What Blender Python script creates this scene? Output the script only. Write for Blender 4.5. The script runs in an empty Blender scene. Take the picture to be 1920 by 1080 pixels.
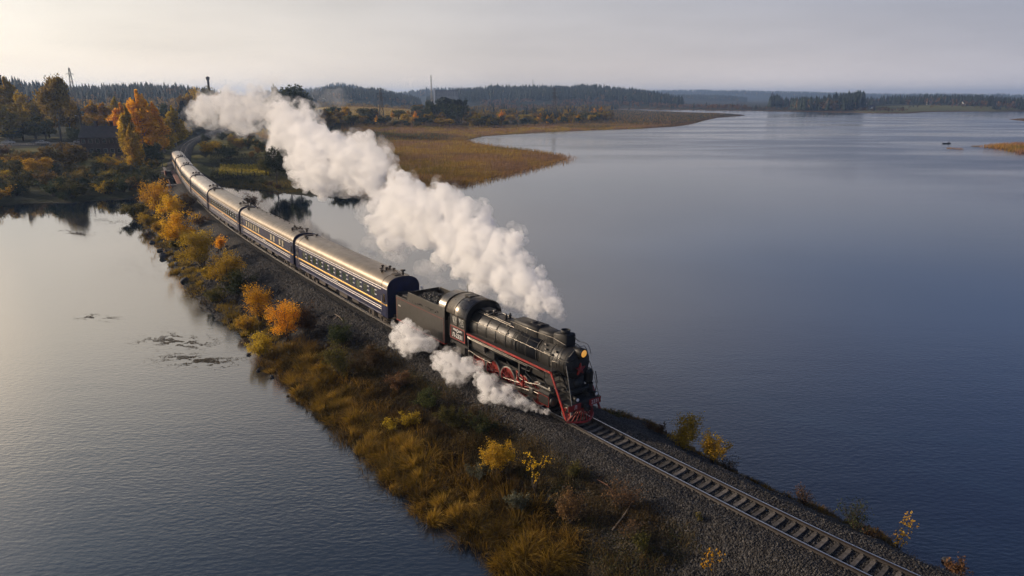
import bpy, math, random
import numpy as np
from mathutils import Vector, Matrix, Euler

random.seed(7)
rng = np.random.default_rng(7)
scene = bpy.context.scene
COL = scene.collection
R = math.radians

# ------------------------------------------------------------------ camera
CAM_Z, FPX, HORIZ = 23.155, 1280.0, 181.0
PITCH = math.atan((540 - HORIZ) / FPX)
cam_d = bpy.data.cameras.new('camera')
cam = bpy.data.objects.new('camera', cam_d)
COL.objects.link(cam)
cam.location = (0, 0, CAM_Z)
cam.rotation_euler = (math.pi / 2 - PITCH, 0, 0)
cam_d.sensor_width = 36
cam_d.lens = 36 * FPX / 1920
cam_d.clip_start = 0.5
cam_d.clip_end = 40000
scene.camera = cam

# ------------------------------------------------------------------ sky, sun, exposure
SUN_AZ, SUN_EL = R(74), R(16.5)          # azimuth to the left of +Y
sun_dir = Vector((-math.sin(SUN_AZ) * math.cos(SUN_EL), math.cos(SUN_AZ) * math.cos(SUN_EL), math.sin(SUN_EL)))
scene.view_settings.view_transform = 'Standard'
scene.view_settings.look = 'None'
scene.view_settings.exposure = 0.0
scene.view_settings.gamma = 1.0
scene.view_settings.use_curve_mapping = False
world = bpy.data.worlds.new('World')
scene.world = world
world.use_nodes = True
wn, wl = world.node_tree.nodes, world.node_tree.links
wn.clear()
w_out = wn.new('ShaderNodeOutputWorld')
w_sky = wn.new('ShaderNodeTexSky')
w_sky.sky_type = 'NISHITA'
w_sky.sun_disc = False
w_sky.sun_elevation = SUN_EL
w_sky.sun_rotation = -SUN_AZ
w_sky.altitude = 30
w_sky.air_density = 1.0
w_sky.dust_density = 2.0
w_sky.ozone_density = 2.0
w_bg = wn.new('ShaderNodeBackground')
w_bg.inputs['Strength'].default_value = 0.05
wl.new(w_sky.outputs[0], w_bg.inputs[0])
# thin high veil of cloud over the whole sky: cream round the sun, lilac grey away from it
w_tc = wn.new('ShaderNodeTexCoord')
w_dot = wn.new('ShaderNodeVectorMath'); w_dot.operation = 'DOT_PRODUCT'
w_dot.inputs[1].default_value = sun_dir
wl.new(w_tc.outputs['Generated'], w_dot.inputs[0])
def w_ramp(stops):
    n = wn.new('ShaderNodeValToRGB'); c = n.color_ramp
    c.elements[0].position = stops[0][0]; c.elements[0].color = (*stops[0][1], 1)
    c.elements[1].position = stops[-1][0]; c.elements[1].color = (*stops[-1][1], 1)
    for p_, c_ in stops[1:-1]:
        e_ = c.elements.new(p_); e_.color = (*c_, 1)
    return n
w_r1 = w_ramp([(0, (.33, .38, .50)), (.32, (.37, .40, .50)), (.64, (.58, .56, .57)), (.82, (.90, .83, .75)), (.90, (1.14, 1.06, .93)), (1, (3.0, 2.5, 1.9))])
w_map = wn.new('ShaderNodeMapRange')
w_map.inputs['From Min'].default_value = -1; w_map.inputs['From Max'].default_value = 1
wl.new(w_dot.outputs['Value'], w_map.inputs['Value'])
wl.new(w_map.outputs[0], w_r1.inputs[0])
w_sep = wn.new('ShaderNodeSeparateXYZ')
wl.new(w_tc.outputs['Generated'], w_sep.inputs[0])
# the veil thins to blue towards the zenith, later on the sun's side
w_ra = w_ramp([(0, (1.95, 1.68, 1.40)), (.06, (1.30, 1.20, 1.10)), (.13, (1.03, 1.03, 1.04)), (.22, (.64, .80, 1.10)), (.35, (.38, .53, .88)), (.55, (.14, .22, .44)), (1, (.08, .12, .24))])
w_rb = w_ramp([(0, (1.45, 1.32, 1.18)), (.06, (1.12, 1.08, 1.03)), (.12, (1.02, 1.02, 1.02)), (.18, (1.3, 1.25, 1.2)), (.30, (1.6, 1.52, 1.42)), (.46, (.60, .67, .80)), (.62, (.17, .24, .40)), (1, (.10, .14, .28))])
wl.new(w_sep.outputs['Z'], w_ra.inputs[0]); wl.new(w_sep.outputs['Z'], w_rb.inputs[0])
w_side = wn.new('ShaderNodeMapRange'); w_side.interpolation_type = 'SMOOTHSTEP'
w_side.inputs['From Min'].default_value = .34; w_side.inputs['From Max'].default_value = .80
wl.new(w_map.outputs[0], w_side.inputs['Value'])
w_r2 = wn.new('ShaderNodeMix'); w_r2.data_type = 'RGBA'
wl.new(w_side.outputs[0], w_r2.inputs[0]); wl.new(w_ra.outputs[0], w_r2.inputs[6]); wl.new(w_rb.outputs[0], w_r2.inputs[7])
w_nz = wn.new('ShaderNodeTexNoise')            # faint streaks in the veil
w_nz.inputs['Scale'].default_value = 2.2; w_nz.inputs['Detail'].default_value = 5; w_nz.inputs['Roughness'].default_value = 0.55
w_mp = wn.new('ShaderNodeMapping'); w_mp.inputs['Scale'].default_value = (1, 1, 6)
w_mp.inputs['Rotation'].default_value = (R(4), R(-7), 0)
wl.new(w_tc.outputs['Generated'], w_mp.inputs[0]); wl.new(w_mp.outputs[0], w_nz.inputs['Vector'])
w_nr = wn.new('ShaderNodeMapRange')
w_nr.inputs['From Min'].default_value = 0.3; w_nr.inputs['From Max'].default_value = 0.7
w_nr.inputs['To Min'].default_value = 0.90; w_nr.inputs['To Max'].default_value = 1.10
wl.new(w_nz.outputs[0], w_nr.inputs['Value'])
w_m1 = wn.new('ShaderNodeMix'); w_m1.data_type = 'RGBA'; w_m1.blend_type = 'MULTIPLY'; w_m1.inputs[0].default_value = 1
wl.new(w_r1.outputs[0], w_m1.inputs[6]); wl.new(w_r2.outputs[2], w_m1.inputs[7])
w_bg2 = wn.new('ShaderNodeBackground')
wl.new(w_m1.outputs[2], w_bg2.inputs[0]); wl.new(w_nr.outputs[0], w_bg2.inputs['Strength'])
w_mix = wn.new('ShaderNodeMixShader'); w_mix.inputs[0].default_value = 0.9
wl.new(w_bg.outputs[0], w_mix.inputs[1]); wl.new(w_bg2.outputs[0], w_mix.inputs[2])
wl.new(w_mix.outputs[0], w_out.inputs[0])

sun_d = bpy.data.lights.new('sun', 'SUN')
sun_d.energy = 4.0
sun_d.angle = R(1.0)
sun_d.color = (1.0, 0.79, 0.58)
sun = bpy.data.objects.new('sun', sun_d)
COL.objects.link(sun)
sun.rotation_euler = sun_dir.to_track_quat('Z', 'Y').to_euler()

cy = scene.cycles
cy.use_denoising = True
cy.max_bounces = 12
cy.diffuse_bounces = 3
cy.glossy_bounces = 3
cy.transmission_bounces = 4
cy.transparent_max_bounces = 8
cy.volume_bounces = 10
cy.use_light_tree = False
cy.sample_clamp_indirect = 6
cy.caustics_reflective = False
cy.caustics_refractive = False

# ------------------------------------------------------------------ helpers
def unproj(px, py, z=0.0):
    """world point at height z seen at picture position (1920 x 1080 units)"""
    x = (px - 960) / FPX; y = -(py - 540) / FPX
    c, s = math.cos(PITCH), math.sin(PITCH)
    dy = c + y * s; dz = -s + y * c
    t = (z - CAM_Z) / dz
    return (x * t, dy * t)

def at_y(px, py, Y):
    """world point (x, Y, z) on that sight line at forward distance Y"""
    x = (px - 960) / FPX; y = -(py - 540) / FPX
    c, s = math.cos(PITCH), math.sin(PITCH)
    dy = c + y * s; dz = -s + y * c
    t = Y / dy
    return (x * t, Y, CAM_Z + dz * t)

def tag(o, label=None, cat=None, group=None, kind=None):
    if label: o['label'] = label
    if cat: o['category'] = cat
    if group: o['group'] = group
    if kind: o['kind'] = kind
    return o

def empty(name, loc=(0, 0, 0), rot=(0, 0, 0)):
    o = bpy.data.objects.new(name, None)
    COL.objects.link(o)
    o.location = loc; o.rotation_euler = rot
    o.empty_display_size = 0.2
    return o

def link(name, mesh, parent=None, loc=None, rot=None, scale=None):
    o = bpy.data.objects.new(name, mesh)
    COL.objects.link(o)
    if parent is not None: o.parent = parent
    if loc is not None: o.location = loc
    if rot is not None: o.rotation_euler = rot
    if scale is not None: o.scale = scale
    return o

_children = {}
def copy_tree(o, parent=None):
    c = o.copy(); COL.objects.link(c)
    if parent is not None:
        c.parent = parent
    for ch in o.children:
        copy_tree(ch, c)
    return c

class G:
    """collects geometry for ONE mesh"""
    def __init__(s): s.v = []; s.f = []; s.sm = []
    def add(s, vs, fs, smooth=False):
        b = len(s.v); s.v.extend([tuple(v) for v in vs])
        for f in fs: s.f.append(tuple(i + b for i in f)); s.sm.append(smooth)
    def box(s, x0, x1, y0, y1, z0, z1, M=None, bev=0.0):
        if bev > 0:
            b = min(bev, (x1 - x0) / 2.01, (y1 - y0) / 2.01, (z1 - z0) / 2.01)
            secs = [(x0, b), (x0 + b, 0), (x1 - b, 0), (x1, b)]
            vs = []
            for x, i in secs:
                yy0, yy1, zz0, zz1 = y0 + i, y1 - i, z0 + i, z1 - i
                c = b if i == 0 else b * 0.5
                vs += [(x, yy0 + c, zz0), (x, yy1 - c, zz0), (x, yy1, zz0 + c), (x, yy1, zz1 - c), (x, yy1 - c, zz1), (x, yy0 + c, zz1), (x, yy0, zz1 - c), (x, yy0, zz0 + c)]
            fs = [tuple(range(7, -1, -1)), tuple(range(24, 32))]
            for k in range(3):
                for j in range(8):
                    j2 = (j + 1) % 8
                    fs.append((k * 8 + j, k * 8 + j2, k * 8 + 8 + j2, k * 8 + 8 + j))
        else:
            vs = [(x0, y0, z0), (x1, y0, z0), (x1, y1, z0), (x0, y1, z0), (x0, y0, z1), (x1, y0, z1), (x1, y1, z1), (x0, y1, z1)]
            fs = [(0, 3, 2, 1), (4, 5, 6, 7), (0, 1, 5, 4), (1, 2, 6, 5), (2, 3, 7, 6), (3, 0, 4, 7)]
        if M is not None: vs = [M @ Vector(v) for v in vs]
        s.add(vs, fs)
    def tube(s, pts, r, n=8, cap=True, smooth=True):
        pts = [Vector(p) for p in pts]
        rs = r if isinstance(r, (list, tuple)) else [r] * len(pts)
        rings = []; up = None
        for i, p in enumerate(pts):
            d = (pts[min(i + 1, len(pts) - 1)] - pts[max(i - 1, 0)])
            if d.length < 1e-9: d = Vector((0, 0, 1))
            d.normalize()
            if up is None:
                up = Vector((0, 0, 1)) if abs(d.z) < 0.9 else Vector((1, 0, 0))
            a = d.cross(up)
            if a.length < 1e-5: a = d.cross(Vector((1, 0.3, 0)))
            a.normalize(); b = a.cross(d).normalized(); up = b
            rings.append([p + (a * math.cos(2 * math.pi * k / n) + b * math.sin(2 * math.pi * k / n)) * rs[i] for k in range(n)])
        vs = [v for rr in rings for v in rr]; fs = []
        for i in range(len(rings) - 1):
            for k in range(n):
                k2 = (k + 1) % n
                fs.append((i * n + k, i * n + k2, (i + 1) * n + k2, (i + 1) * n + k))
        s.add(vs, fs, smooth)
        if cap:
            s.add(rings[0], [tuple(range(n))[::-1]]); s.add(rings[-1], [tuple(range(n))])
    def lathe(s, prof, o, ax='x', n=24, smooth=True, close=False):
        """prof: (along, radius) revolved round an axis through o"""
        o = Vector(o); A = {'x': Vector((1, 0, 0)), 'y': Vector((0, 1, 0)), 'z': Vector((0, 0, 1))}[ax]
        B = {'x': Vector((0, 1, 0)), 'y': Vector((0, 0, 1)), 'z': Vector((1, 0, 0))}[ax]
        Cc = A.cross(B); vs = []; fs = []
        for a, r in prof:
            for k in range(n):
                t = 2 * math.pi * k / n
                vs.append(o + A * a + (B * math.cos(t) + Cc * math.sin(t)) * r)
        m = len(prof)
        for i in range(m - 1 + (1 if close else 0)):
            i2 = (i + 1) % m
            for k in range(n):
                k2 = (k + 1) % n
                fs.append((i * n + k, i2 * n + k, i2 * n + k2, i * n + k2)[::-1])
        s.add(vs, fs, smooth)
    def disc(s, c, ax, r, n=24, flip=False):
        c = Vector(c); A = {'x': Vector((1, 0, 0)), 'y': Vector((0, 1, 0)), 'z': Vector((0, 0, 1))}[ax]
        B = {'x': Vector((0, 1, 0)), 'y': Vector((0, 0, 1)), 'z': Vector((1, 0, 0))}[ax]; Cc = A.cross(B)
        vs = [c + (B * math.cos(2 * math.pi * k / n) + Cc * math.sin(2 * math.pi * k / n)) * r for k in range(n)]
        s.add(vs, [tuple(range(n))[::-1] if flip else tuple(range(n))])
    def prism(s, poly, a0, a1, ax='y', smooth=False):
        """poly: 2D outline; ax y: (x,z) extruded along y; ax x: (y,z); ax z: (x,y)"""
        def P(u, v, a): return {'y': (u, a, v), 'x': (a, u, v), 'z': (u, v, a)}[ax]
        n = len(poly)
        vs = [P(u, v, a0) for u, v in poly] + [P(u, v, a1) for u, v in poly]
        fs = [(k, (k + 1) % n, n + (k + 1) % n, n + k) for k in range(n)]
        s.add(vs, fs, smooth)
        s.add(vs[:n], [tuple(range(n))[::-1]]); s.add(vs[n:], [tuple(range(n))])
    def mesh(s, name, mat, mats=None, fidx=None):
        me = bpy.data.meshes.new(name)
        me.from_pydata(s.v, [], s.f)
        for m in (mats or [mat]): me.materials.append(m)
        me.polygons.foreach_set('use_smooth', s.sm)
        if fidx is not None: me.polygons.foreach_set('material_index', fidx)
        me.update()
        return me
    def build(s, name, mat, parent=None, **k):
        return link(name, s.mesh(name, mat), parent, **k)

def np_mesh(name, V, F, mat, attrs=None, smooth=False):
    me = bpy.data.meshes.new(name)
    V = np.ascontiguousarray(V, dtype=np.float32); F = np.ascontiguousarray(F, dtype=np.int32)
    me.vertices.add(len(V)); me.vertices.foreach_set('co', V.ravel())
    k = F.shape[1]
    me.loops.add(F.size); me.loops.foreach_set('vertex_index', F.ravel())
    me.polygons.add(len(F))
    me.polygons.foreach_set('loop_start', np.arange(0, F.size, k, dtype=np.int32))
    me.polygons.foreach_set('loop_total', np.full(len(F), k, dtype=np.int32))
    if smooth: me.polygons.foreach_set('use_smooth', np.ones(len(F), dtype=bool))
    me.update(calc_edges=True)
    for an, arr in (attrs or {}).items():
        arr = np.asarray(arr, dtype=np.float32)
        if arr.ndim == 1:
            a = me.attributes.new(an, 'FLOAT', 'POINT'); a.data.foreach_set('value', arr)
        else:
            a = me.attributes.new(an, 'FLOAT_COLOR', 'POINT')
            a.data.foreach_set('color', np.c_[arr, np.ones(len(arr))].astype(np.float32).ravel())
    if mat: me.materials.append(mat)
    return me

def vnoise(x, y, seed=0):
    """smooth 2-D value noise, 0..1"""
    x = np.asarray(x, dtype=np.float64); y = np.asarray(y, dtype=np.float64)
    xi = np.floor(x).astype(np.int64); yi = np.floor(y).astype(np.int64)
    fx = x - xi; fy = y - yi
    fx = fx * fx * (3 - 2 * fx); fy = fy * fy * (3 - 2 * fy)
    def h(a, b):
        n = (a * 374761393 + b * 668265263 + seed * 1442695041) & 0x7fffffff
        n = ((n ^ (n >> 13)) * 1274126177) & 0x7fffffff
        return ((n ^ (n >> 16)) & 0xffff) / 65535.0
    return (h(xi, yi) * (1 - fx) + h(xi + 1, yi) * fx) * (1 - fy) + (h(xi, yi + 1) * (1 - fx) + h(xi + 1, yi + 1) * fx) * fy

def fbm(x, y, seed=0, octv=4, gain=0.5):
    s = 0; a = 1; t = 0
    for k in range(octv):
        s = s + a * vnoise(x * 2 ** k + 17.3 * k, y * 2 ** k - 9.1 * k, seed + k); t += a; a *= gain
    return s / t

# ------------------------------------------------------------------ materials
def new_mat(name):
    m = bpy.data.materials.new(name); m.use_nodes = True
    nt = m.node_tree; bs = nt.nodes['Principled BSDF']
    return m, nt, bs

def mat(name, col, rough=0.6, metal=0.0, var=0.25, scale=3.0, bump=0.0, bscale=30.0, spec=0.5, emit=None, dirt=None):
    """painted or bare surface with grain, wear and a little relief"""
    m, nt, bs = new_mat(name); N, L = nt.nodes, nt.links
    tc = N.new('ShaderNodeTexCoord')
    nz = N.new('ShaderNodeTexNoise'); nz.inputs['Scale'].default_value = scale; nz.inputs['Detail'].default_value = 6; nz.inputs['Roughness'].default_value = 0.65
    L.new(tc.outputs['Object'], nz.inputs['Vector'])
    ra = N.new('ShaderNodeValToRGB')
    lo = [c * (1 - var) for c in col[:3]]; hi = [min(1, c * (1 + var)) for c in col[:3]]
    if dirt: lo = [a * 0.4 + b * 0.6 for a, b in zip(lo, dirt)]
    ra.color_ramp.elements[0].position = 0.32; ra.color_ramp.elements[0].color = (*lo, 1)
    ra.color_ramp.elements[1].position = 0.68; ra.color_ramp.elements[1].color = (*hi, 1)
    L.new(nz.outputs[0], ra.inputs[0]); L.new(ra.outputs[0], bs.inputs['Base Color'])
    mr = N.new('ShaderNodeMapRange'); mr.inputs['To Min'].default_value = max(0.03, rough - 0.12); mr.inputs['To Max'].default_value = min(1, rough + 0.15)
    nz2 = N.new('ShaderNodeTexNoise'); nz2.inputs['Scale'].default_value = scale * 2.7; nz2.inputs['Detail'].default_value = 4
    L.new(tc.outputs['Object'], nz2.inputs['Vector']); L.new(nz2.outputs[0], mr.inputs['Value']); L.new(mr.outputs[0], bs.inputs['Roughness'])
    bs.inputs['Metallic'].default_value = metal
    bs.inputs['Specular IOR Level'].default_value = spec
    if bump > 0:
        nb = N.new('ShaderNodeTexNoise'); nb.inputs['Scale'].default_value = bscale; nb.inputs['Detail'].default_value = 3
        L.new(tc.outputs['Object'], nb.inputs['Vector'])
        bp = N.new('ShaderNodeBump'); bp.inputs['Strength'].default_value = 0.6; bp.inputs['Distance'].default_value = bump
        L.new(nb.outputs[0], bp.inputs['Height']); L.new(bp.outputs[0], bs.inputs['Normal'])
    if emit:
        bs.inputs['Emission Color'].default_value = (*emit[:3], 1); bs.inputs['Emission Strength'].default_value = emit[3]
    return m

def leaf_mat(name, cols, trans=0.35, rough=0.7):
    """leaves, grass: colour picked leaf by leaf from the ramp, light partly shining through"""
    m, nt, bs = new_mat(name); N, L = nt.nodes, nt.links
    at = N.new('ShaderNodeAttribute'); at.attribute_name = 'v'
    ra = N.new('ShaderNodeValToRGB')
    n = len(cols)
    ra.color_ramp.elements[0].position = 0; ra.color_ramp.elements[0].color = (*cols[0], 1)
    ra.color_ramp.elements[1].position = 1; ra.color_ramp.elements[1].color = (*cols[-1], 1)
    for i in range(1, n - 1):
        e = ra.color_ramp.elements.new(i / (n - 1)); e.color = (*cols[i], 1)
    L.new(at.outputs['Fac'], ra.inputs[0])
    oi = N.new('ShaderNodeObjectInfo')
    hs = N.new('ShaderNodeHueSaturation')
    mr = N.new('ShaderNodeMapRange'); mr.inputs['To Min'].default_value = 0.72; mr.inputs['To Max'].default_value = 1.25
    L.new(oi.outputs['Random'], mr.inputs['Value']); L.new(mr.outputs[0], hs.inputs['Value'])
    mh = N.new('ShaderNodeMapRange'); mh.inputs['To Min'].default_value = 0.488; mh.inputs['To Max'].default_value = 0.512
    ml = N.new('ShaderNodeMath'); ml.operation = 'FRACT'; mm = N.new('ShaderNodeMath'); mm.operation = 'MULTIPLY'; mm.inputs[1].default_value = 7.31
    L.new(oi.outputs['Random'], mm.inputs[0]); L.new(mm.outputs[0], ml.inputs[0]); L.new(ml.outputs[0], mh.inputs['Value']); L.new(mh.outputs[0], hs.inputs['Hue'])
    L.new(ra.outputs[0], hs.inputs['Color'])
    bs.inputs['Roughness'].default_value = rough; bs.inputs['Specular IOR Level'].default_value = 0.25
    L.new(hs.outputs[0], bs.inputs['Base Color'])
    tr = N.new('ShaderNodeBsdfTranslucent'); L.new(hs.outputs[0], tr.inputs[0])
    mx = N.new('ShaderNodeMixShader'); mx.inputs[0].default_value = trans
    out = N['Material Output']
    L.new(bs.outputs[0], mx.inputs[1]); L.new(tr.outputs[0], mx.inputs[2]); L.new(mx.outputs[0], out.inputs[0])
    return m

M = {}
M['leaf_orange'] = leaf_mat('leaf_orange', [(0.34, 0.17, 0.012), (0.66, 0.35, 0.014), (0.82, 0.47, 0.02), (0.88, 0.56, 0.05)], 0.5)
M['leaf_gold'] = leaf_mat('leaf_gold', [(0.14, 0.095, 0.014), (0.38, 0.24, 0.018), (0.52, 0.34, 0.025), (0.58, 0.42, 0.06)], 0.48)
M['leaf_ochre'] = leaf_mat('leaf_ochre', [(0.06, 0.042, 0.015), (0.16, 0.10, 0.02), (0.27, 0.165, 0.025), (0.34, 0.22, 0.04)], 0.38)
M['leaf_olive'] = leaf_mat('leaf_olive', [(0.03, 0.034, 0.012), (0.08, 0.078, 0.018), (0.145, 0.12, 0.025), (0.23, 0.18, 0.03)], 0.35)
M['leaf_green'] = leaf_mat('leaf_green', [(0.014, 0.024, 0.009), (0.03, 0.046, 0.013), (0.06, 0.076, 0.019), (0.13, 0.12, 0.025)], 0.3)
M['leaf_brown'] = leaf_mat('leaf_brown', [(0.045, 0.028, 0.016), (0.10, 0.058, 0.026), (0.17, 0.095, 0.035), (0.24, 0.13, 0.045)], 0.3)
M['leaf_grey'] = leaf_mat('leaf_grey', [(0.05, 0.05, 0.03), (0.10, 0.10, 0.06), (0.17, 0.17, 0.10), (0.24, 0.24, 0.15)], 0.3)
M['leaf_conifer'] = leaf_mat('leaf_conifer', [(0.006, 0.012, 0.007), (0.012, 0.022, 0.011), (0.022, 0.034, 0.016), (0.035, 0.045, 0.02)], 0.15)
M['bank_brown'] = leaf_mat('bank_brown', [(0.020, 0.014, 0.009), (0.045, 0.028, 0.015), (0.085, 0.05, 0.022), (0.13, 0.08, 0.03)], 0.25)
M['bank_green'] = leaf_mat('bank_green', [(0.010, 0.016, 0.006), (0.022, 0.032, 0.010), (0.045, 0.055, 0.015), (0.10, 0.10, 0.025)], 0.25)
M['bank_olive'] = leaf_mat('bank_olive', [(0.018, 0.020, 0.008), (0.042, 0.043, 0.013), (0.08, 0.07, 0.02), (0.15, 0.13, 0.03)], 0.3)
M['bank_ochre'] = leaf_mat('bank_ochre', [(0.03, 0.022, 0.010), (0.075, 0.05, 0.014), (0.14, 0.085, 0.02), (0.22, 0.14, 0.03)], 0.3)
M['sedge'] = leaf_mat('sedge', [(0.04, 0.028, 0.010), (0.16, 0.10, 0.016), (0.33, 0.19, 0.022), (0.46, 0.29, 0.06)], 0.4)
M['bark'] = mat('bark', (0.05, 0.038, 0.028), 0.9, var=0.4, scale=8)
M['bark_pale'] = mat('bark_pale', (0.22, 0.19, 0.15), 0.9, var=0.5, scale=6)
# ------------------------------------------------------------------ track line
NODES = [(62, -17.5), (45, -3.6), (31.6, 9.2), (21.9, 19.4), (15.38, 26.39), (9.89, 33.02), (4.65, 39.59), (-9.71, 58.18), (-23.75, 77.5), (-37.77, 97.62), (-51.23, 118.29),
         (-63.82, 139.42), (-75.81, 160.87), (-87.28, 182.6), (-98.7, 204.33)]
RAIL_Z = 3.2
for q_ in ((345.5, 276), (357, 265.5), (374, 256.5), (396, 248), (420, 241), (452, 233.5), (500, 225)):
    NODES.append(unproj(q_[0], q_[1], RAIL_Z))
def _dense(nd, m=24):
    nd = np.array(nd, dtype=float)
    P = np.vstack([2 * nd[0] - nd[1], nd, 2 * nd[-1] - nd[-2]]); out = []
    for i in range(1, len(P) - 2):
        t = np.linspace(0, 1, m, endpoint=False)[:, None]; a, b, c, d = P[i - 1:i + 3]
        out.append(.5 * ((2 * b) + (-a + c) * t + (2 * a - 5 * b + 4 * c - d) * t * t + (-a + 3 * b - 3 * c + d) * t ** 3))
    out.append(nd[-1:])
    return np.vstack(out)
TL = _dense(NODES)
for _ in range(30):
    TL[1:-1] = 0.25 * TL[:-2] + 0.5 * TL[1:-1] + 0.25 * TL[2:]
TS = np.r_[0, np.cumsum(np.linalg.norm(np.diff(TL, axis=0), axis=1))]
def s_of(pt):
    p = np.asarray(pt, dtype=float); a = TL[:-1]; ab = TL[1:] - a
    t = np.clip(((p - a) * ab).sum(1) / (ab ** 2).sum(1), 0, 1)
    d = p - (a + ab * t[:, None]); i = int(np.argmin((d ** 2).sum(1)))
    n = np.array([ab[i][1], -ab[i][0]]) / np.linalg.norm(ab[i])     # right of travel away = far side
    return TS[i] + t[i] * np.linalg.norm(ab[i]), float(-(d[i] @ n))   # s, l (l>0: near/left side)
S_FRONT = s_of((4.65, 39.59))[0]
def track(s):
    """centre point and unit tangent (pointing away from the camera) at arc length s"""
    x = np.interp(s, TS, TL[:, 0]); y = np.interp(s, TS, TL[:, 1])
    e = 0.6
    dx = np.interp(np.asarray(s) + e, TS, TL[:, 0]) - np.interp(np.asarray(s) - e, TS, TL[:, 0])
    dy = np.interp(np.asarray(s) + e, TS, TL[:, 1]) - np.interp(np.asarray(s) - e, TS, TL[:, 1])
    n = np.hypot(dx, dy); return x, y, dx / n, dy / n
def cant(s):
    d = np.asarray(s, dtype=float) - S_FRONT
    return np.interp(d, [-5, 18, 60, 260], [0.012, 0.02, 0.055, 0.055])
def sl(s, l, z=0.0):
    """world point from track coordinates: s along, l to the near side"""
    x, y, tx, ty = track(s)
    return (x - ty * l, y + tx * l, z)
def rail_pt(s, l, dz=0.0):
    """the same, on the canted track plane, dz above the rail top"""
    x, y, tx, ty = track(s); c = cant(s)
    ll = l * np.cos(c) - dz * np.sin(c); z = RAIL_Z + dz * np.cos(c) + l * np.sin(c)
    return (x - ty * ll, y + tx * ll, z)

# ------------------------------------------------------------------ shore of the land (one closed outline), islands
def U(lst): return np.array([unproj(*p) for p in lst])
SHORE = U([(-1500, 410), (-700, 405), (-200, 398), (0, 386), (60, 382), (130, 381), (190, 377), (240, 374), (275, 368), (300, 356), (318, 347), (335, 338),
           (352, 333), (372, 338), (395, 346), (425, 352), (462, 356), (515, 360), (560, 366), (620, 371), (690, 364), (760, 358), (820, 354), (862, 349), (905, 337),
           (960, 326), (1000, 315), (1040, 305), (1062, 298), (1046, 291), (1000, 283), (940, 276), (890, 268), (878, 262), (905, 256),
           (960, 252), (1020, 248), (1100, 245), (1200, 241.5), (1270, 237), (1300, 232), (1322, 226), (1350, 220), (1400, 217), (1370, 214.5),
           (1300, 212.5), (1250, 210.5), (1180, 208), (1125, 206.3), (1090, 205.4), (1120, 204.6), (1200, 205), (1300, 206.3), (1380, 207.5), (1450, 208.5),
           (1540, 210), (1640, 212.3), (1710, 212.5), (1730, 210.6), (1800, 209.2), (1920, 209), (2300, 208), (3400, 204)])
SHORE = np.vstack([SHORE, [(9000, 1600), (12000, 12000), (-12000, 12000), (-4000, 200)]])
ISL = [U([(1842, 276), (1880, 271.5), (1940, 270), (2100, 271), (2100, 284), (1960, 290), (1915, 288), (1880, 281)]), U([(1888, 223.5), (1920, 221.6), (2100, 221), (2100, 227), (1920, 227.5)]),
       U([(1245, 197.2), (1300, 197.3), (1370, 197.6), (1368, 198.3), (1300, 198.3)])]
def sdist(px, py, poly):
    """signed distance, positive inside"""
    px = px.ravel(); py = py.ravel()
    best = np.full(px.shape, 1e18); ins = np.zeros(px.shape, bool)
    n = len(poly)
    for i in range(n):
        ax, ay = poly[i]; bx, by = poly[(i + 1) % n]
        dx, dy = bx - ax, by - ay; L2 = dx * dx + dy * dy + 1e-12
        t = np.clip(((px - ax) * dx + (py - ay) * dy) / L2, 0, 1)
        d = (px - ax - t * dx) ** 2 + (py - ay - t * dy) ** 2
        best = np.minimum(best, d)
        c = ((ay > py) != (by > py)) & (px < (bx - ax) * (py - ay) / (by - ay + 1e-18) + ax)
        ins ^= c
    return np.where(ins, 1, -1) * np.sqrt(best)

def bear(x, y): return 960 + FPX * math.cos(PITCH) * 0 + FPX * x / (y * math.cos(PITCH) + CAM_Z * math.sin(PITCH))
# ridges: bearing (px) profile of height, distance, half depth
RIDGES = [
    (1130, 330, [(-900, 32), (-200, 30), (40, 27), (90, 22), (150, 18), (200, 20), (260, 23), (330, 25), (400, 20), (460, 8), (540, 0)]),
    (1500, 330, [(520, 0), (585, 12), (620, 24), (660, 23), (710, 19), (750, 10), (790, 0)]),
    (3000, 500, [(480, 20), (560, 30), (600, 40), (645, 54), (680, 42), (720, 22), (760, 20), (800, 36), (840, 37), (900, 28), (1000, 0)]),
    (1900, 420, [(800, 0), (850, 18), (900, 27), (980, 30), (1060, 31), (1130, 28), (1190, 22), (1240, 12), (1275, 0)]),
    (5200, 900, [(900, 30), (1100, 42), (1220, 48), (1300, 52), (1400, 46), (1480, 40), (1560, 30), (1620, 22), (1900, 25), (2600, 30), (3400, 30)]),
    (3200, 350, [(1180, 0), (1260, 14), (1310, 16), (1370, 9), (1400, 0)]),
    (1750, 420, [(1560, 0), (1610, 6), (1680, 12), (1760, 14), (1840, 12), (1920, 7), (2100, 11), (2600, 18), (3300, 14)]),
    (690, 230, [(540, 3), (600, 10), (680, 11), (760, 10), (820, 5), (880, 0)]),
]
def smooth01(t): t = np.clip(t, 0, 1); return t * t * (3 - 2 * t)
ROAD_Z = 5.4
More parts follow.
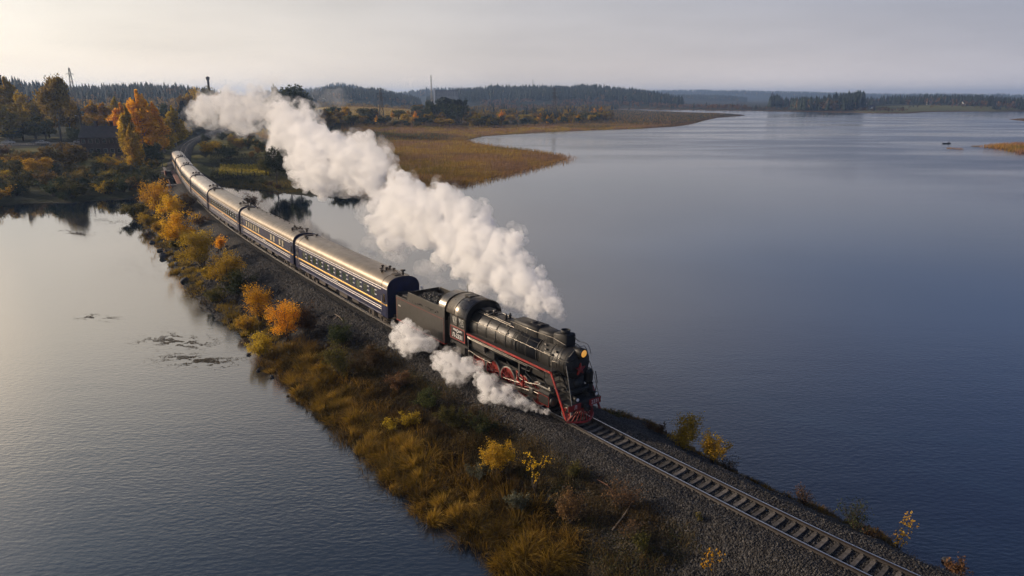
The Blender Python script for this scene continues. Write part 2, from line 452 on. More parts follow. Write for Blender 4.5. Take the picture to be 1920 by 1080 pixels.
def land_h(x, y):
    sh = x.shape
    x = np.asarray(x, float).ravel(); y = np.asarray(y, float).ravel()
    sd = sdist(x, y, SHORE)
    sd = np.minimum(sd, -sdist(x, y, ISL[2]))
    b = bear(x, np.maximum(y, 5.0)); D = np.hypot(x, y)
    plate = 0.55 + 0.9 * smooth01((D - 300) / 500)
    h = np.where(sd > 0, plate * smooth01(sd / 7.0) + 0.05, np.maximum(sd * 0.35, -2.5))
    # left bank climbs to the road
    left = smooth01((430 - b) / 190) * smooth01((D - 100) / 30)
    h = h + np.where(sd > 0, left * 5.0 * smooth01(sd / 95.0), 0)
    mid = smooth01((b - 300) / 80) * smooth01((760 - b) / 120)
    h = h + np.where(sd > 0, mid * 1.6 * smooth01((sd - 4) / 40.0), 0)
    for d0, w, prof in RIDGES:
        pb = np.interp(b, [p[0] for p in prof], [p[1] for p in prof])
        h = h + np.where(sd > 0, pb * np.exp(-((D - d0) / w) ** 2 * 1.3) * smooth01(sd / 40), 0)
    h = h + np.where(sd > 0, (fbm(x / 23, y / 23, 3) - 0.5) * 0.5 * smooth01(sd / 12), 0)
    for isl in ISL[:2]:
        q = sdist(x, y, isl)
        h = np.maximum(h, np.where(q > 0, 0.35 * smooth01(q / 5) + 0.02, np.maximum(q * 0.35, -2.5)))
    # track bed on land
    m = (y > 150) & (y < 480) & (x > -190) & (x < -60)
    if m.any():
        xs, ys = x[m], y[m]; seg = TL[(TL[:, 1] > 150)]
        dd = np.full(xs.shape, 1e9)
        for i in range(0, len(seg), 3):
            dd = np.minimum(dd, np.hypot(xs - seg[i, 0], ys - seg[i, 1]))
        k = smooth01((9.5 - dd) / 4.5)
        h[m] = np.where(sd[m] > -1.5, h[m] * (1 - k) + 2.35 * k, h[m])
    return h.reshape(sh), sd.reshape(sh), b.reshape(sh), D.reshape(sh)

def ground_material():
    m, nt, bs = new_mat('ground'); N, L = nt.nodes, nt.links
    at = N.new('ShaderNodeAttribute'); at.attribute_name = 'gcol'
    tc = N.new('ShaderNodeTexCoord')
    n1 = N.new('ShaderNodeTexNoise'); n1.inputs['Scale'].default_value = 0.35; n1.inputs['Detail'].default_value = 8; n1.inputs['Roughness'].default_value = 0.7
    L.new(tc.outputs['Object'], n1.inputs['Vector'])
    mr = N.new('ShaderNodeMapRange'); mr.inputs['From Min'].default_value = 0.3; mr.inputs['From Max'].default_value = 0.7; mr.inputs['To Min'].default_value = 0.5; mr.inputs['To Max'].default_value = 1.5
    L.new(n1.outputs[0], mr.inputs['Value'])
    mu = N.new('ShaderNodeVectorMath'); mu.operation = 'SCALE'
    L.new(at.outputs['Color'], mu.inputs[0]); L.new(mr.outputs[0], mu.inputs['Scale'])
    L.new(mu.outputs[0], bs.inputs['Base Color'])
    bs.inputs['Roughness'].default_value = 0.95; bs.inputs['Specular IOR Level'].default_value = 0.1
    n2 = N.new('ShaderNodeTexNoise'); n2.inputs['Scale'].default_value = 1.2; n2.inputs['Detail'].default_value = 6
    L.new(tc.outputs['Object'], n2.inputs['Vector'])
    bp = N.new('ShaderNodeBump'); bp.inputs['Distance'].default_value = 0.8; bp.inputs['Strength'].default_value = 0.8
    L.new(n2.outputs[0], bp.inputs['Height']); L.new(bp.outputs[0], bs.inputs['Normal'])
    return m
M['ground'] = ground_material()

def build_ground():
    bs_ = np.r_[np.linspace(-2600, -300, 120, endpoint=False), np.linspace(-300, 2250, 760, endpoint=False), np.linspace(2250, 3600, 60)]
    yy = 100 * np.exp(np.linspace(0, math.log(9000 / 100), 430))
    B, Y = np.meshgrid(bs_, yy)
    X = (B - 960) / FPX * (Y * math.cos(PITCH) + CAM_Z * math.sin(PITCH))
    H, SD, b, D = land_h(X, Y)
    # albedo by kind of ground cover
    n1 = fbm(X / 30, Y / 30, 11); n2 = fbm(X / 9, Y / 30, 12); n3 = fbm(X / 70, Y / 70, 15)
    col = np.zeros(X.shape + (3,)); col[:] = (0.042, 0.036, 0.017)
    def mixc(c, w):
        nonlocal col
        col = col * (1 - w[..., None]) + np.array(c) * w[..., None]
    mixc((0.14, 0.13, 0.04), smooth01((660 - b) / 120) * smooth01((420 - D) / 60))
    mixc((0.030, 0.032, 0.014), smooth01((n1 - 0.42) * 6))
    pen = smooth01((b - 640) / 60) * smooth01((1500 - b) / 60) * smooth01((620 - D) / 80) * smooth01((110 - SD) / 30)   # reed beds
    mixc((0.26, 0.145, 0.065), pen); mixc((0.32, 0.20, 0.03), pen * smooth01((n2 - 0.45) * 8)); mixc((0.06, 0.055, 0.018), pen * smooth01((n3 - 0.60) * 9))
    mixc((0.040, 0.042, 0.017), smooth01((345 - b) / 40) * smooth01((250 - D) / 20))
    fld = smooth01((b - 585) / 10) * smooth01((800 - b) / 20) * smooth01((D - 500) / 30) * smooth01((960 - D) / 40)
    mixc((0.36, 0.26, 0.075), fld)
    rf = smooth01((b - 1590) / 30) * smooth01((D - 1050) / 60) * smooth01((1480 - D) / 60)
    mixc((0.14, 0.14, 0.055), rf)
    far = smooth01((D - 1000) / 200) * (1 - rf) * (1 - fld)
    mixc((0.016, 0.022, 0.013), far * smooth01((H - 4) / 3))
    mixc((0.13, 0.075, 0.03), smooth01((8 - SD) / 4) * smooth01((D - 500) / 100))
    mixc((0.03, 0.024, 0.014), smooth01((2.0 - SD) / 2) * smooth01((500 - D) / 100))
    nr, nc = X.shape
    V = np.stack([X, Y, H], -1).reshape(-1, 3)
    idx = np.arange(nr * nc).reshape(nr, nc)
    Fq = np.stack([idx[:-1, :-1], idx[:-1, 1:], idx[1:, 1:], idx[1:, :-1]], -1).reshape(-1, 4)
    me = np_mesh('ground', V, Fq, M['ground'], {'gcol': col.reshape(-1, 3)}, smooth=True)
    return tag(link('ground', me), 'autumn meadows, banks and low hills behind the lake', kind='structure')
build_ground()

# ------------------------------------------------------------------ water
def water_material():
    m, nt, bs = new_mat('water'); N, L = nt.nodes, nt.links
    tc = N.new('ShaderNodeTexCoord')
    bs.inputs['Base Color'].default_value = (0.004, 0.011, 0.022, 1)
    bs.inputs['IOR'].default_value = 2.1
    bs.inputs['Roughness'].default_value = 0.06
    def noise(scale, sx, sy, rot, det=3):
        mp = N.new('ShaderNodeMapping'); mp.inputs['Scale'].default_value = (sx, sy, 1); mp.inputs['Rotation'].default_value = (0, 0, R(rot))
        nz = N.new('ShaderNodeTexNoise'); nz.inputs['Scale'].default_value = scale; nz.inputs['Detail'].default_value = det
        L.new(tc.outputs['Object'], mp.inputs[0]); L.new(mp.outputs[0], nz.inputs['Vector']); return nz
    def rng_(src, a, b, c, d):
        mr = N.new('ShaderNodeMapRange'); mr.interpolation_type = 'SMOOTHSTEP'
        for k, v in (('From Min', a), ('From Max', b), ('To Min', c), ('To Max', d)): mr.inputs[k].default_value = v
        L.new(src, mr.inputs['Value']); return mr.outputs[0]
    def math_(op, a, b):
        n = N.new('ShaderNodeMath'); n.operation = op
        for i, q in enumerate((a, b)):
            if hasattr(q, 'links'): L.new(q, n.inputs[i])
            else: n.inputs[i].default_value = q
        return n.outputs[0]
    fine = noise(3.2, 0.6, 1.3, -14, 4)          # wind ripples
    mid = noise(0.55, 0.5, 1.4, -20, 3)
    swell = noise(0.16, 0.35, 1.6, -10, 2)
    wind = rng_(noise(0.013, 0.6, 1.6, -12, 3).outputs[0], 0.38, 0.62, 0.25, 1.0)   # wind patches
    # sheltered, glassy water near the shores
    sp = N.new('ShaderNodeSeparateXYZ'); L.new(tc.outputs['Object'], sp.inputs[0])
    def blob(cx, cy, r0, r1):
        v = N.new('ShaderNodeVectorMath'); v.operation = 'DISTANCE'; v.inputs[1].default_value = (cx, cy, 0)
        L.new(tc.outputs['Object'], v.inputs[0]); return rng_(v.outputs['Value'], r0, r1, 0.0, 1.0)
    shel = math_('MULTIPLY', blob(-75, 118, 25, 75), blob(-45, 150, 30, 75))
    shel = math_('MULTIPLY', shel, blob(5, 150, 50, 210))
    amp = math_('MULTIPLY', wind, math_('ADD', math_('MULTIPLY', shel, 0.94), 0.06))
    h = math_('ADD', math_('MULTIPLY', fine.outputs[0], 0.19), math_('MULTIPLY', mid.outputs[0], 0.14))
    h = math_('ADD', h, math_('MULTIPLY', swell.outputs[0], 0.14))
    h = math_('MULTIPLY', h, amp)
    bp = N.new('ShaderNodeBump'); bp.inputs['Distance'].default_value = 1.0; bp.inputs['Strength'].default_value = 0.42
    L.new(h, bp.inputs['Height']); L.new(bp.outputs[0], bs.inputs['Normal'])
    L.new(math_('ADD', math_('MULTIPLY', amp, 0.22), 0.03), bs.inputs['Roughness'])
    return m
M['water'] = water_material()
g = G(); g.add([(-25500, -300, 0), (19500, -300, 0), (19500, 9000, 0), (-25500, 9000, 0)], [(0, 1, 2, 3)])
tag(g.build('water', M['water']), 'calm dark blue lake on both sides of the causeway', kind='structure')
g = G(); g.add([(-9000, -300, -2.8), (12000, -300, -2.8), (12000, 300, -2.8), (-9000, 300, -2.8)], [(0, 1, 2, 3)])
tag(g.build('lake_bed', M['ground']), 'lake bed under the water', kind='structure')

# ------------------------------------------------------------------ causeway
SH_L = [s_of(unproj(*p)) for p in ((960, 1078), (945, 1055), (850, 985), (760, 910), (660, 830), (590, 750), (520, 700), (450, 620), (380, 575), (345, 525), (300, 455), (262, 412), (238, 392), (262, 378), (300, 352))]
SH_R = [s_of(unproj(*p)) for p in ((1780, 1072), (1720, 1045), (1640, 1002), (1560, 965), (1480, 928), (1370, 876), (1230, 802), (1130, 768))]
SH_L.sort(); SH_R.sort()
S_BR0, S_BR1 = s_of(unproj(343, 345, 3.2))[0] + 2, s_of(unproj(336, 318, 3.2))[0]
S_END = S_BR1 + 55
def shore_l(s):
    s = np.asarray(s, float)
    a = np.interp(s, [q[0] for q in SH_L], [q[1] for q in SH_L])
    return np.clip(a + (fbm(s / 3.5, s * 0 + 2, 21, 3) - 0.5) * 1.6, 5.5, 30)
def shore_r(s):
    s = np.asarray(s, float)
    a = np.interp(s, [q[0] for q in SH_R] + [S_FRONT + 30], [-q[1] for q in SH_R] + [7.5])
    return np.clip(a + (fbm(s / 3.0, s * 0 + 7, 22, 3) - 0.5) * 1.5, 4.6, 30)
def cause_h(s, l):
    s = np.asarray(s, float); l = np.asarray(l, float)
    w = np.where(l > 0, shore_l(s), shore_r(s)); a = np.abs(l)
    top = RAIL_Z - 0.215
    c = cant(s) * l * (a < 3)
    crest = 2.1 + 0 * a
    # ballast shoulder, slope, then rough bank to the shore
    h = np.where(a < crest, top, top - (a - crest) * 0.50)
    sh = np.clip(2.4 - 0.0 * a, 0, 3)
    k0 = 3.4
    bank0 = top - (k0 - 2.1) * 0.5
    t = np.clip((a - k0) / np.maximum(w - k0, 0.5), 0, 3)
    prof = np.where(t < 1, bank0 * (1 - t ** 0.9), -(t - 1) * 3.2)
    h = np.where(a < k0, h, prof)
    rough = smooth01((a - 2.2) / 1.2)
    h = h + rough * ((fbm(s / 2.4, l / 2.4, 31, 4) - 0.5) * 0.55 + (fbm(s / .5, l / .5, 33, 2) - 0.5) * 0.14) + (fbm(s / .25, l / .25, 35, 2) - 0.5) * 0.035
    h = h + np.where(a < 3, c, cant(s) * np.sign(l) * 3 * np.clip((5 - a) / 2, 0, 1))
    h = h - .075 * (a < .72) + .03 * smooth01((a - .86) / .1) * (a < 2.0)      # cribs low between the rails, sleeper ends buried
    return np.maximum(h, -2.4)
def causeway_mat():
    m, nt, bs = new_mat('embankment'); N, L = nt.nodes, nt.links
    tc = N.new('ShaderNodeTexCoord'); at = N.new('ShaderNodeAttribute'); at.attribute_name = 'veg'
    vo = N.new('ShaderNodeTexVoronoi'); vo.inputs['Scale'].default_value = 9.0
    L.new(tc.outputs['Object'], vo.inputs['Vector'])
    hs = N.new('ShaderNodeSeparateColor'); L.new(vo.outputs['Color'], hs.inputs[0])
    r1 = N.new('ShaderNodeValToRGB')
    r1.color_ramp.elements[0].color = (0.014, 0.013, 0.013, 1); r1.color_ramp.elements[1].color = (0.075, 0.071, 0.068, 1)
    e = r1.color_ramp.elements.new(0.55); e.color = (0.029, 0.027, 0.026, 1)
    L.new(hs.outputs[0], r1.inputs[0])
    n1 = N.new('ShaderNodeTexNoise'); n1.inputs['Scale'].default_value = 1.3; n1.inputs['Detail'].default_value = 8; n1.inputs['Roughness'].default_value = 0.7
    L.new(tc.outputs['Object'], n1.inputs['Vector'])
    r2 = N.new('ShaderNodeValToRGB')
    r2.color_ramp.elements[0].position = 0.35; r2.color_ramp.elements[0].color = (0.016, 0.013, 0.008, 1)
    r2.color_ramp.elements[1].position = 0.7; r2.color_ramp.elements[1].color = (0.060, 0.045, 0.020, 1)
    L.new(n1.outputs[0], r2.inputs[0])
    ad = N.new('ShaderNodeMath'); ad.operation = 'ADD'
    sc = N.new('ShaderNodeMath'); sc.operation = 'MULTIPLY_ADD'; sc.inputs[1].default_value = 1.2; sc.inputs[2].default_value = -0.6
    L.new(n1.outputs[0], sc.inputs[0]); L.new(sc.outputs[0], ad.inputs[0]); L.new(at.outputs['Fac'], ad.inputs[1]); ad.use_clamp = True
    mx = N.new('ShaderNodeMix'); mx.data_type = 'RGBA'
    L.new(ad.outputs[0], mx.inputs[0]); L.new(r1.outputs[0], mx.inputs[6]); L.new(r2.outputs[0], mx.inputs[7])
    L.new(mx.outputs[2], bs.inputs['Base Color'])
    bs.inputs['Roughness'].default_value = 0.9; bs.inputs['Specular IOR Level'].default_value = 0.25
    v2 = N.new('ShaderNodeTexVoronoi'); v2.inputs['Scale'].default_value = 9.0; L.new(tc.outputs['Object'], v2.inputs['Vector'])
    bp = N.new('ShaderNodeBump'); bp.invert = True; bp.inputs['Distance'].default_value = 0.09; bp.inputs['Strength'].default_value = 1.0
    L.new(v2.outputs['Distance'], bp.inputs['Height']); L.new(bp.outputs[0], bs.inputs['Normal'])
    return m
M['embankment'] = causeway_mat()
def veg_of(s, l):
    """how overgrown the bank is, 0 bare stone .. 1 covered"""
    d = s - S_FRONT
    a = np.abs(l)
    w = np.where(l > 0, shore_l(s), shore_r(s)); t = (a - 3.6) / np.maximum(w - 3.6, 0.5)
    base = np.interp(d, [-40, -22, -17, -11, -7, 12, 22, 30, 36, 60, 90, 130, 200], [0.1, 0.12, 0.3, .6, 0.9, 0.95, 0.75, .2, 0.12, .22, .3, .4, .7])
    base = np.where(l < 0, 0.35, base)
    v = base * 1.7 - 0.55 + (fbm(s / 3.1, l / 2.0, 41, 3) - 0.5) * 1.5 + smooth01(t) * 0.35
    return np.clip(v, 0, 1) * smooth01((a - 2.5) / 1.5)
def build_causeway(s0, s1, name, ds):
    ss = np.arange(s0, s1 + ds, ds); ll = np.arange(-15, 15.01, max(0.2, ds))
    if s0 > S_FRONT + 60: ll = np.arange(-15, 26.01, 0.4)
    S_, L_ = np.meshgrid(ss, ll, indexing='ij')
    X, Y, _ = sl(S_, L_); H = cause_h(S_, L_)
    veg = veg_of(S_, L_)
    V = np.stack([X, Y, H], -1).reshape(-1, 3); nr, nc = S_.shape
    idx = np.arange(nr * nc).reshape(nr, nc)
    Fq = np.stack([idx[:-1, :-1], idx[1:, :-1], idx[1:, 1:], idx[:-1, 1:]], -1).reshape(-1, 4)[:, ::-1]
    me = np_mesh(name, V, Fq, M['embankment'], {'veg': veg.reshape(-1)}, smooth=True)
    return tag(link(name, me), 'stone and gravel causeway carrying the railway across the lake', kind='structure')
build_causeway(0, S_FRONT + 60, 'embankment', 0.2)
build_causeway(S_FRONT + 60, S_BR0, 'embankment', 0.4)
def build_landbed():
    ss = np.arange(S_BR1, TS[-1] - 1, 1.0); ll = np.linspace(-6, 6, 25)
    S_, L_ = np.meshgrid(ss, ll, indexing='ij'); X, Y, _ = sl(S_, L_)
    a = np.abs(L_); H = np.where(a < 2.1, RAIL_Z - .21, RAIL_Z - .21 - (a - 2.1) * .5) + (fbm(S_, L_ * 2, 5) - .5) * .1 + np.clip(a, 0, 3) * np.sign(L_) * .05
    V = np.stack([X, Y, H], -1).reshape(-1, 3); nr, nc = S_.shape; idx = np.arange(nr * nc).reshape(nr, nc)
    Fq = np.stack([idx[:-1, :-1], idx[1:, :-1], idx[1:, 1:], idx[:-1, 1:]], -1).reshape(-1, 4)[:, ::-1]
    return tag(link('track_bed', np_mesh('track_bed', V, Fq, M['embankment'], {'veg': np.zeros(V.shape[0])}, smooth=True)), 'ballast bed of the railway curving away on land', kind='structure')
build_landbed()

# ------------------------------------------------------------------ railway track
M['rail'] = mat('rail', (0.022, 0.016, 0.013), 0.6, 0.3, var=0.3, scale=2)
M['rail_top'] = mat('rail_top', (0.75, 0.73, 0.72), 0.22, 1.0, var=0.05, scale=2)
M['concrete'] = mat('concrete', (0.10, 0.090, 0.080), 0.9, var=0.4, scale=5, bump=0.01, dirt=(0.05, 0.04, 0.03))
_n, _l = M['concrete'].node_tree.nodes, M['concrete'].node_tree.links      # every sleeper weathered a little differently
_bs = _n['Principled BSDF']; _src = _bs.inputs['Base Color'].links[0].from_socket; _oi = _n.new('ShaderNodeObjectInfo'); _hv = _n.new('ShaderNodeHueSaturation'); _mr = _n.new('ShaderNodeMapRange')
_mr.inputs['To Min'].default_value = .45; _mr.inputs['To Max'].default_value = 1.45; _l.new(_oi.outputs['Random'], _mr.inputs['Value']); _l.new(_mr.outputs[0], _hv.inputs['Value']); _l.new(_src, _hv.inputs['Color']); _l.new(_hv.outputs[0], _bs.inputs['Base Color'])
trk = empty('railway_track', (0, 0, 0)); tag(trk, 'single curving railway track on the causeway, in front of and behind the train', kind='structure')
def build_rail(side):
    prof = [(-.036, 0), (.036, 0), (.036, -.03), (.010, -.055), (.010, -.155), (.066, -.175), (.066, -.19), (-.066, -.19), (-.066, -.175), (-.010, -.155), (-.010, -.055), (-.036, -.03)]
    ss = np.arange(1, TS[-1] - 1, 0.8); V = []; n = len(prof)
    for u, w in prof:
        x, y, z = rail_pt(ss, side * 0.797 + u, w); V.append(np.stack([x, y, z + 0 * x], -1))
    V = np.stack(V, 1).reshape(-1, 3); F = []; mi = []
    for i in range(len(ss) - 1):
        for k in range(n):
            F.append((i * n + k, i * n + (k + 1) % n, (i + 1) * n + (k + 1) % n, (i + 1) * n + k)); mi.append(1 if k == 0 else 0)
    me = np_mesh('rail', V, np.array(F)[:, ::-1], M['rail']); me.materials.append(M['rail_top']); me.polygons.foreach_set('material_index', mi)
    return link('rail', me, trk)
build_rail(1); build_rail(-1)
def sleeper_mesh():
    g = G(); xs = [-1.35, -1.3, -.55, -.4, .4, .55, 1.3, 1.35]
    zs = [-.20, -.195, -.20, -.235, -.235, -.20, -.195, -.20]
    vs = []
    for x, z in zip(xs, zs): vs += [(x, -.14, -.40), (x, .14, -.40), (x, .10, z), (x, -.10, z)]
    fs = [(0, 3, 2, 1), (28, 29, 30, 31)]
    for i in range(7):
        for k in range(4): fs.append((i * 4 + k, i * 4 + (k + 1) % 4, i * 4 + 4 + (k + 1) % 4, i * 4 + 4 + k))
    g.add(vs, [f[::-1] for f in fs])
    for s_ in (-1, 1):
        for d in (-.1, .1): g.box(s_ * .797 + d - .035, s_ * .797 + d + .035, -.05, .05, -.2, -.15)
    return g.mesh('sleeper', M['concrete'])
SLP = sleeper_mesh()
s_ = 1.0; k_ = 0; restV = []
s_list = list(np.arange(S_FRONT - 34, TS[-1] - 2, 0.5435))
for k_, s_ in enumerate(s_list):
    x, y, tx, ty = [float(q) for q in track(s_)]
    if k_ < 300:
        o = link('sleeper', SLP, trk, (x, y, RAIL_Z + random.uniform(-.012, .006)), (0, 0, 0))
        o.rotation_mode = 'QUATERNION'
        m3 = Matrix(((-ty, tx, 0), (tx, ty, 0), (0, 0, -1))).transposed()
        xa = Vector((-ty, tx, 0)); yv = Vector((-tx, -ty, 0)); za = xa.cross(yv)
        q = Matrix((xa, yv, za)).transposed().to_quaternion()
        o.rotation_quaternion = q @ Euler((0, -float(cant(s_)), random.uniform(-.012, .012))).to_quaternion()
    else:
        restV.append((x, y, tx, ty, float(cant(s_))))
g = G()
for x, y, tx, ty, c in restV:
    xa = Vector((-ty, tx, 0)); yv = Vector((-tx, -ty, 0)); za = xa.cross(yv)
    Mx = Matrix.Translation((x, y, RAIL_Z)) @ Matrix((xa, yv, za)).transposed().to_4x4() @ Matrix.Rotation(-c, 4, 'Y')
    g.box(-1.35, 1.35, -.12, .12, -.35, -.195, Mx)
tag(g.build('sleeper', M['concrete'], trk), kind='stuff')
# ------------------------------------------------------------------ train
M['black'] = mat('loco_black', (0.008, 0.008, 0.008), 0.5, 0.0, var=0.45, scale=1.6, dirt=(0.03, 0.026, 0.022), spec=0.3)
M['black_matt'] = mat('loco_matt_black', (0.014, 0.014, 0.014), 0.7, var=0.5, scale=2.5, dirt=(0.035, 0.03, 0.025))
M['boiler'] = mat('boiler_steel', (0.012, 0.012, 0.012), 0.42, 0.12, var=0.35, scale=1.8, dirt=(0.035, 0.03, 0.025))
M['smokebox'] = mat('smokebox_black', (0.010, 0.010, 0.010), 0.6, var=0.4, scale=2)
M['red'] = mat('wheel_red', (0.30, 0.012, 0.009), 0.45, var=0.3, scale=3, dirt=(0.06, 0.03, 0.02))
M['white_rim'] = mat('white_rim', (0.26, 0.24, 0.21), 0.5, var=0.3, scale=3)
M['steel'] = mat('bright_steel', (0.24, 0.225, 0.20), 0.36, 0.9, var=0.25, scale=4, dirt=(0.12, 0.10, 0.08))
M['roof_metal'] = mat('cab_roof_metal', (0.17, 0.155, 0.135), 0.30, 0.75, var=0.35, scale=1.5, dirt=(0.08, 0.065, 0.05))
M['tender_side'] = mat('tender_side', (0.017, 0.0155, 0.013), 0.5, 0.1, var=0.35, scale=0.9, dirt=(0.045, 0.037, 0.03))
M['coal'] = mat('coal', (0.012, 0.012, 0.013), 0.35, var=0.5, scale=6)
M['lamp_glass'] = mat('lamp_glass', (0.75, 0.40, 0.08), 0.15, var=0.1, scale=6, emit=(1.0, 0.45, 0.08, 0.55))
M['glass_dark'] = mat('window_glass', (0.015, 0.018, 0.02), 0.12, var=0.2, scale=1, spec=0.8)
M['white_paint'] = mat('white_paint', (0.72, 0.71, 0.68), 0.4, var=0.08)
M['navy'] = mat('coach_navy', (0.006, 0.011, 0.050), 0.38, var=0.35, scale=1.2, dirt=(0.02, 0.018, 0.03), spec=0.35)
M['coach_roof'] = mat('coach_roof_grey', (0.19, 0.15, 0.105), 0.36, 0.38, var=0.22, scale=0.7, dirt=(0.13, 0.105, 0.08))
M['coach_roof_pale'] = mat('coach_roof_pale', (0.42, 0.38, 0.33), 0.42, 0.35, var=0.2, scale=0.8, dirt=(0.2, 0.17, 0.14))
M['gold'] = mat('gold_band', (0.62, 0.36, 0.06), 0.33, 0.25, var=0.12, scale=2)
M['stripe'] = mat('glint_rib', (0.70, 0.66, 0.62), 0.25, 0.3, var=0.08, scale=2)  # near-white colour paints the low sun's glint onto the coach's metal ribs
M['pane_green'] = mat('pane_green', (0.035, 0.055, 0.042), 0.15, var=0.6, scale=1.1, spec=0.8)
M['pane_cream'] = mat('pane_cream', (0.40, 0.36, 0.26), 0.25, var=0.5, scale=2.2, spec=0.7)
M['rubber'] = mat('rubber', (0.012, 0.014, 0.022), 0.75, var=0.3)
M['underframe'] = mat('underframe', (0.035, 0.028, 0.022), 0.75, var=0.5, scale=2, dirt=(0.08, 0.055, 0.035))

def place_vehicle(o, s_front, s_rear, f_local, r_local):
    """stand a vehicle on the canted track; f/r_local: its x at the two bogies"""
    pf = Vector(rail_pt(s_front, 0)); pr = Vector(rail_pt(s_rear, 0))
    X = (pf - pr).normalized(); Y = Vector((0, 0, 1)).cross(X).normalized(); Z = X.cross(Y)
    c = float(cant((s_front + s_rear) / 2))
    Mx = Matrix((X, Y, Z)).transposed().to_4x4() @ Matrix.Rotation(-c, 4, 'X')
    o.matrix_world = Matrix.Translation(pf - (Mx.to_3x3() @ Vector((f_local, 0, 0)))) @ Mx

def text_mesh(txt, size, depth, name='lettering', mat_=None, bold=0.0):
    cu = bpy.data.curves.new(name, 'FONT'); cu.body = txt; cu.size = size; cu.extrude = depth; cu.align_x = 'CENTER'; cu.align_y = 'CENTER'; cu.offset = bold
    o = bpy.data.objects.new(name, cu); COL.objects.link(o)
    dg = bpy.context.evaluated_depsgraph_get()
    me = bpy.data.meshes.new_from_object(o.evaluated_get(dg)); me.name = name
    bpy.data.objects.remove(o); bpy.data.curves.remove(cu)
    me.materials.clear(); me.materials.append(mat_ or M['white_paint'])
    return me

# ---- locomotive: x forward (0 = front coupling), near side is -y, z above rail
loco = empty('steam_locomotive')
tag(loco, 'black steam locomotive with red wheels and a red star on its smokebox', 'steam locomotive')
def part(name, g_, m_, parent=None, **k): return g_.build(name, M[m_], parent or loco, **k)
BZ = 3.66
# smokebox
g = G(); g.lathe([(-3.7, .98), (-3.7, 1.03), (-.95, 1.03), (-.9, 1.0)], (0, 0, BZ), n=40); part('smokebox', g, 'boiler')
g = G(); g.lathe([(-.9, 1.02), (-.86, 1.0), (-.84, .82), (-.76, .78), (-.70, .55), (-.66, .2), (-.655, 0.001)], (0, 0, BZ), n=40)
for a in range(10):
    t = a * math.pi / 5; g.tube([(-.90, math.cos(t) * .9, BZ + math.sin(t) * .9), (-.78, math.cos(t) * .9, BZ + math.sin(t) * .9)], .03, 6)
for zz in (-.35, .35): g.box(-.78, -.70, -.95, -.1, BZ + zz - .04, BZ + zz + .04)
sbd = part('smokebox_door', g, 'smokebox')
g = G(); pts = []
for k in range(10):
    r_ = .42 if k % 2 == 0 else .17; t = math.pi / 2 + k * math.pi / 5; pts.append((r_ * math.cos(t), BZ - .27 + r_ * math.sin(t)))
n_ = len(pts); vs = [(-.55, u, v) for u, v in pts] + [(-.66, u, v) for u, v in pts] + [(-.46, 0, BZ - .27)]
g.add(vs, [(k, (k + 1) % n_, 20) for k in range(n_)] + [(k, n_ + k, n_ + (k + 1) % n_, (k + 1) % n_) for k in range(n_)])
part('star', g, 'red')
# headlamp
g = G(); g.lathe([(-1.5, .10), (-1.25, .22), (-.9, .30), (-.36, .32), (-.33, .30), (-.33, .24)], (0, 0, 4.50), n=28)
g.box(-1.0, -.5, -.16, .16, 4.1, 4.3); hl = part('headlamp', g, 'black')
g = G(); g.lathe([(-.36, .245), (-.31, .2), (-.285, .1), (-.28, .001)], (0, 0, 4.50), n=24); part('lens', g, 'lamp_glass', hl)
# boiler barrel with cladding bands, firebox
g = G(); g.lathe([(-3.7, 1.0), (-3.7, 1.06), (-6.6, 1.10), (-8.2, 1.15), (-10.9, 1.19), (-11.5, 1.19)][::-1], (0, 0, BZ - .02), n=44)
for y0, y1 in ((-1.12, -.75), (.75, 1.12)): g.box(-11.2, -8.2, y0, y1, 1.9, 3.5, bev=.05)
part('boiler', g, 'boiler')
for xb in (-1.1, -2.5, -3.72, -4.8, -5.9, -7.0, -8.1, -9.2, -10.3):
    r_ = 1.035 if xb > -3.6 else np.interp(-xb, [3.7, 6.6, 8.2, 11], [1.07, 1.11, 1.16, 1.20])
    g = G(); g.lathe([(xb - .05, r_ - .02), (xb - .05, r_ + .012), (xb + .05, r_ + .012), (xb + .05, r_ - .02)], (0, 0, BZ - .02), n=40); part('boiler_band', g, 'black')
# dome and chimney casing on the boiler top
def casing(name, x0, x1, w0, w1, z0, z1a, z1b, m_='black', rnd=.18):
    g = G(); secs = []
    for x, w, zt, e in ((x0, w0, z1a, 1), (x0 + rnd, w0, z1a, 0), ((x0 + x1) / 2, (w0 + w1) / 2, (z1a + z1b) / 2, 0), (x1 - rnd, w1, z1b, 0), (x1, w1, z1b, 1)):
        ins = rnd * .7 if e else 0
        ww = w - ins; tt = zt - ins
        secs.append([(x, -ww, z0), (x, -ww, tt - rnd), (x, -ww + rnd * .35, tt - rnd * .3), (x, -ww + rnd, tt), (x, ww - rnd, tt), (x, ww - rnd * .35, tt - rnd * .3), (x, ww, tt - rnd), (x, ww, z0)])
    vs = [v for s_ in secs for v in s_]; fs = []
    for i in range(4):
        for k in range(7): fs.append((i * 8 + k, i * 8 + 8 + k, i * 8 + 9 + k, i * 8 + k + 1))
    g.add(vs, fs, True); g.add(secs[0], [tuple(range(8))[::-1]]); g.add(secs[-1], [tuple(range(8))])
    return part(name, g, m_)
casing('dome_casing', -6.95, -4.15, .56, .62, 4.45, 5.22, 5.30)
casing('pipe_casing', -4.3, -2.55, .54, .50, 4.5, 5.22, 5.26)
casing('chimney_casing', -2.75, -1.55, .52, .44, 4.55, 5.36, 5.46, rnd=.10)
g = G(); g.lathe([(5.45, .30), (5.60, .32), (5.62, .26), (5.45, .24), (5.1, .24)], (-2.1, 0, 0), 'z', 24); g.disc((-2.1, 0, 5.15), 'z', .25); part('chimney', g, 'smokebox')
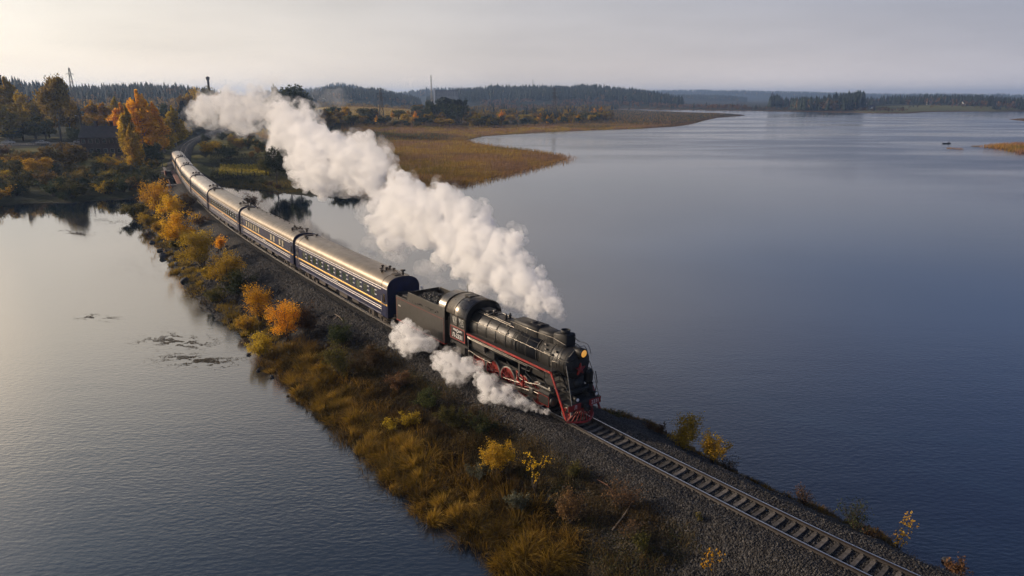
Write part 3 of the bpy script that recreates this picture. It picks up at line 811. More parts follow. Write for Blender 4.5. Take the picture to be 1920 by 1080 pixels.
g = G(); g.lathe([(5.25, .26), (5.33, .25), (5.37, .12), (5.38, .001)], (-5.2, 0, 0), 'z', 20); g.box(-4.6, -4.3, -.22, .22, 5.28, 5.36, bev=.03); part('dome_lid', g, 'black_matt')
# casing hand rail, wire
for sd in (-1, 1):
    g = G(); g.tube([(-6.9, sd * .70, 4.75), (-6.9, sd * .72, 5.05), (-4.2, sd * .75, 5.05), (-2.6, sd * .62, 5.05), (-1.4, sd * .62, 4.9)], .022, 6)
    for x in (-6.2, -5.2, -4.2, -3.2): g.tube([(x, sd * .72, 5.05), (x, sd * .66, 4.62)], .015, 5)
    part('casing_rail', g, 'steel')
    g = G(); g.tube([(-10.9, sd * 1.16, 4.15), (-7, sd * 1.14, 4.12), (-3.6, sd * 1.1, 4.05), (-1.2, sd * 1.08, 4.02), (-.8, sd * .9, 4.0)], .025, 6)
    for x in (-9.8, -8.4, -7, -5.6, -4.2, -2.8, -1.4): g.tube([(x, sd * 1.15, 4.13), (x, sd * .95, 4.05)], .02, 5)
    part('handrail', g, 'steel')
g = G(); g.tube([(-.85, -.8, 4.3), (-.75, -.62, 4.55), (-.7, -.35, 4.86), (-.7, .35, 4.86), (-.75, .62, 4.55), (-.85, .8, 4.3)], .022, 6)
g.tube([(-1.45, .2, 5.3), (-1.2, .3, 4.98), (-.9, .45, 5.02), (-.55, .5, 4.95), (-.4, .55, 4.7), (-.42, .7, 4.3)], .02, 6); part('front_rail', g, 'steel')
# safety valves, whistle, fittings
g = G()
for yy in (-.17, .17):
    g.lathe([(4.72, .10), (4.95, .09), (4.97, .12), (5.05, .11), (5.1, .05), (5.2, .04), (5.2, .001)], (-8.1, yy, 0), 'z', 12)
part('safety_valve', g, 'black_matt')
g = G(); g.lathe([(4.7, .05), (4.95, .05), (4.97, .08), (5.18, .08), (5.2, .001)], (-9.3, -.35, 0), 'z', 12); part('whistle', g, 'steel')
g = G(); g.box(-10.9, -9.9, -.42, .42, 4.76, 4.95, bev=.05); g.box(-9.6, -9.45, -.6, .1, 4.8, 4.9); part('steam_manifold', g, 'black_matt')
# pipes over the boiler
def arc(x, r, a0, a1, n=9, x1=None):
    out = []
    for k in range(n):
        t = a0 + (a1 - a0) * k / (n - 1); xx = x + ((x1 - x) * k / (n - 1) if x1 is not None else 0)
        out.append((xx, -math.sin(t) * r, BZ + math.cos(t) * r))
    return out
for sd in (1, -1):
    for (x, x1, a0, a1) in ((-6.1, -6.35, .55, 1.9), (-5.75, -5.9, .55, 1.9), (-5.55, -5.5, .6, 2.0), (-5.3, -5.2, .6, 1.85), (-3.4, -3.4, .5, 1.75), (-2.3, -2.3, .35, 1.7), (-1.7, -1.6, .3, 1.8)):
        g = G(); g.tube(arc(x, 1.15, sd * a0, sd * a1, x1=x1), .026, 6); part('steam_pipe', g, 'black_matt')
    for (l_, z_, r_, xa, xb) in ((.5, 4.78, .022, -10.9, -7.1), (.62, 4.72, .026, -10.9, -6.6), (.78, 4.60, .02, -10.9, -5.6), (.9, 4.5, .02, -8.6, -3.5)):
        g = G(); g.tube([(xa, -sd * l_, z_), ((xa + xb) / 2, -sd * l_, z_ - .02), (xb, -sd * (l_ + .03), z_ - .05)], r_, 6); part('steam_pipe', g, 'steel' if l_ < .7 else 'black_matt')
    for x, t in ((-3.1, .75), (-2.9, 1.0), (-2.0, .9), (-7.4, .6), (-9.0, .9), (-6.9, 1.05)):
        g = G(); y_, z_ = -sd * math.sin(t) * 1.1, BZ + math.cos(t) * 1.1
        g.box(x - .09, x + .09, y_ - .06, y_ + .06, z_ - .06, z_ + .07, bev=.02)
        part('fitting', g, 'steel')
    g = G(); g.box(-2.95, -2.2, -sd * 1.02 - .05, -sd * 1.02 + .05, 3.95, 4.15, bev=.02); part('hatch', g, 'steel')
# running boards with red edge
for sd in (-1, 1):
    y0, y1 = sorted((sd * .95, sd * 1.50))
    g = G(); g.box(-11.15, -1.75, y0, y1, 3.10, 3.17); part('running_board', g, 'black_matt')
    ye = sd * 1.505; a, b = sorted((ye, ye + sd * .03))
    g = G(); g.box(-11.1, -1.72, a, b, 3.06, 3.20); part('edge_strip', g, 'red')
    for dz, xe in ((.14, -3.2), (.24, -4.4)):
        g = G(); g.tube([(-11.0, sd * 1.5, 3.06 - dz), (xe, sd * 1.5, 3.06 - dz), (xe + .25, sd * 1.4, 3.0 - dz)], .03, 6); part('side_pipe', g, 'steel')
    # sloping front with steps
    g = G(); p0 = (-1.75, 3.16); p1 = (-.16, .45)
    dx, dz = p1[0] - p0[0], p1[1] - p0[1]; L_ = math.hypot(dx, dz); nx, nz = -dz / L_ * .07, dx / L_ * .07
    for yy in (1.42,):
        a, b = sorted((sd * yy, sd * (yy + .09)))
        g.prism([(p0[0] - nx, p0[1] - nz), (p1[0] - nx, p1[1] - nz), (p1[0] + nx, p1[1] + nz), (p0[0] + nx, p0[1] + nz)], a, b, 'y')
    part('step_stringer', g, 'red')
    for k in range(1, 8):
        x = p0[0] + dx * k / 8 - .1; z = p0[1] + dz * k / 8; y0, y1 = sorted((sd * .75, sd * 1.42))
        g = G(); g.box(x - .22, x + .06, y0, y1, z - .02, z + .02); part('step', g, 'black_matt')
    g = G(); y0, y1 = sorted((sd * .72, sd * .78)); g.prism([(-2.0, 3.1), (-1.9, 1.2), (-.75, 1.2), (-.5, 1.5), (-1.7, 3.1)], y0, y1, 'y'); part('step_plate', g, 'black_matt')
    g = G(); g.tube([(-.95, sd * .95, 3.9), (-.5, sd * 1.1, 2.9), (.0, sd * 1.2, 1.4)], .03, 6); g.tube([(-1.75, sd * 1.45, 3.15), (-1.75, sd * 1.45, 3.9), (-1.2, sd * 1.3, 3.95)], .02, 6); part('front_handrail', g, 'steel')
# frame, front deck, buffer beam
g = G()
for yy in (-.62, .56): g.box(-13.4, -.3, yy, yy + .06, .85, 1.75)
g.box(-11.2, -8.6, -.95, .95, 1.65, 1.95); g.box(-3.3, -.9, -.7, .7, 1.5, 2.75, bev=.1)
part('frame', g, 'black_matt')
g = G(); g.box(-.95, -.05, -1.38, 1.38, 1.36, 1.44, bev=.02); part('front_deck', g, 'black_matt')
g = G(); g.box(-.22, -.08, -1.42, 1.42, 1.0, 1.4, bev=.03); part('buffer_beam', g, 'black_matt')
for sd, txt in ((-1, 'Л'), (1, '2331')):
    y0, y1 = sorted((sd * .36, sd * 1.40))
    g = G(); g.box(-.078, -.04, y0, y1, .98, 1.40, bev=.01); pl = part('buffer_plate', g, 'red')
    me = text_mesh(txt, .34, .005); o = link('lettering', me, pl, (-.034, (y0 + y1) / 2 + (0.06 if sd < 0 else 0), 1.18)); o.rotation_euler = (math.pi / 2, 0, math.pi / 2)
    g = G(); g.lathe([(-.45, .06), (-.4, .13), (-.12, .15), (-.10, .12), (-.07, .001)], (0, sd * (1.02 if sd > 0 else .62), 1.62), n=16); g.box(-.35, -.2, sd * (1.02 if sd > 0 else .62) - .04, sd * (1.02 if sd > 0 else .62) + .04, 1.42, 1.5)
    ml = part('marker_lamp', g, 'black'); g = G(); g.lathe([(-.11, .12), (-.05, .09), (-.03, .001)], (0, sd * (1.02 if sd > 0 else .62), 1.62), n=16); part('lens', g, 'white_paint', ml)
g = G(); g.box(-.2, .18, -.17, .17, .88, 1.22, bev=.05); g.box(.1, .34, -.22, .05, .84, 1.2, bev=.06); g.box(.1, .3, .1, .2, .86, 1.18, bev=.04); part('coupler', g, 'smokebox')
# cowcatcher: bars splayed to a pointed foot
g = G(); g.tube([(-.05, -.62, .95), (.0, 0, .98), (-.05, .62, .95)], .045, 6)
foot = [(-.45, -1.15, .13), (-.12, -.75, .12), (.12, -.3, .11), (.18, 0, .11), (.12, .3, .11), (-.12, .75, .12), (-.45, 1.15, .13)]
g.tube(foot, .075, 8); part('cowcatcher_frame', g, 'red')
for k in range(11):
    t = (k - 5) / 5
    x = np.interp(abs(t), [0, .26, .65, 1], [.18, .12, -.12, -.45]); 
    g = G(); vs = []
    a = Vector((-.04, t * .62, .95)); b = Vector((float(x), t * 1.15, .14)); w = .035
    g.tube([a, b], w, 5); part('cowcatcher_bar', g, 'red')
# cylinders and valve chests
for sd in (-1, 1):
    g = G(); y0, y1 = sorted((sd * .70, sd * 1.42))
    g.box(-3.05, -1.85, y0, y1, .62, 1.60, bev=.12); cyl = part('cylinder', g, 'black')
    g = G(); ye = sd * 1.43; a, b = sorted((ye, ye + sd * .012))
    for (x0, x1, z0, z1) in ((-3.0, -1.9, .68, .71), (-3.0, -1.9, 1.33, 1.36), (-3.0, -2.97, .68, 1.36), (-1.93, -1.9, .68, 1.36)): g.box(x0, x1, a, b, z0, z1)
    part('lining', g, 'red', cyl)
    g = G(); g.lathe([(-3.35, .10), (-3.2, .22), (-1.7, .22), (-1.6, .18), (-1.52, .08), (-1.52, .001)], (0, sd * 1.12, 1.72), n=20); part('valve_chest', g, 'black', cyl)
    g = G(); g.box(-3.1, -1.75, *sorted((sd * 1.0, sd * 1.46)), 1.80, 1.92, bev=.04)
    for x in (-2.95, -2.0): g.lathe([(1.90, .12), (1.99, .11), (2.0, .001)], (x, sd * 1.25, 0), 'z', 14)
    part('valve_cover', g, 'steel', cyl)
    g = G(); g.lathe([(-1.86, .33), (-1.80, .33), (-1.76, .28), (-1.74, .001)], (0, sd * 1.08, 1.02), n=20); part('cylinder_cover', g, 'steel', cyl)
    # slide bars, piston rod, crosshead
    g = G(); g.box(-4.7, -3.0, *sorted((sd * 1.0, sd * 1.16)), 1.22, 1.30); g.box(-4.7, -3.0, *sorted((sd * 1.0, sd * 1.16)), .74, .80); part('slide_bar', g, 'steel')
    g = G(); g.tube([(-3.05, sd * 1.08, 1.02), (-4.0, sd * 1.08, 1.02)], .05, 8); part('piston_rod', g, 'steel')
    g = G(); g.box(-4.25, -3.85, *sorted((sd * .98, sd * 1.2)), .80, 1.22, bev=.04); part('crosshead', g, 'steel')
    # red valve gear bracket: open triangular frame
    for q in (0, 1):
        g = G(); y = sd * (1.28 + .0 * q); Pq = [(-4.75, 1.75), (-5.45, 2.02), (-5.3, 1.35)] if q == 0 else [(-4.75, 1.75), (-4.72, 1.15), (-5.3, 1.35)]
        g.tube([(Pq[0][0], y, Pq[0][1]), (Pq[1][0], y, Pq[1][1]), (Pq[2][0], y, Pq[2][1])], .065, 6); part('valve_bracket', g, 'red')
    g = G(); g.box(-5.2, -5.05, *sorted((sd * .6, sd * 1.35)), 1.7, 3.08); part('motion_bracket', g, 'black_matt')
    g = G(); g.tube([(-5.2, sd * 1.22, 1.55), (-4.3, sd * 1.22, 1.5), (-3.3, sd * 1.14, 1.70)], .045, 6); part('valve_rod', g, 'steel')
    g = G(); g.tube([(-5.0, sd * 1.2, 1.9), (-5.15, sd * 1.2, 1.2)], .06, 6); g.tube([(-5.12, sd * 1.3, 1.25), (-6.9, sd * 1.32, 1.05)], .04, 6); part('eccentric_rod', g, 'steel')
    g = G(); g.tube([(-4.0, sd * 1.12, .98), (-7.0, sd * 1.18, .55)], .075, 6); part('main_rod', g, 'steel')
    g = G()
    for x in (-10.5, -8.77, -7.03, -5.3, -3.65):
        g.lathe([(-.06, .13), (.06, .13)], (x, sd * 1.0, .55), 'y', 12)
    g.box(-10.5, -3.65, *sorted((sd * .97, sd * 1.03)), .47, .63); part('side_rod', g, 'steel')
    # air reservoir and boxes under the board
    g = G(); g.lathe([(-8.6, .001), (-8.58, .2), (-8.45, .26), (-6.0, .26), (-5.87, .2), (-5.85, .001)], (0, sd * 1.12, 2.72), n=18); part('air_reservoir', g, 'black')
    g = G(); g.box(-10.6, -9.0, *sorted((sd * .98, sd * 1.4)), 2.2, 2.75, bev=.06); part('lubricator', g, 'tender_side' if sd < 0 else 'black')
    g = G(); g.box(-11.1, -8.3, *sorted((sd * 1.15, sd * 1.40)), 1.78, 1.86); part('ash_step', g, 'tender_side')
    for (pa, pb, pc) in (((-4.2, 3.0), (-4.3, 2.3), (-3.6, 1.9)), ((-3.7, 3.0), (-3.9, 2.5), (-4.9, 2.4)), ((-6.4, 2.4), (-5.8, 2.0), (-5.2, 2.2)), ((-9.0, 2.2), (-8.2, 2.1), (-7.7, 1.95)), ((-11.2, 2.9), (-11.15, 1.6), (-10.7, 1.2)), ((-2.5, 3.0), (-2.45, 2.4), (-2.3, 1.95))):
        g = G(); g.tube([(pa[0], sd * 1.38, pa[1]), (pb[0], sd * 1.42, pb[1]), (pc[0], sd * 1.30, pc[1])], .035, 6); part('injector_pipe', g, 'black_matt')
    g = G(); g.tube([(-11.0, sd * 1.47, 3.0), (-10.9, sd * 1.47, 1.5)], .03, 6); g.tube([(-10.9, sd * 1.47, 1.9), (-9.6, sd * 1.47, 1.75), (-8.2, sd * 1.42, 1.72)], .03, 6); part('injector_pipe', g, 'steel')
# pump and feed heater blocks on the far side of the nose
g = G(); g.box(-1.5, -.75, .85, 1.45, 2.05, 3.05, bev=.15); g.lathe([(1.45, .24), (2.1, .24)], (-.9, 1.15, 0), 'z', 16); g.tube([(-.7, 1.45, 2.9), (-.55, 1.5, 2.2), (-.6, 1.4, 1.5)], .03, 6); part('air_pump', g, 'black')
g = G(); g.lathe([(-1.4, .001), (-1.4, .3), (-.7, .3), (-.7, .001)], (0, 0, 2.35), n=20); g.box(-1.2, -.6, -.9, .9, 1.85, 2.05, bev=.04)
for yy in (-.4, .1): g.lathe([(-.7, .04), (-.6, .04), (-.6, .001)], (0, yy, 2.15), n=8)
part('feed_pipe_cover', g, 'smokebox')
# wheels
def wheel_parts(x, r, sd, rim, ctr_w, parent, rot=0.0, spokes=12, zc=None):
    zc = r if zc is None else zc
    g = G(); yo = sd * .80
    a, b = (.70, .84) if sd > 0 else (-.84, -.70)
    g.lathe([(a, r + .0), (b, r), (b, r - .075), (a, r - .075)], (x, 0, zc), 'y', 32, close=True)
    g.lathe([((a if sd > 0 else b) - .03 * sd - .02, r + .03), ((a if sd > 0 else b) - .03 * sd + .02, r + .03)], (x, 0, zc), 'y', 32)
    w = part('wheel', g, rim, parent)
    g = G(); ri = r - .07
    for k in range(spokes):
        t = rot + k * 2 * math.pi / spokes
        d = Vector((math.cos(t), 0, math.sin(t))); c0 = Vector((x, yo, zc))
        g.tube([c0 + d * .12, c0 + d * ri], [.055, .038], 5)
    g.lathe([(a - .02, .001), (a - .02, .16), (b + .05 * 1, .16), (b + .05, .001)], (x, 0, zc), 'y', 16)
    g.lathe([(a, r - .14), (b, r - .14), (b, ri), (a, ri)], (x, 0, zc), 'y', 32, close=True)
    if ctr_w:
        pts = []
        for k in range(9):
            t = rot + 1.2 + k * 1.4 / 8; pts.append((x + math.cos(t) * ri, zc + math.sin(t) * ri))
        for k in range(9):
            t = rot + 1.2 + (8 - k) * 1.4 / 8; pts.append((x + math.cos(t) * ri * .55, zc + math.sin(t) * ri * .55))
        g.prism(pts, min(a, b) + .02, max(a, b) + .01, 'y')
    part('spokes', g, 'red', w)
    g = G(); g.lathe([(b - .0, .001), (b, .055), (b + sd * .06, .055), (b + sd * .06, .001)] if sd > 0 else [(a, .001), (a, .055), (a - .06, .055), (a - .06, .001)], (x, 0, zc), 'y', 10); part('hub_cap', g, 'steel', w)
for x in (-10.5, -8.77, -7.03, -5.3, -3.65):
    for sd in (-1, 1): wheel_parts(x, .84, sd, 'white_rim', True, loco, rot=-.9)
    g = G(); g.tube([(x, -.8, .84), (x, .8, .84)], .09, 8); part('axle', g, 'black_matt')
for sd in (-1, 1): wheel_parts(-.88, .46, sd, 'white_rim', False, loco, spokes=10)
g = G(); g.tube([(-.88, -.8, .46), (-.88, .8, .46)], .07, 8); part('axle', g, 'black_matt')
# cab
g = G(); CX0, CX1 = -13.75, -11.25
for sd in (-1, 1):
    y0, y1 = sorted((sd * 1.50, sd * 1.54))
    g.box(CX0 + .45, CX1, y0, y1, 2.25, 3.35)                     # lower side
    g.box(CX0 + .45, CX0 + .62, y0, y1, 3.35, 4.35); g.box(CX1 - .12, CX1, y0, y1, 3.35, 4.35); g.box(CX0 + .62, CX1 - .12, y0, y1, 4.18, 4.35)
g.box(CX0 + .45, CX1, -1.5, 1.5, 2.2, 2.26)
fr = [(-1.5, 2.26), (1.5, 2.26), (1.5, 4.3)] + [(1.5 * math.cos(t), 4.3 + 1.08 * math.sin(t)) for t in np.linspace(.1, math.pi - .1, 15)] + [(-1.5, 4.3)]
g.prism(fr, CX1 - .05, CX1, 'x'); cab = part('cab', g, 'black')
g = G(); arcp = [(1.62 * math.cos(t), 4.28 + 1.18 * math.sin(t)) for t in np.linspace(-.03, math.pi + .03, 25)]
arci = [(u * .975, v - .035) for u, v in arcp]
vs = []; fs = []
for x in (CX0, CX1 + .22):
    vs += [(x, u, v) for u, v in arcp] + [(x, u, v) for u, v in arci]
n_ = 25
for k in range(24):
    fs += [(k, k + 1, 2 * n_ + k + 1, 2 * n_ + k), (n_ + k, 3 * n_ + k, 3 * n_ + k + 1, n_ + k + 1), (k, n_ + k, n_ + k + 1, k + 1), (2 * n_ + k, 2 * n_ + k + 1, 3 * n_ + k + 1, 3 * n_ + k)]
g.add(vs, [f[::-1] for f in fs], True)
rf = part('roof', g, 'roof_metal', cab)
g = G(); g.box(-13.0, -12.2, -.45, .45, 5.44, 5.52, bev=.03); g.box(-12.05, -11.8, -.75, -.35, 5.30, 5.40, bev=.02); part('roof_hatch', g, 'tender_side', cab)
g = G()
for x in (-13.72, -12.6, CX1 + .19): g.lathe([(x - .02, 1.0)], (0, 0, 0))  if False else g.tube([(x, u * 1.005, v + .01) for u, v in arcp], .022, 5)
part('roof_rib', g, 'black', cab)
for sd in (-1, 1):
    y0, y1 = sorted((sd * 1.545, sd * 1.555)); g = G(); x0, x1, z0, z1 = CX0 + .5, CX1 - .05, 2.30, 3.28
    for b_ in ((x0, x1, z0, z0 + .06), (x0, x1, z1 - .06, z1), (x0, x0 + .06, z0 + .06, z1 - .06), (x1 - .06, x1, z0 + .06, z1 - .06)): g.box(b_[0], b_[1], y0, y1, b_[2], b_[3])
    part('red_lining', g, 'red', cab)
    for txt, sz, zz in (('Л-2331', .46, 2.60), ('⸻O⸻', .1, 3.0)):
        if sz < .2: continue
        me = text_mesh(txt, sz, .006, bold=.006); o = link('lettering', me, cab, ((x0 + x1) / 2, sd * 1.562, zz)); o.rotation_euler = (math.pi / 2, 0, 0 if sd < 0 else math.pi)
    # winged wheel emblem
    g = G(); yy = sd * 1.556; xc = (x0 + x1) / 2; zc = 3.02
    def flat(poly):
        g.prism(poly, *sorted((yy, yy + sd * .012)), 'y')
    ring = [(xc + .14 * math.cos(t), zc + .14 * math.sin(t)) for t in np.linspace(0, 2 * math.pi, 17)[:-1]]
    rin = [(xc + .085 * math.cos(t), zc + .085 * math.sin(t)) for t in np.linspace(0, 2 * math.pi, 17)[:-1]]
    for k in range(16): flat([ring[k], ring[(k + 1) % 16], rin[(k + 1) % 16], rin[k]])
    for d_ in (-1, 1):
        for q in range(3): flat([(xc + d_ * .17, zc - .05 + q * .05), (xc + d_ * (.62 - q * .05), zc + .0 + q * .05), (xc + d_ * (.62 - q * .05), zc + .03 + q * .05), (xc + d_ * .17, zc - .02 + q * .05)][::d_])
    part('emblem', g, 'white_paint', cab)
    # windows
    for (xa, xb) in ((CX0 + .66, CX0 + 1.42), (CX0 + 1.5, CX1 - .16)):
        g = G(); y0, y1 = sorted((sd * 1.49, sd * 1.56))
        for b_ in ((xa, xb, 3.40, 3.46), (xa, xb, 4.08, 4.14), (xa, xa + .05, 3.46, 4.08), (xb - .05, xb, 3.46, 4.08)): g.box(b_[0], b_[1], y0, y1, b_[2], b_[3])
        wf = part('window', g, 'tender_side', cab)
        g = G(); y0, y1 = sorted((sd * 1.51, sd * 1.525)); g.box(xa + .05, xb - .05, y0, y1, 3.46, 4.08); part('pane', g, 'glass_dark', wf)
    g = G(); g.box(CX0 + .6, CX1 - .1, *sorted((sd * 1.555, sd * 1.62)), 3.33, 3.37); part('sill', g, 'steel', cab)
    # cab steps, grab rails
    g = G()
    for x in (-13.3, -12.85): g.tube([(x, sd * 1.5, 2.25), (x + .05, sd * 1.5, .75)], .028, 5)
    for z in (.85, 1.2, 1.55, 1.9): g.box(-13.3, -12.85, *sorted((sd * 1.35, sd * 1.55)), z - .015, z + .015)
    part('cab_ladder', g, 'black_matt')
    g = G(); g.tube([(-13.35, sd * 1.58, 2.4), (-13.35, sd * 1.60, 3.9)], .022, 6); part('grab_rail', g, 'steel')
    g = G(); g.box(-13.2, -11.0, *sorted((sd * 1.3, sd * 1.5)), 1.95, 2.12); g.box(-12.7, -11.5, *sorted((sd * .9, sd * 1.4)), 1.3, 1.95, bev=.05); part('cab_underbox', g, 'black_matt')
sF = S_FRONT
place_vehicle(loco, sF + 2.9, sF + 10.8, -2.9, -10.8)

# ---- tender
tender = empty('tender'); tag(tender, 'grey black coal tender with thin red lining coupled behind the locomotive cab', 'tender')
g = G(); TF, TR = -14.05, -21.9
bodyp = [(TF, 1.5), (TF, 4.30), (-19.75, 4.30), (-19.95, 3.55), (TR, 3.55), (TR, 1.5)]
for sd in (-1, 1): g.prism(bodyp, *sorted((sd * 1.50, sd * 1.56)), 'y')
g.box(TR, TR + .06, -1.5, 1.5, 1.5, 3.55); g.box(TF - .06, TF, -1.5, 1.5, 1.5, 3.4); g.box(TR + .06, TF - .06, -1.5, 1.5, 1.5, 1.6)
g.box(-19.9, TR + .06 if False else -19.84, -1.5, 1.5, 3.4, 4.30); g.box(TR + .06, -19.9, -1.5, 1.5, 3.40, 3.48)
part('tank', g, 'tender_side', tender)
g = G(); 
for sd in (-1, 1): g.tube([(TF, sd * 1.53, 4.32), (-19.75, sd * 1.53, 4.32), (-19.95, sd * 1.53, 3.57), (TR, sd * 1.53, 3.57)], .035, 6)
part('top_bead', g, 'tender_side', tender)
for sd in (-1, 1):
    g = G(); y0, y1 = sorted((sd * 1.562, sd * 1.572))
    g.box(TR + .12, TF - .1, y0, y1, 3.40, 3.43); g.box(TR + .12, TR + .15, y0, y1, 1.62, 3.40); g.box(TF - .13, TF - .10, y0, y1, 1.62, 3.40)
    part('red_lining', g, 'red', tender)
    g = G(); y0, y1 = sorted((sd * 1.3, sd * 1.58)); g.box(TR + .05, TF - .05, y0, y1, 1.42, 1.52); part('sole_bar', g, 'red', tender)
    g = G(); y0, y1 = sorted((sd * 1.562, sd * 1.60)); g.box(-14.95, -14.4, y0, y1, 1.7, 2.35, bev=.01); part('locker_door', g, 'black', tender)
    g = G(); y0, y1 = sorted((sd * 1.562, sd * 1.575)); g.box(-21.45, -21.1, y0, y1, 2.75, 2.86); part('number_plate', g, 'stripe', tender)
    g = G(); g.tube([(-14.2, sd * 1.62, 1.9), (-14.2, sd * 1.62, 3.6)], .02, 6); part('grab_rail', g, 'steel', tender)
# curved front shield of the tender behind the cab roof
g = G(); arc2 = [(1.52 * math.cos(t), 4.28 + 1.08 * math.sin(t)) for t in np.linspace(0, math.pi, 21)]
vs = [(TF - .02, u, v) for u, v in arc2] + [(TF - .95, u, v) for u, v in arc2]
g.add(vs, [(k, 21 + k, 22 + k, k + 1) for k in range(20)], True); g.prism(arc2, TF - .95, TF - .91, 'x'); g.prism(arc2, TF - .06, TF - .02, 'x')
part('front_hood', g, 'roof_metal', tender)
# coal: heap of lumps
nx_, ny_ = 34, 18; xs_ = np.linspace(-19.8, -15.0, nx_); ys_ = np.linspace(-1.48, 1.48, ny_)
Xg, Yg = np.meshgrid(xs_, ys_, indexing='ij')
Zg = 3.55 + .75 * np.exp(-(Yg / 1.1) ** 2) * np.interp(Xg, [-19.8, -18.6, -16.5, -15], [.4, 1.0, 1.25, 1.5]) + (fbm(Xg * 2.5, Yg * 2.5, 51) - .5) * .35
idx = np.arange(nx_ * ny_).reshape(nx_, ny_)
Vh = np.stack([Xg, Yg, Zg], -1).reshape(-1, 3); Fh = np.stack([idx[:-1, :-1], idx[1:, :-1], idx[1:, 1:], idx[:-1, 1:]], -1).reshape(-1, 4)
def lumps(P, S, seed=1):
    """irregular octahedral stones: centres P (n,3), sizes S (n,)"""
    r = np.random.default_rng(seed); n = len(P)
    B = np.array([(1, 0, 0), (-1, 0, 0), (0, 1, 0), (0, -1, 0), (0, 0, 1), (0, 0, -1)], float)
    V = B[None] * r.uniform(.55, 1.25, (n, 6, 1)) + r.uniform(-.25, .25, (n, 6, 3))
    a = r.uniform(0, 6.28, n); c, s_ = np.cos(a), np.sin(a)
    V = np.stack([V[..., 0] * c[:, None] - V[..., 1] * s_[:, None], V[..., 0] * s_[:, None] + V[..., 1] * c[:, None], V[..., 2] * .75], -1)
    V = V * S[:, None, None] + P[:, None, :]
    Fb = np.array([(0, 2, 4), (2, 1, 4), (1, 3, 4), (3, 0, 4), (2, 0, 5), (1, 2, 5), (3, 1, 5), (0, 3, 5)])
    F = (np.arange(n)[:, None, None] * 6 + Fb[None]).reshape(-1, 3)
    return V.reshape(-1, 3), F
pi_ = rng.integers(0, len(Vh), 2600); Pl = Vh[pi_] + rng.uniform(-.08, .08, (2600, 3)); Vl, Fl = lumps(Pl, rng.uniform(.04, .12, 2600), 3)
Ft = np.vstack([Fh[:, [0, 1, 2]], Fh[:, [0, 2, 3]], Fl + len(Vh)])
tag(link('coal', np_mesh('coal', np.vstack([Vh, Vl]), Ft, M['coal']), tender), kind='stuff')
g = G(); g.lathe([(3.46, .28), (3.75, .26), (3.8, .30), (3.84, .28), (3.86, .001)], (-21.0, 0, 0), 'z', 16); g.box(-21.6, -20.5, -1.1, -.6, 3.48, 3.62, bev=.04); g.box(-21.6, -20.5, .6, 1.1, 3.48, 3.62, bev=.04); part('water_hatch', g, 'black_matt', tender)
g = G(); g.tube([(-14.6, .9, 4.2), (-14.6, .9, 5.75)], .03, 6); g.tube([(-16.4, -.3, 4.5), (-15.5, -.6, 5.2)], .03, 5); part('fire_iron', g, 'steel', tender)
g = G(); g.lathe([(-22.05, .13), (-21.95, .14), (-21.9, .001)], (0, 1.05, 3.85), n=14, smooth=True); g.box(-21.98, -21.85, .98, 1.12, 3.5, 3.8); part('rear_lamp', g, 'white_paint', tender)
def bogie(x, parent, wb, r=.48, mname='underframe', rim='underframe'):
    g = G()
    for sd in (-1, 1):
        g.prism([(x - wb / 2 - .35, .55), (x - wb / 2 - .2, .78), (x - .3, .88), (x + .3, .88), (x + wb / 2 + .2, .78), (x + wb / 2 + .35, .55), (x + wb / 2 - .15, .45), (x + .3, .35), (x - .3, .35), (x - wb / 2 + .15, .45)], *sorted((sd * 1.0, sd * 1.12)), 'y')
        for dx in (-wb / 2, wb / 2): g.box(x + dx - .16, x + dx + .16, *sorted((sd * 1.1, sd * 1.24)), .32, .66, bev=.04)
        for dx in (-.18, .18): g.lathe([(.36, .09), (.80, .09)], (x + dx, sd * 1.18, 0), 'z', 8)
    g.box(x - .2, x + .2, -1.0, 1.0, .5, .8)
    b = part('bogie', g, mname, parent)
    for dx in (-wb / 2, wb / 2):
        for sd in (-1, 1):
            g = G(); a, c = sorted((sd * .70, sd * .86)); g.lathe([(a, .001), (a, r), (c, r), (c, r * .8), (c - .02 * sd, r * .5), (c, .14), (c, .001)] if sd > 0 else [(c, .001), (c, r), (a, r), (a, r * .8), (a + .02, r * .5), (a, .14), (a, .001)], (x + dx, 0, r), 'y', 20)
            part('wheel', g, 'steel' if rim == 'steel' else 'underframe', b)
    return b
bogie(-15.9, tender, 1.75); bogie(-20.2, tender, 1.75)
g = G(); g.box(-21.8, -14.2, -1.2, 1.2, 1.15, 1.45); g.box(-22.3, -21.8, -.15, .15, .9, 1.2, bev=.04); g.box(-14.2, -13.7, -.4, .4, 1.0, 1.3); part('underframe', g, 'underframe', tender)
place_vehicle(tender, sF + 15.9, sF + 20.2, -15.9, -20.2)

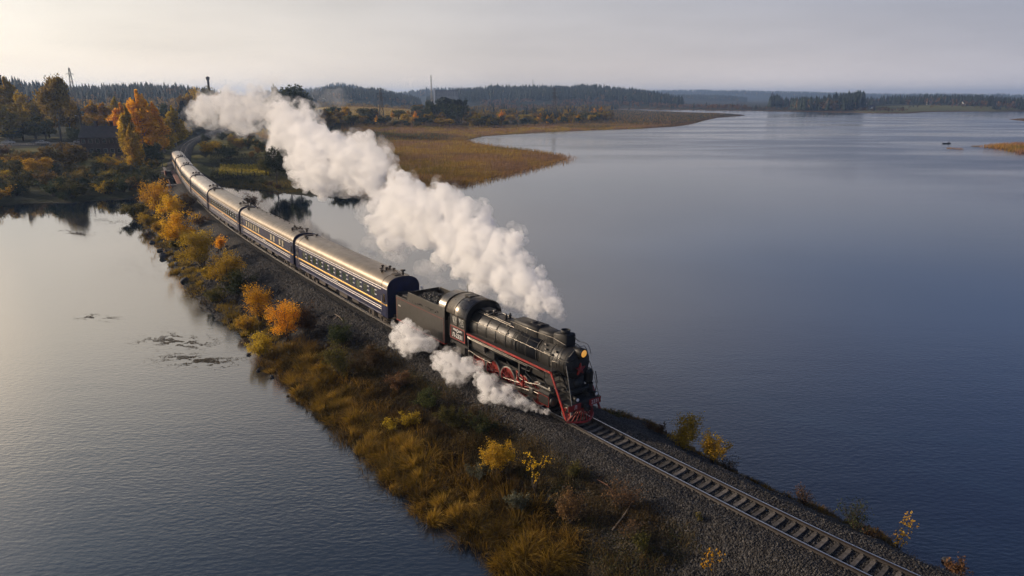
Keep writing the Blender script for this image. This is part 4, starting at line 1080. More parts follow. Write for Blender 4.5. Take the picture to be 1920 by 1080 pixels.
# ---- coaches: x 0 = middle, 23.6 m body
def make_coach(kind):
    c = empty('railway_coach'); HL = 11.8
    def P(name, g_, m_, parent=None): return g_.build(name, M[m_], parent or c)
    NZ = 3.70
    def roofz(y): return NZ + .98 * (1 - (abs(y) / 1.555) ** 2.7) ** .5 if abs(y) < 1.555 else NZ
    ys = np.sin(np.linspace(-math.pi / 2, math.pi / 2, 25)) * 1.555
    # body: walls with end plates
    g = G()
    for sd in (-1, 1):
        y0, y1 = sorted((sd * 1.48, sd * 1.55)); g.box(-HL, HL, y0, y1, 1.05, NZ)
    endp = [(-1.5, 1.05), (1.5, 1.05), (1.5, NZ)] + [(float(y), roofz(y) - .04) for y in ys[::-1][1:-1]] + [(-1.5, NZ)]
    g.prism(endp, HL - .05, HL + .002, 'x'); g.prism(endp, -HL - .002, -HL + .05, 'x'); g.box(-HL + .05, HL - .05, -1.48, 1.48, 1.05, 1.15)
    body = P('body', g, 'navy')
    # roof: ribbed sheet, rounded ends
    g = G(); stations = [-HL - .03, -HL + .25] + list(np.linspace(-HL + .9, HL - .9, 24)) + [HL - .25, HL + .03]
    vs = []; n_ = len(ys)
    for x in stations:
        for y in ys: vs.append((x, float(y), roofz(y) - (.05 if abs(x) > HL else 0)))
    fs = []
    for i in range(len(stations) - 1):
        for k in range(n_ - 1): fs.append((i * n_ + k, (i + 1) * n_ + k, (i + 1) * n_ + k + 1, i * n_ + k + 1))
    g.add(vs, fs, True); roof = P('roof', g, 'coach_roof_pale' if kind == 2 else 'coach_roof')
    g = G()
    for x in ((-HL + 1.15, HL - 1.15) if kind != 1 else list(np.linspace(-HL + 1.15, HL - 1.15, 26))):
        g.tube([(x, float(y), roofz(y) + .004) for y in ys], .022 if kind != 1 else .012, 4)
    P('roof_seam', g, 'underframe' if kind != 1 else 'coach_roof', roof)
    # end rim of the roof (dark blue bow) and gangway
    for e in (-1, 1):
        g = G(); g.tube([(e * (HL + .02), -1.53, 1.1)] + [(e * (HL + .02), float(y), roofz(y) - .02) for y in ys] + [(e * (HL + .02), 1.53, 1.1)], .05, 6); P('end_bow', g, 'navy', body)
        g = G(); g.box(*sorted((e * HL, e * (HL + .42))), -.62, .62, 1.15, 3.35, bev=.06); gw = P('gangway', g, 'rubber')
        g = G(); g.box(*sorted((e * (HL + .42), e * (HL + .46))), -.45, .45, 1.25, 3.15); P('gangway_door', g, 'black_matt', gw)
        g = G(); g.box(*sorted((e * HL, e * (HL + .5))), -.16, .16, .85, 1.15, bev=.04)
        for yy in (-.9, .9): g.lathe([(0, .12), (.3, .1), (.34, .2), (.38, .2), (.38, .001)] if e > 0 else [(-.38, .001), (-.38, .2), (-.34, .2), (-.3, .1), (0, .12)], (e * HL, yy, 1.25), n=12)
        P('coupling', g, 'underframe')
    for sd in (-1, 1):
        ye = sd * 1.552
        def strip(name, z0, z1, m_, x0=-HL + 1.25, x1=HL - 1.25, th=.03, parent=None):
            """half-round rib running along the side"""
            g = G(); n = 5; vs = []
            for x in (x0, x1):
                for k in range(n + 1):
                    t = math.pi * k / n; vs.append((x, ye + sd * th * math.sin(t), (z0 + z1) / 2 - (z1 - z0) / 2 * math.cos(t)))
            g.add(vs, [(k, k + 1, n + 2 + k, n + 1 + k) for k in range(n)], True); g.add(vs[:n + 1], [tuple(range(n + 1))]); g.add(vs[n + 1:], [tuple(range(n + 1))])
            return P(name, g, m_, parent)
        strip('glint_rib', 3.60, 3.68, 'stripe', -HL + .05, HL - .05); strip('glint_rib', 3.40, 3.47, 'stripe')
        strip('gold_band', 2.10, 2.28, 'gold', -HL + .02, HL - .02, .035)
        strip('glint_rib', 1.78, 1.85, 'stripe'); strip('glint_rib', 1.58, 1.65, 'stripe'); strip('sill_rib', 1.10, 1.22, 'navy', th=.04)
        if kind == 0: wx = [(-9.0 + k * 1.62) for k in range(12)]; ww = .5
        elif kind == 1: wx = [-8.6, -7.4, -6.2, -5.0, -3.8, -2.6, 3.0, 4.2, 6.6, 7.8]; ww = .42
        else: wx = [(-9.2 + k * 1.41) for k in range(14)]; ww = .42
        for j, x in enumerate(wx):
            g = G(); y0, y1 = sorted((ye, ye + sd * .03)); z0, z1 = 2.42, 3.26
            for b_ in ((x - ww, x + ww, z0, z0 + .05), (x - ww, x + ww, z1 - .05, z1), (x - ww, x - ww + .05, z0 + .05, z1 - .05), (x + ww - .05, x + ww, z0 + .05, z1 - .05)): g.box(b_[0], b_[1], y0, y1, b_[2], b_[3])
            wf = P('window', g, 'rubber')
            g = G(); y0, y1 = sorted((ye, ye + sd * .012)); g.box(x - ww + .05, x + ww - .05, y0, y1, z0 + .05, z1 - .05)
            P('pane', g, 'pane_green' if kind != 1 else 'pane_cream', wf)
            if kind != 1:
                g = G(); y0, y1 = sorted((ye, ye + sd * .04))
                xx = x + ww + .16
                for zz in (2.72, 3.12): g.box(xx - .17, xx + .17, y0, y1, zz - .045, zz + .045)
                P('vent_slot', g, 'white_paint', body)
        for e in (-1, 1):     # doors near both ends
            xd = e * (HL - .62); g = G(); y0, y1 = sorted((ye, ye + sd * .03)); g.box(xd - .38, xd + .38, y0, y1, 1.25, 3.38, bev=.01); d = P('door', g, 'navy')
            g = G(); y0, y1 = sorted((ye + sd * .032, ye + sd * .04)); g.box(xd - .22, xd + .22, y0, y1, 2.42, 3.15); P('door_window', g, 'glass_dark', d)
            g = G(); g.tube([(xd - e * .46, sd * 1.62, 1.5), (xd - e * .46, sd * 1.62, 2.9)], .02, 5); P('door_handle', g, 'stripe', d)
            g = G(); y0, y1 = sorted((sd * 1.25, sd * 1.5)); g.box(xd - .35, xd + .35, y0, y1, .55, .6); g.box(xd - .35, xd + .35, y0, y1, .82, .87); P('footstep', g, 'underframe')
        g = G(); y0, y1 = sorted((ye + sd * .036, ye + sd * .044)); g.box(-.6, .6, y0, y1, 1.98, 2.07); P('nameplate', g, 'white_paint')
    # roof fittings
    def vent(x, y, r=.13, h=.22):
        z = roofz(y); g = G(); g.lathe([(z - .05, r * .6), (z + h * .6, r * .6), (z + h * .62, r * 1.3), (z + h, r), (z + h + .02, .001)], (x, y, 0), 'z', 10); P('roof_vent', g, 'underframe')
    for (x, y) in ((9.3, .35), (8.7, -.1), (8.2, .5), (8.6, -.55), (9.1, -.75), (-9.6, -.9), (-10.2, -.85), (7.7, .0), (-10.4, .5)): vent(x, y)
    g = G(); z = roofz(0); g.lathe([(z - .02, .10), (z + .35, .10), (z + .36, .24), (z + .44, .24), (z + .46, .001)], (11.2, .3, 0), 'z', 14); g.box(10.5, 11.3, -.5, .1, z - .03, z + .07, bev=.03); g.box(-11.5, -10.9, -.7, .3, z - .05, z + .06, bev=.03); P('roof_chimney', g, 'underframe')
    g = G(); g.tube([(8.9, -.3, z + .05), (9.6, .3, z + .09), (10.4, .2, z + .05), (10.9, -.5, z + .02)], .03, 5); g.tube([(7.9, -.4, z), (9.3, -.5, z + .02)], .04, 5); g.box(8.1, 8.7, .1, .3, z, z + .08); P('roof_pipe', g, 'underframe')
    if kind != 0:
        for x in np.linspace(-7.5, 6.5, 8): vent(float(x), .35, .07, .10)
    # under the floor
    bogie(-8.5, c, 2.4, mname='underframe'); bogie(8.5, c, 2.4, mname='underframe')
    for (x0, x1, y0, y1, z0) in ((-5.2, -3.4, -1.35, -.5, .55), (-2.8, -.6, -1.3, -.6, .6), (.4, 2.4, -1.35, -.5, .5), (3.4, 5.0, -1.3, -.5, .62), (-4.5, -2, .5, 1.35, .55), (1, 4, .5, 1.35, .55)):
        g = G(); g.box(x0, x1, y0, y1, z0, 1.03, bev=.05); P('equipment_box', g, 'underframe')
    return c
kinds = [make_coach(0), make_coach(1), make_coach(2)]
kseq = [0, 1, 0, 2, 2, 2, 2]
CLAB = ['navy coach coupled directly behind the tender, brown metallic roof and gold band', 'second navy coach behind the tender, with cream lit windows and ribbed roof', 'third navy coach behind the tender, beside the shrub on the pond edge',
        'fourth navy coach behind the tender, in the middle of the train', 'fifth navy coach with pale roof, beside the rusty bridge railing', 'sixth navy coach with pale roof, last but one in the train', 'seventh and last navy coach at the tail of the train']
GRP = 'navy passenger coaches of the train'
COACH_X0 = 24.0 - .3
used = set()
for i, kd in enumerate(kseq):
    src = kinds[kd]
    o = src if kd not in used else copy_tree(src); used.add(kd)
    tag(o, CLAB[i], 'railway coach', GRP)
    mid = sF + 23.45 + 11.85 + i * 24.54
    place_vehicle(o, mid - 8.5, mid + 8.5, 8.5, -8.5)
# ------------------------------------------------------------------ plants
def unit(v): return v / np.maximum(np.linalg.norm(v, axis=-1, keepdims=True), 1e-9)
def leaf_quads(P, size, r, aspect=.6, droop=0.0):
    n = len(P); a = unit(r.normal(size=(n, 3)) + np.array([0, 0, -droop])); b = unit(np.cross(a, r.normal(size=(n, 3))))
    s = (np.asarray(size) * np.ones(n))[:, None] * r.uniform(.7, 1.3, (n, 1))
    V = np.stack([P + a * s, P + b * s * aspect, P - a * s, P - b * s * aspect], 1).reshape(-1, 3)
    return V, np.arange(n * 4).reshape(-1, 4)
def leaf_mesh(name, P, v, size, m, r, **k):
    V, F = leaf_quads(P, size, r, **k)
    return np_mesh(name, V, F, m, {'v': np.repeat(np.clip(v, 0, 1), 4)})
def blades(P, h, w, lean, r):
    """curved grass blades; P (n,3), h (n,), w (n,), lean (n,2) -> V, F (tris), per-vertex height fraction"""
    n = len(P); th = r.uniform(0, math.pi, n); wd = np.stack([np.cos(th), np.sin(th), np.zeros(n)], -1)
    rows = []; tt = []
    for t, wf in ((0, 1.), (.45, .8), (.8, .45)):
        c = P.copy(); c[:, 0] += lean[:, 0] * h * t * t; c[:, 1] += lean[:, 1] * h * t * t
        c[:, 2] += h * (t - .32 * np.hypot(lean[:, 0], lean[:, 1]) * t * t)
        rows += [c - wd * (w * wf / 2)[:, None], c + wd * (w * wf / 2)[:, None]]; tt += [t, t]
    c = P.copy(); c[:, 0] += lean[:, 0] * h; c[:, 1] += lean[:, 1] * h; c[:, 2] += h * (1 - .38 * np.hypot(lean[:, 0], lean[:, 1])); rows.append(c); tt.append(1)
    V = np.stack(rows, 1).reshape(-1, 3)
    Fb = np.array([(0, 1, 3), (0, 3, 2), (2, 3, 5), (2, 5, 4), (4, 5, 6)])
    return V, (np.arange(n)[:, None, None] * 7 + Fb[None]).reshape(-1, 3), np.tile(tt, n)

def tree_meshes(kind, seed, leaf, n, H=10.0):
    """(crown mesh, trunk mesh) of a tree H metres high standing on the origin"""
    r = np.random.default_rng(seed); g = G()
    col = {'birch': 'leaf_gold', 'aspen': 'leaf_orange', 'round': 'leaf_gold', 'olive': 'leaf_olive', 'green': 'leaf_green', 'brown': 'leaf_ochre', 'willow': 'leaf_ochre', 'spruce': 'leaf_conifer', 'pine': 'leaf_conifer'}[kind]
    P = []; v = []
    if kind in ('spruce',):
        g.tube([(0, 0, -.3), (0, 0, H * .97)], [.22, .03], 6)
        nb = 26
        for k in range(nb):
            z = H * (.1 + .88 * k / nb); R_ = H * .21 * (1 - k / nb) ** .8 + .15; m = int(n / nb * (1.7 - 1.4 * k / nb))
            br = max(5, int(9 * (1 - k / nb)) + 3); ba = r.uniform(0, 6.28, br); bi = r.integers(0, br, m)
            rad = R_ * r.uniform(.15, 1.0, m); a = ba[bi] + r.normal(0, .16, m)
            P.append(np.stack([np.cos(a) * rad, np.sin(a) * rad, z - rad * .28 + r.normal(0, .08, m) + r.uniform(-.1, .25, m)], -1)); v.append(r.uniform(0, 1, m) * .7)
        P = np.vstack(P); v = np.concatenate(v)
        return leaf_mesh('crown', P, v, leaf, M[col], r), g.mesh('trunk', M['bark'])
    lob = []
    if kind in ('birch', 'aspen'):
        nl = 16
        for k in range(nl):
            z = H * (.22 + .74 * k / (nl - 1)); t = (k / (nl - 1)); R_ = H * .19 * (math.sin(math.pi * min(1, t * .80 + .22)) ** .7)
            a = r.uniform(0, 6.28); lob.append(((math.cos(a) * R_ * .55, math.sin(a) * R_ * .55, z), (R_ * .75, R_ * .75, H * .09)))
    elif kind == 'willow':
        for k in range(16):
            a = r.uniform(0, 6.28); q = r.uniform(.1, 1); z = H * (.52 + .36 * (1 - q * q) + r.uniform(-.06, .06))
            lob.append(((math.cos(a) * H * .27 * q + H * .05, math.sin(a) * H * .27 * q, z), (H * .12, H * .12, H * .13)))
    elif kind == 'pine':
        for k in range(9):
            a = r.uniform(0, 6.28); q = r.uniform(0, 1); lob.append(((math.cos(a) * H * .14 * q, math.sin(a) * H * .14 * q, H * (.55 + .4 * (1 - q * .5) * r.uniform(.6, 1))), (H * .10, H * .10, H * .07)))
    else:
        for k in range(15):
            a = r.uniform(0, 6.28); q = math.sqrt(r.uniform(0, 1)); z = H * (.30 + .56 * r.uniform(0, 1) * (1 - .45 * q * q) + .05)
            lob.append(((math.cos(a) * H * .30 * q, math.sin(a) * H * .30 * q, z), (H * .14, H * .14, H * .12)))
    lean = H * .01
    g.tube([(0, 0, -.3), (lean, 0, H * .3), (lean * 2, lean, H * .62), (0, lean, H * .86)], [H * .022, H * .016, H * .009, H * .003], 7)
    for c, q in lob:
        z0 = max(H * .15, c[2] - H * .22)
        g.tube([(0, 0, z0), (c[0] * .45, c[1] * .45, (z0 + c[2]) / 2 + H * .02), (c[0], c[1], c[2])], [H * .008, H * .005, H * .002], 4, cap=False)
    per = n // len(lob)
    for c, q in lob:
        d = unit(r.normal(size=(per, 3))); rad = r.uniform(0.25, 1.05, (per, 1)) ** .6 * (1 + .25 * np.sin(d[:, :1] * 5 + c[2]) )
        p = np.array(c) + d * rad * np.array(q)
        if kind == 'willow': p[:, 2] -= r.uniform(0, 1, per) ** 2 * H * .16
        P.append(p); tint = r.uniform(-.18, .18); v.append(np.clip(.45 + tint + r.normal(0, .22, per), 0, 1))
    P = np.vstack(P); v = np.concatenate(v)
    return leaf_mesh('crown', P, v, leaf, M[col], r, droop=.5 if kind == 'willow' else 0), g.mesh('trunk', M['bark_pale' if kind in ('birch', 'aspen') else 'bark'])

def shrub_meshes(col, seed, n=900, leaf=.075, H=2.0, W=1.0, stems=12, sparse=False, bark='bark'):
    r = np.random.default_rng(seed); g = G(); P = []; v = []
    for k in range(stems):
        a = r.uniform(0, 6.28); out = W * r.uniform(.15, 1.0); h = H * r.uniform(.55, 1.0) * (1 - .25 * out / W)
        pts = [Vector((math.cos(a) * out * t ** 1.3 + r.normal(0, .03) * H, math.sin(a) * out * t ** 1.3 + r.normal(0, .03) * H, h * t - .1)) for t in (0, .35, .7, 1)]
        g.tube(pts, [.022 * H / 2, .016 * H / 2, .010 * H / 2, .004], 4, cap=False)
        twigs = []
        for q in range(5 if not sparse else 4):
            t = r.uniform(.35, 1); i = min(2, int(t * 3)); b = pts[i].lerp(pts[i + 1], t * 3 - i); d = Vector((r.normal(), r.normal(), abs(r.normal()) * .9)).normalized() * H * r.uniform(.10, .26)
            g.tube([b, b + d], [.008, .003], 3, cap=False); twigs.append((b, b + d))
        m = n // stems; ti = r.integers(0, len(twigs), m); u = r.uniform(.1, 1.05, m)
        A = np.array([[*a_] for a_, _ in twigs]); B = np.array([[*b_] for _, b_ in twigs])
        p = A[ti] * (1 - u[:, None]) + B[ti] * u[:, None] + r.normal(0, .05 * H * (.5 if sparse else 1), (m, 3)); p[:, 2] = np.maximum(p[:, 2], .02)
        P.append(p); v.append(np.clip(.5 + r.uniform(-.2, .2) + r.normal(0, .2, m), 0, 1))
    P = np.vstack(P); v = np.concatenate(v)
    return leaf_mesh('leaves', P, v, leaf, M[col], r), g.mesh('stems', M[bark])

def bank_pt(px, py):
    """point of the causeway's surface seen at that picture position"""
    z = 1.0
    for _ in range(8):
        p = unproj(px, py, z); s, l = s_of(p); z = .6 * z + .4 * max(0.0, float(cause_h(s, l)))
    return (p[0], p[1], z), s, l

# ---- shrubs on the causeway
SHRUBS = [
 # px, base y, top y, width px, colour, kind, label
 (297, 402, 338, 52, 'leaf_orange', 'dense', 'bright orange round shrub on the causeway, farthest of the orange ones, near the bridge'),
 (320, 410, 366, 46, 'leaf_orange', 'dense', 'low orange shrub just in front of the farthest orange one'),
 (342, 462, 397, 62, 'leaf_orange', 'dense', 'orange and rust shrub above the dark shore rocks'),
 (380, 504, 430, 76, 'leaf_gold', 'dense', 'big golden brown shrub on the bank opposite the fourth coach'),
 (415, 470, 440, 26, 'leaf_orange', 'dense', 'small rust red shrub high on the bank beside the big golden brown one'),
 (425, 535, 468, 66, 'leaf_gold', 'dense', 'loose ochre shrub on the bank with a dark green one in front'),
 (446, 560, 498, 60, 'leaf_green', 'dense', 'dark green shrub on the bank between the ochre and the tall orange shrubs'),
 (405, 568, 535, 44, 'leaf_olive', 'dense', 'low yellow green bush at the shore below the dark green shrub'),
 (390, 523, 498, 36, 'leaf_gold', 'dense', 'low golden bush at the shore above the lone boulder'),
 (490, 606, 516, 44, 'leaf_orange', 'open', 'tall thin orange shrub opposite the second coach'),
 (538, 640, 556, 84, 'leaf_orange', 'open', 'widest orange shrub, with brown side, near the middle of the bank'),
 (578, 628, 566, 56, 'leaf_brown', 'dense', 'brown shrub behind the widest orange one'),
 (490, 672, 618, 54, 'leaf_gold', 'dense', 'low mustard bush at the water beside the grey stone slope'),
 (465, 622, 586, 42, 'leaf_gold', 'dense', 'low ochre bush at the water under the tall thin orange shrub'),
 (252, 410, 380, 56, 'leaf_olive', 'dense', 'low olive bush at the far corner of the causeway'),
 (282, 425, 398, 50, 'leaf_gold', 'dense', 'low ochre bush at the shore near the far corner of the causeway'),
 (300, 438, 412, 36, 'leaf_gold', 'dense', 'low golden bush at the shore under the farthest orange shrubs'),
 (330, 468, 448, 30, 'leaf_olive', 'dense', 'little olive bush among the shore rocks'),
 (352, 392, 362, 34, 'leaf_brown', 'dense', 'brown shrub beside the track just before the bridge'),
 (375, 425, 400, 40, 'leaf_brown', 'dense', 'low brown shrub close to the fifth coach'),
 (640, 650, 598, 60, 'leaf_green', 'dense', 'dark green shrub on the gravel slope beside the first coach'),
 (640, 708, 636, 56, 'leaf_olive', 'open', 'leafy yellow green shrub near the water left of the tender'),
 (600, 700, 672, 34, 'leaf_gold', 'open', 'small golden leafed shrub at the upper end of the grassy shore'),
 (700, 690, 640, 60, 'leaf_brown', 'dense', 'brown shrub on the slope below the tender'),
 (745, 730, 690, 60, 'leaf_brown', 'dense', 'reddish brown shrub below the pale steam puffs'),
 (800, 765, 720, 70, 'leaf_green', 'dense', 'dark green shrub on the slope below the cab'),
 (850, 800, 752, 70, 'leaf_olive', 'dense', 'olive shrub on the slope below the wheels'),
 (770, 800, 764, 56, 'leaf_gold', 'open', 'ochre shrub on the lower slope above the sedge'),
 (735, 810, 775, 40, 'leaf_gold', 'open', 'golden leafed young shrub just above the shore sedge'),
 (905, 815, 770, 60, 'leaf_green', 'dense', 'dark green shrub on the slope below the cylinder steam'),
 (932, 885, 814, 76, 'leaf_gold', 'dense', 'yellow bush beside the bright orange sapling'),
 (1002, 922, 820, 46, 'leaf_orange', 'sapling', 'slender sapling with bright orange leaves on the near slope'),
 (895, 905, 862, 50, 'leaf_grey', 'open', 'pale grey green bush just above the near sedge'),
 (972, 962, 912, 56, 'leaf_grey', 'open', 'pale leafed bush below the orange sapling'),
 (1075, 895, 855, 40, 'leaf_olive', 'open', 'small olive shrub at the edge of the gravel'),
 (1068, 980, 905, 60, 'leaf_brown', 'open', 'thin brown shrub with a few yellow leaves on the near gravel'),
 (1165, 950, 878, 84, 'leaf_brown', 'bare', 'brown thicket of dry branches on the near gravel slope'),
 (1180, 1010, 955, 50, 'leaf_brown', 'bare', 'dark dry shrub below the brown thicket'),
 (1205, 1035, 985, 44, 'leaf_olive', 'open', 'small olive bush at the foot of the brown thicket'),
 (1335, 1085, 1000, 36, 'leaf_orange', 'sapling', 'sparse orange sapling at the lower edge of the near gravel'),
 (1310, 975, 955, 18, 'leaf_olive', 'open', 'tiny green shrub alone on the near gravel'),
 (1280, 842, 764, 80, 'leaf_gold', 'open', 'tall yellow shrub on the lake side of the track'),
 (1335, 872, 806, 76, 'leaf_gold', 'open', 'yellow brown shrub next to the tall yellow one, on the lake side'),
 (1235, 812, 788, 50, 'leaf_brown', 'open', 'low brown shrub left of the tall yellow one, on the lake side'),
 (1365, 885, 845, 40, 'leaf_brown', 'bare', 'bare twiggy shrub right of the yellow brown one, on the lake side'),
 (1505, 948, 902, 40, 'leaf_brown', 'bare', 'small bare shrub at the lake side rocks'),
 (1600, 1000, 936, 74, 'leaf_green', 'bare', 'dark thin shrub on the lake side, left of the orange sapling'),
 (1630, 1012, 985, 40, 'leaf_brown', 'open', 'low rust brown shrub at the foot of the orange sapling, lake side'),
 (1682, 1035, 948, 40, 'leaf_orange', 'sapling', 'thin orange sapling on the lake side of the track'),
 (1790, 1084, 1044, 40, 'leaf_brown', 'open', 'brown shrub in the lower right corner on the lake side'),
 (1150, 785, 765, 34, 'leaf_olive', 'open', 'low weedy shrub beside the engine front on the lake side'),
 (472, 398, 364, 38, 'leaf_brown', 'dense', 'brown shrub at the pond edge behind the third coach'),
]
for i, (px, by, ty, wpx, col, kd, lab) in enumerate(SHRUBS):
    (x, y, z), s, l = bank_pt(px, by)
    D = math.sqrt(x * x + y * y + (CAM_Z - z) ** 2); k = D / FPX
    H_ = (by - ty) * k * .98; W_ = wpx * k * .5
    leaf = {'dense': .050, 'open': .055, 'sapling': .062, 'bare': .045}[kd] * (1 + max(0, D - 60) / 60)
    area = H_ * W_ * 2
    n = int({'dense': 760, 'open': 520, 'sapling': 60, 'bare': 130}[kd] * area / (leaf / .055) ** 2 * .8)
    n = max(60, min(n, 9000))
    lm, sm = shrub_meshes(col, 100 + i, n, leaf, H_, W_, {'dense': 18, 'open': 14, 'sapling': 4, 'bare': 26}[kd], kd == 'sapling')
    o = empty('sapling' if kd == 'sapling' else 'shrub', (x, y, z)); tag(o, lab, 'young tree' if kd == 'sapling' else 'shrub', 'shrubs along the causeway')
    link('leaves', lm, o); link('stems', sm, o)

# ---- sedge tussocks along the near shore
def shore_strip(s0, s1, n, t0, t1, r):
    s = r.uniform(s0, s1, n); w = shore_l(s); l = w * r.uniform(t0, t1, n); return s, l
r_ = np.random.default_rng(5)
def tufts(name, lab, cs, cl, per, hmin, hmax, w, m_, seed, rad=.35, lean=.8, vr=(.3, 1)):
    r = np.random.default_rng(seed); n = len(cs); N_ = n * per
    hh = np.repeat(r.uniform(hmin, hmax, n), per) * r.uniform(.6, 1.1, N_)
    a = r.uniform(0, 6.283, N_); q = np.sqrt(r.uniform(0, 1, N_)) * rad * np.repeat(r.uniform(.45, 1.7, n), per)
    x, y, _ = sl(np.repeat(cs, per), np.repeat(cl, per)); X = x + np.cos(a) * q; Y = y + np.sin(a) * q
    ss = np.repeat(cs, per); llx = np.repeat(cl, per)
    tx, ty = track(ss)[2:]; dl = (-ty) * np.cos(a) * q + tx * np.sin(a) * q; ds = tx * np.cos(a) * q + ty * np.sin(a) * q
    Z = np.maximum(cause_h(ss + ds, llx + dl), -.15) - .03
    tl = np.repeat(r.normal(0, .35, (n, 2)), per, 0)
    le = np.stack([np.cos(a) * q / rad, np.sin(a) * q / rad], -1) * lean * .9 + tl + r.normal(0, .18, (N_, 2))
    V, F, t = blades(np.stack([X, Y, Z], -1), hh, np.full(N_, w) * r.uniform(.7, 1.4, N_), le, r)
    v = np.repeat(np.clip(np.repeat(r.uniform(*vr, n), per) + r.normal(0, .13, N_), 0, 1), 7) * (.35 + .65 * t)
    return tag(link(name, np_mesh(name, V, F, M[m_], {'v': v})), lab, kind='stuff')
sA, sB = SH_L[0][0] - 1.5, s_of(unproj(528, 690))[0]
cs, cl = shore_strip(sA, sB, 150, .78, 1.06, r_)
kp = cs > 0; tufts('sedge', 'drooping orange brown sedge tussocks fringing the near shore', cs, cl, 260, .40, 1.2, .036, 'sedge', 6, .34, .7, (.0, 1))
cs, cl = shore_strip(sA, sB + 3, 900, .66, 1.07, r_)
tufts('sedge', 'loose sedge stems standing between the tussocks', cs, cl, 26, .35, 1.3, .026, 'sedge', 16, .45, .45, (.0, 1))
cs, cl = shore_strip(sA + 4, sB + 2, 170, .5, .8, r_)
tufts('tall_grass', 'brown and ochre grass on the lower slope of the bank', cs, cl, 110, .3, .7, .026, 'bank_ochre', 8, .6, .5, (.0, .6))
cs, cl = shore_strip(sB + 2, S_FRONT + 135, 90, .8, 1.03, r_)
tufts('sedge', 'scattered ochre sedge along the farther shore of the bank', cs, cl, 120, .4, .8, .06, 'leaf_ochre', 9, .7, .6, (.3, 1))
r2 = np.random.default_rng(15)
cs = r2.uniform(S_FRONT - 26, S_FRONT + 40, 420); cl = -shore_r(cs) * r2.uniform(.78, 1.0, 420)
tufts('bank_grass', 'thin dry grass along the lake side edge of the track', cs, cl, 38, .15, .45, .022, 'leaf_ochre', 10, .35, .7, (.1, .8))

# ---- undergrowth on the slope: small leaves and short grass, thick where the bank is overgrown
def scatter_bank(n, s0, s1, side, seed, thr=.15):
    r = np.random.default_rng(seed); s = r.uniform(s0, s1, n * 3); w = shore_l(s) if side > 0 else shore_r(s)
    l = side * (2.6 + (w * 1.0 - 2.6) * r.uniform(0, 1, n * 3)); v = veg_of(s, l)
    k = r.uniform(0, 1, n * 3) < (v - thr) * 1.2; s, l = s[k][:n], l[k][:n]
    return s, l
for nm, (nn, s0, s1, leafs, hh) in {'undergrowth': (105000, S_FRONT - 24, S_FRONT + 48, .035, .45), 'undergrowth_': (50000, S_FRONT + 48, S_FRONT + 140, .07, .6)}.items():
    s, l = scatter_bank(nn, s0, s1, 1, 60 + nn); r = np.random.default_rng(nn); n = len(s)
    hf = np.clip(fbm(s / 1.1, l / 1.1, 71, 3) * 2.2 - .65, .05, 1.2); x, y, _ = sl(s, l)
    Z = np.maximum(cause_h(s, l), 0) + r.uniform(0, 1, n) ** 1.2 * hh * hf
    zone = fbm(s / 2.7, l / 2.1, 77, 3)
    for q, (m_, a, b) in enumerate((('bank_brown', 0, .43), ('bank_green', .43, .53), ('bank_olive', .53, .62), ('bank_ochre', .62, 2))):
        zz = zone + r.normal(0, .05, n); k = (zz >= a) & (zz < b)
        if k.sum() < 10: continue
        o = link('undergrowth', leaf_mesh('undergrowth', np.stack([x, y, Z], -1)[k], r.uniform(0, 1, k.sum()), leafs, M[m_], r, aspect=.55))
        tag(o, {'bank_brown': 'brown withered weeds covering the bank', 'bank_green': 'dark green weeds covering the bank', 'bank_olive': 'olive weeds covering the bank', 'bank_ochre': 'ochre weeds covering the bank'}[m_], kind='stuff')
    # upright stalks
    ns = n // 5; i = r.integers(0, n, ns); P = np.stack([x[i], y[i], np.maximum(cause_h(s[i], l[i]), 0) - .02], -1)
    V, F, t = blades(P, hf[i] * hh * 1.5 * r.uniform(.5, 1.3, ns), np.full(ns, .022 * (1 if nm == 'undergrowth' else 2.2)), r.normal(0, .35, (ns, 2)), r)
    tag(link('bank_grass', np_mesh('bank_grass', V, F, M['bank_ochre'], {'v': np.repeat(r.uniform(0, .8, ns), 7)})), 'dry grass stalks standing among the weeds of the bank', kind='stuff')

# ---- stones
M['stone_grey'] = mat('stone_grey', (0.050, 0.047, 0.045), 0.85, var=0.8, scale=2.2)
M['stone_light'] = mat('stone_light', (0.10, 0.096, 0.092), 0.85, var=0.35, scale=3)
M['rock'] = mat('rock', (0.055, 0.054, 0.055), 0.85, var=0.5, scale=1.8, bump=.06, bscale=5, dirt=(.02, .02, .02))
r = np.random.default_rng(91)
def gravel(n, s0, s1, l0, l1, a, b, m_, seed, lab):
    r = np.random.default_rng(seed); s = r.uniform(s0, s1, n); l = r.uniform(l0, l1, n)
    wl, wr = shore_l(s), shore_r(s); k = (l < wl) & (l > -wr) & (r.uniform(0, 1, n) > veg_of(s, l) * .9) & ((np.abs(l) > 1.5) | (r.uniform(0, 1, n) < .12)); s, l = s[k], l[k]
    x, y, _ = sl(s, l); sz = a * (b / a) ** (r.uniform(0, 1, len(s)) ** 2.2); Z = cause_h(s, l) + sz * .15
    kk = ~((np.abs(np.abs(l) - .797) < .16)); 
    V, F = lumps(np.stack([x, y, Z], -1)[kk], sz[kk], seed)
    return tag(link('gravel', np_mesh('gravel', V, F, M[m_])), lab, kind='stuff')
gravel(90000, S_FRONT - 27, S_FRONT + 6, -11, 13, .028, .075, 'stone_grey', 1, 'grey ballast stones of the near bank')
gravel(15000, S_FRONT - 27, S_FRONT + 6, -11, 13, .025, .06, 'stone_light', 2, 'paler ballast stones of the near bank')
gravel(42000, S_FRONT + 4, S_FRONT + 70, 1.6, 13, .05, .14, 'stone_grey', 3, 'grey broken stone on the slope beside the train')
gravel(3000, S_FRONT + 8, S_FRONT + 120, 3.5, 14, .10, .30, 'stone_grey', 4, 'larger loose stones on the slope beside the train')
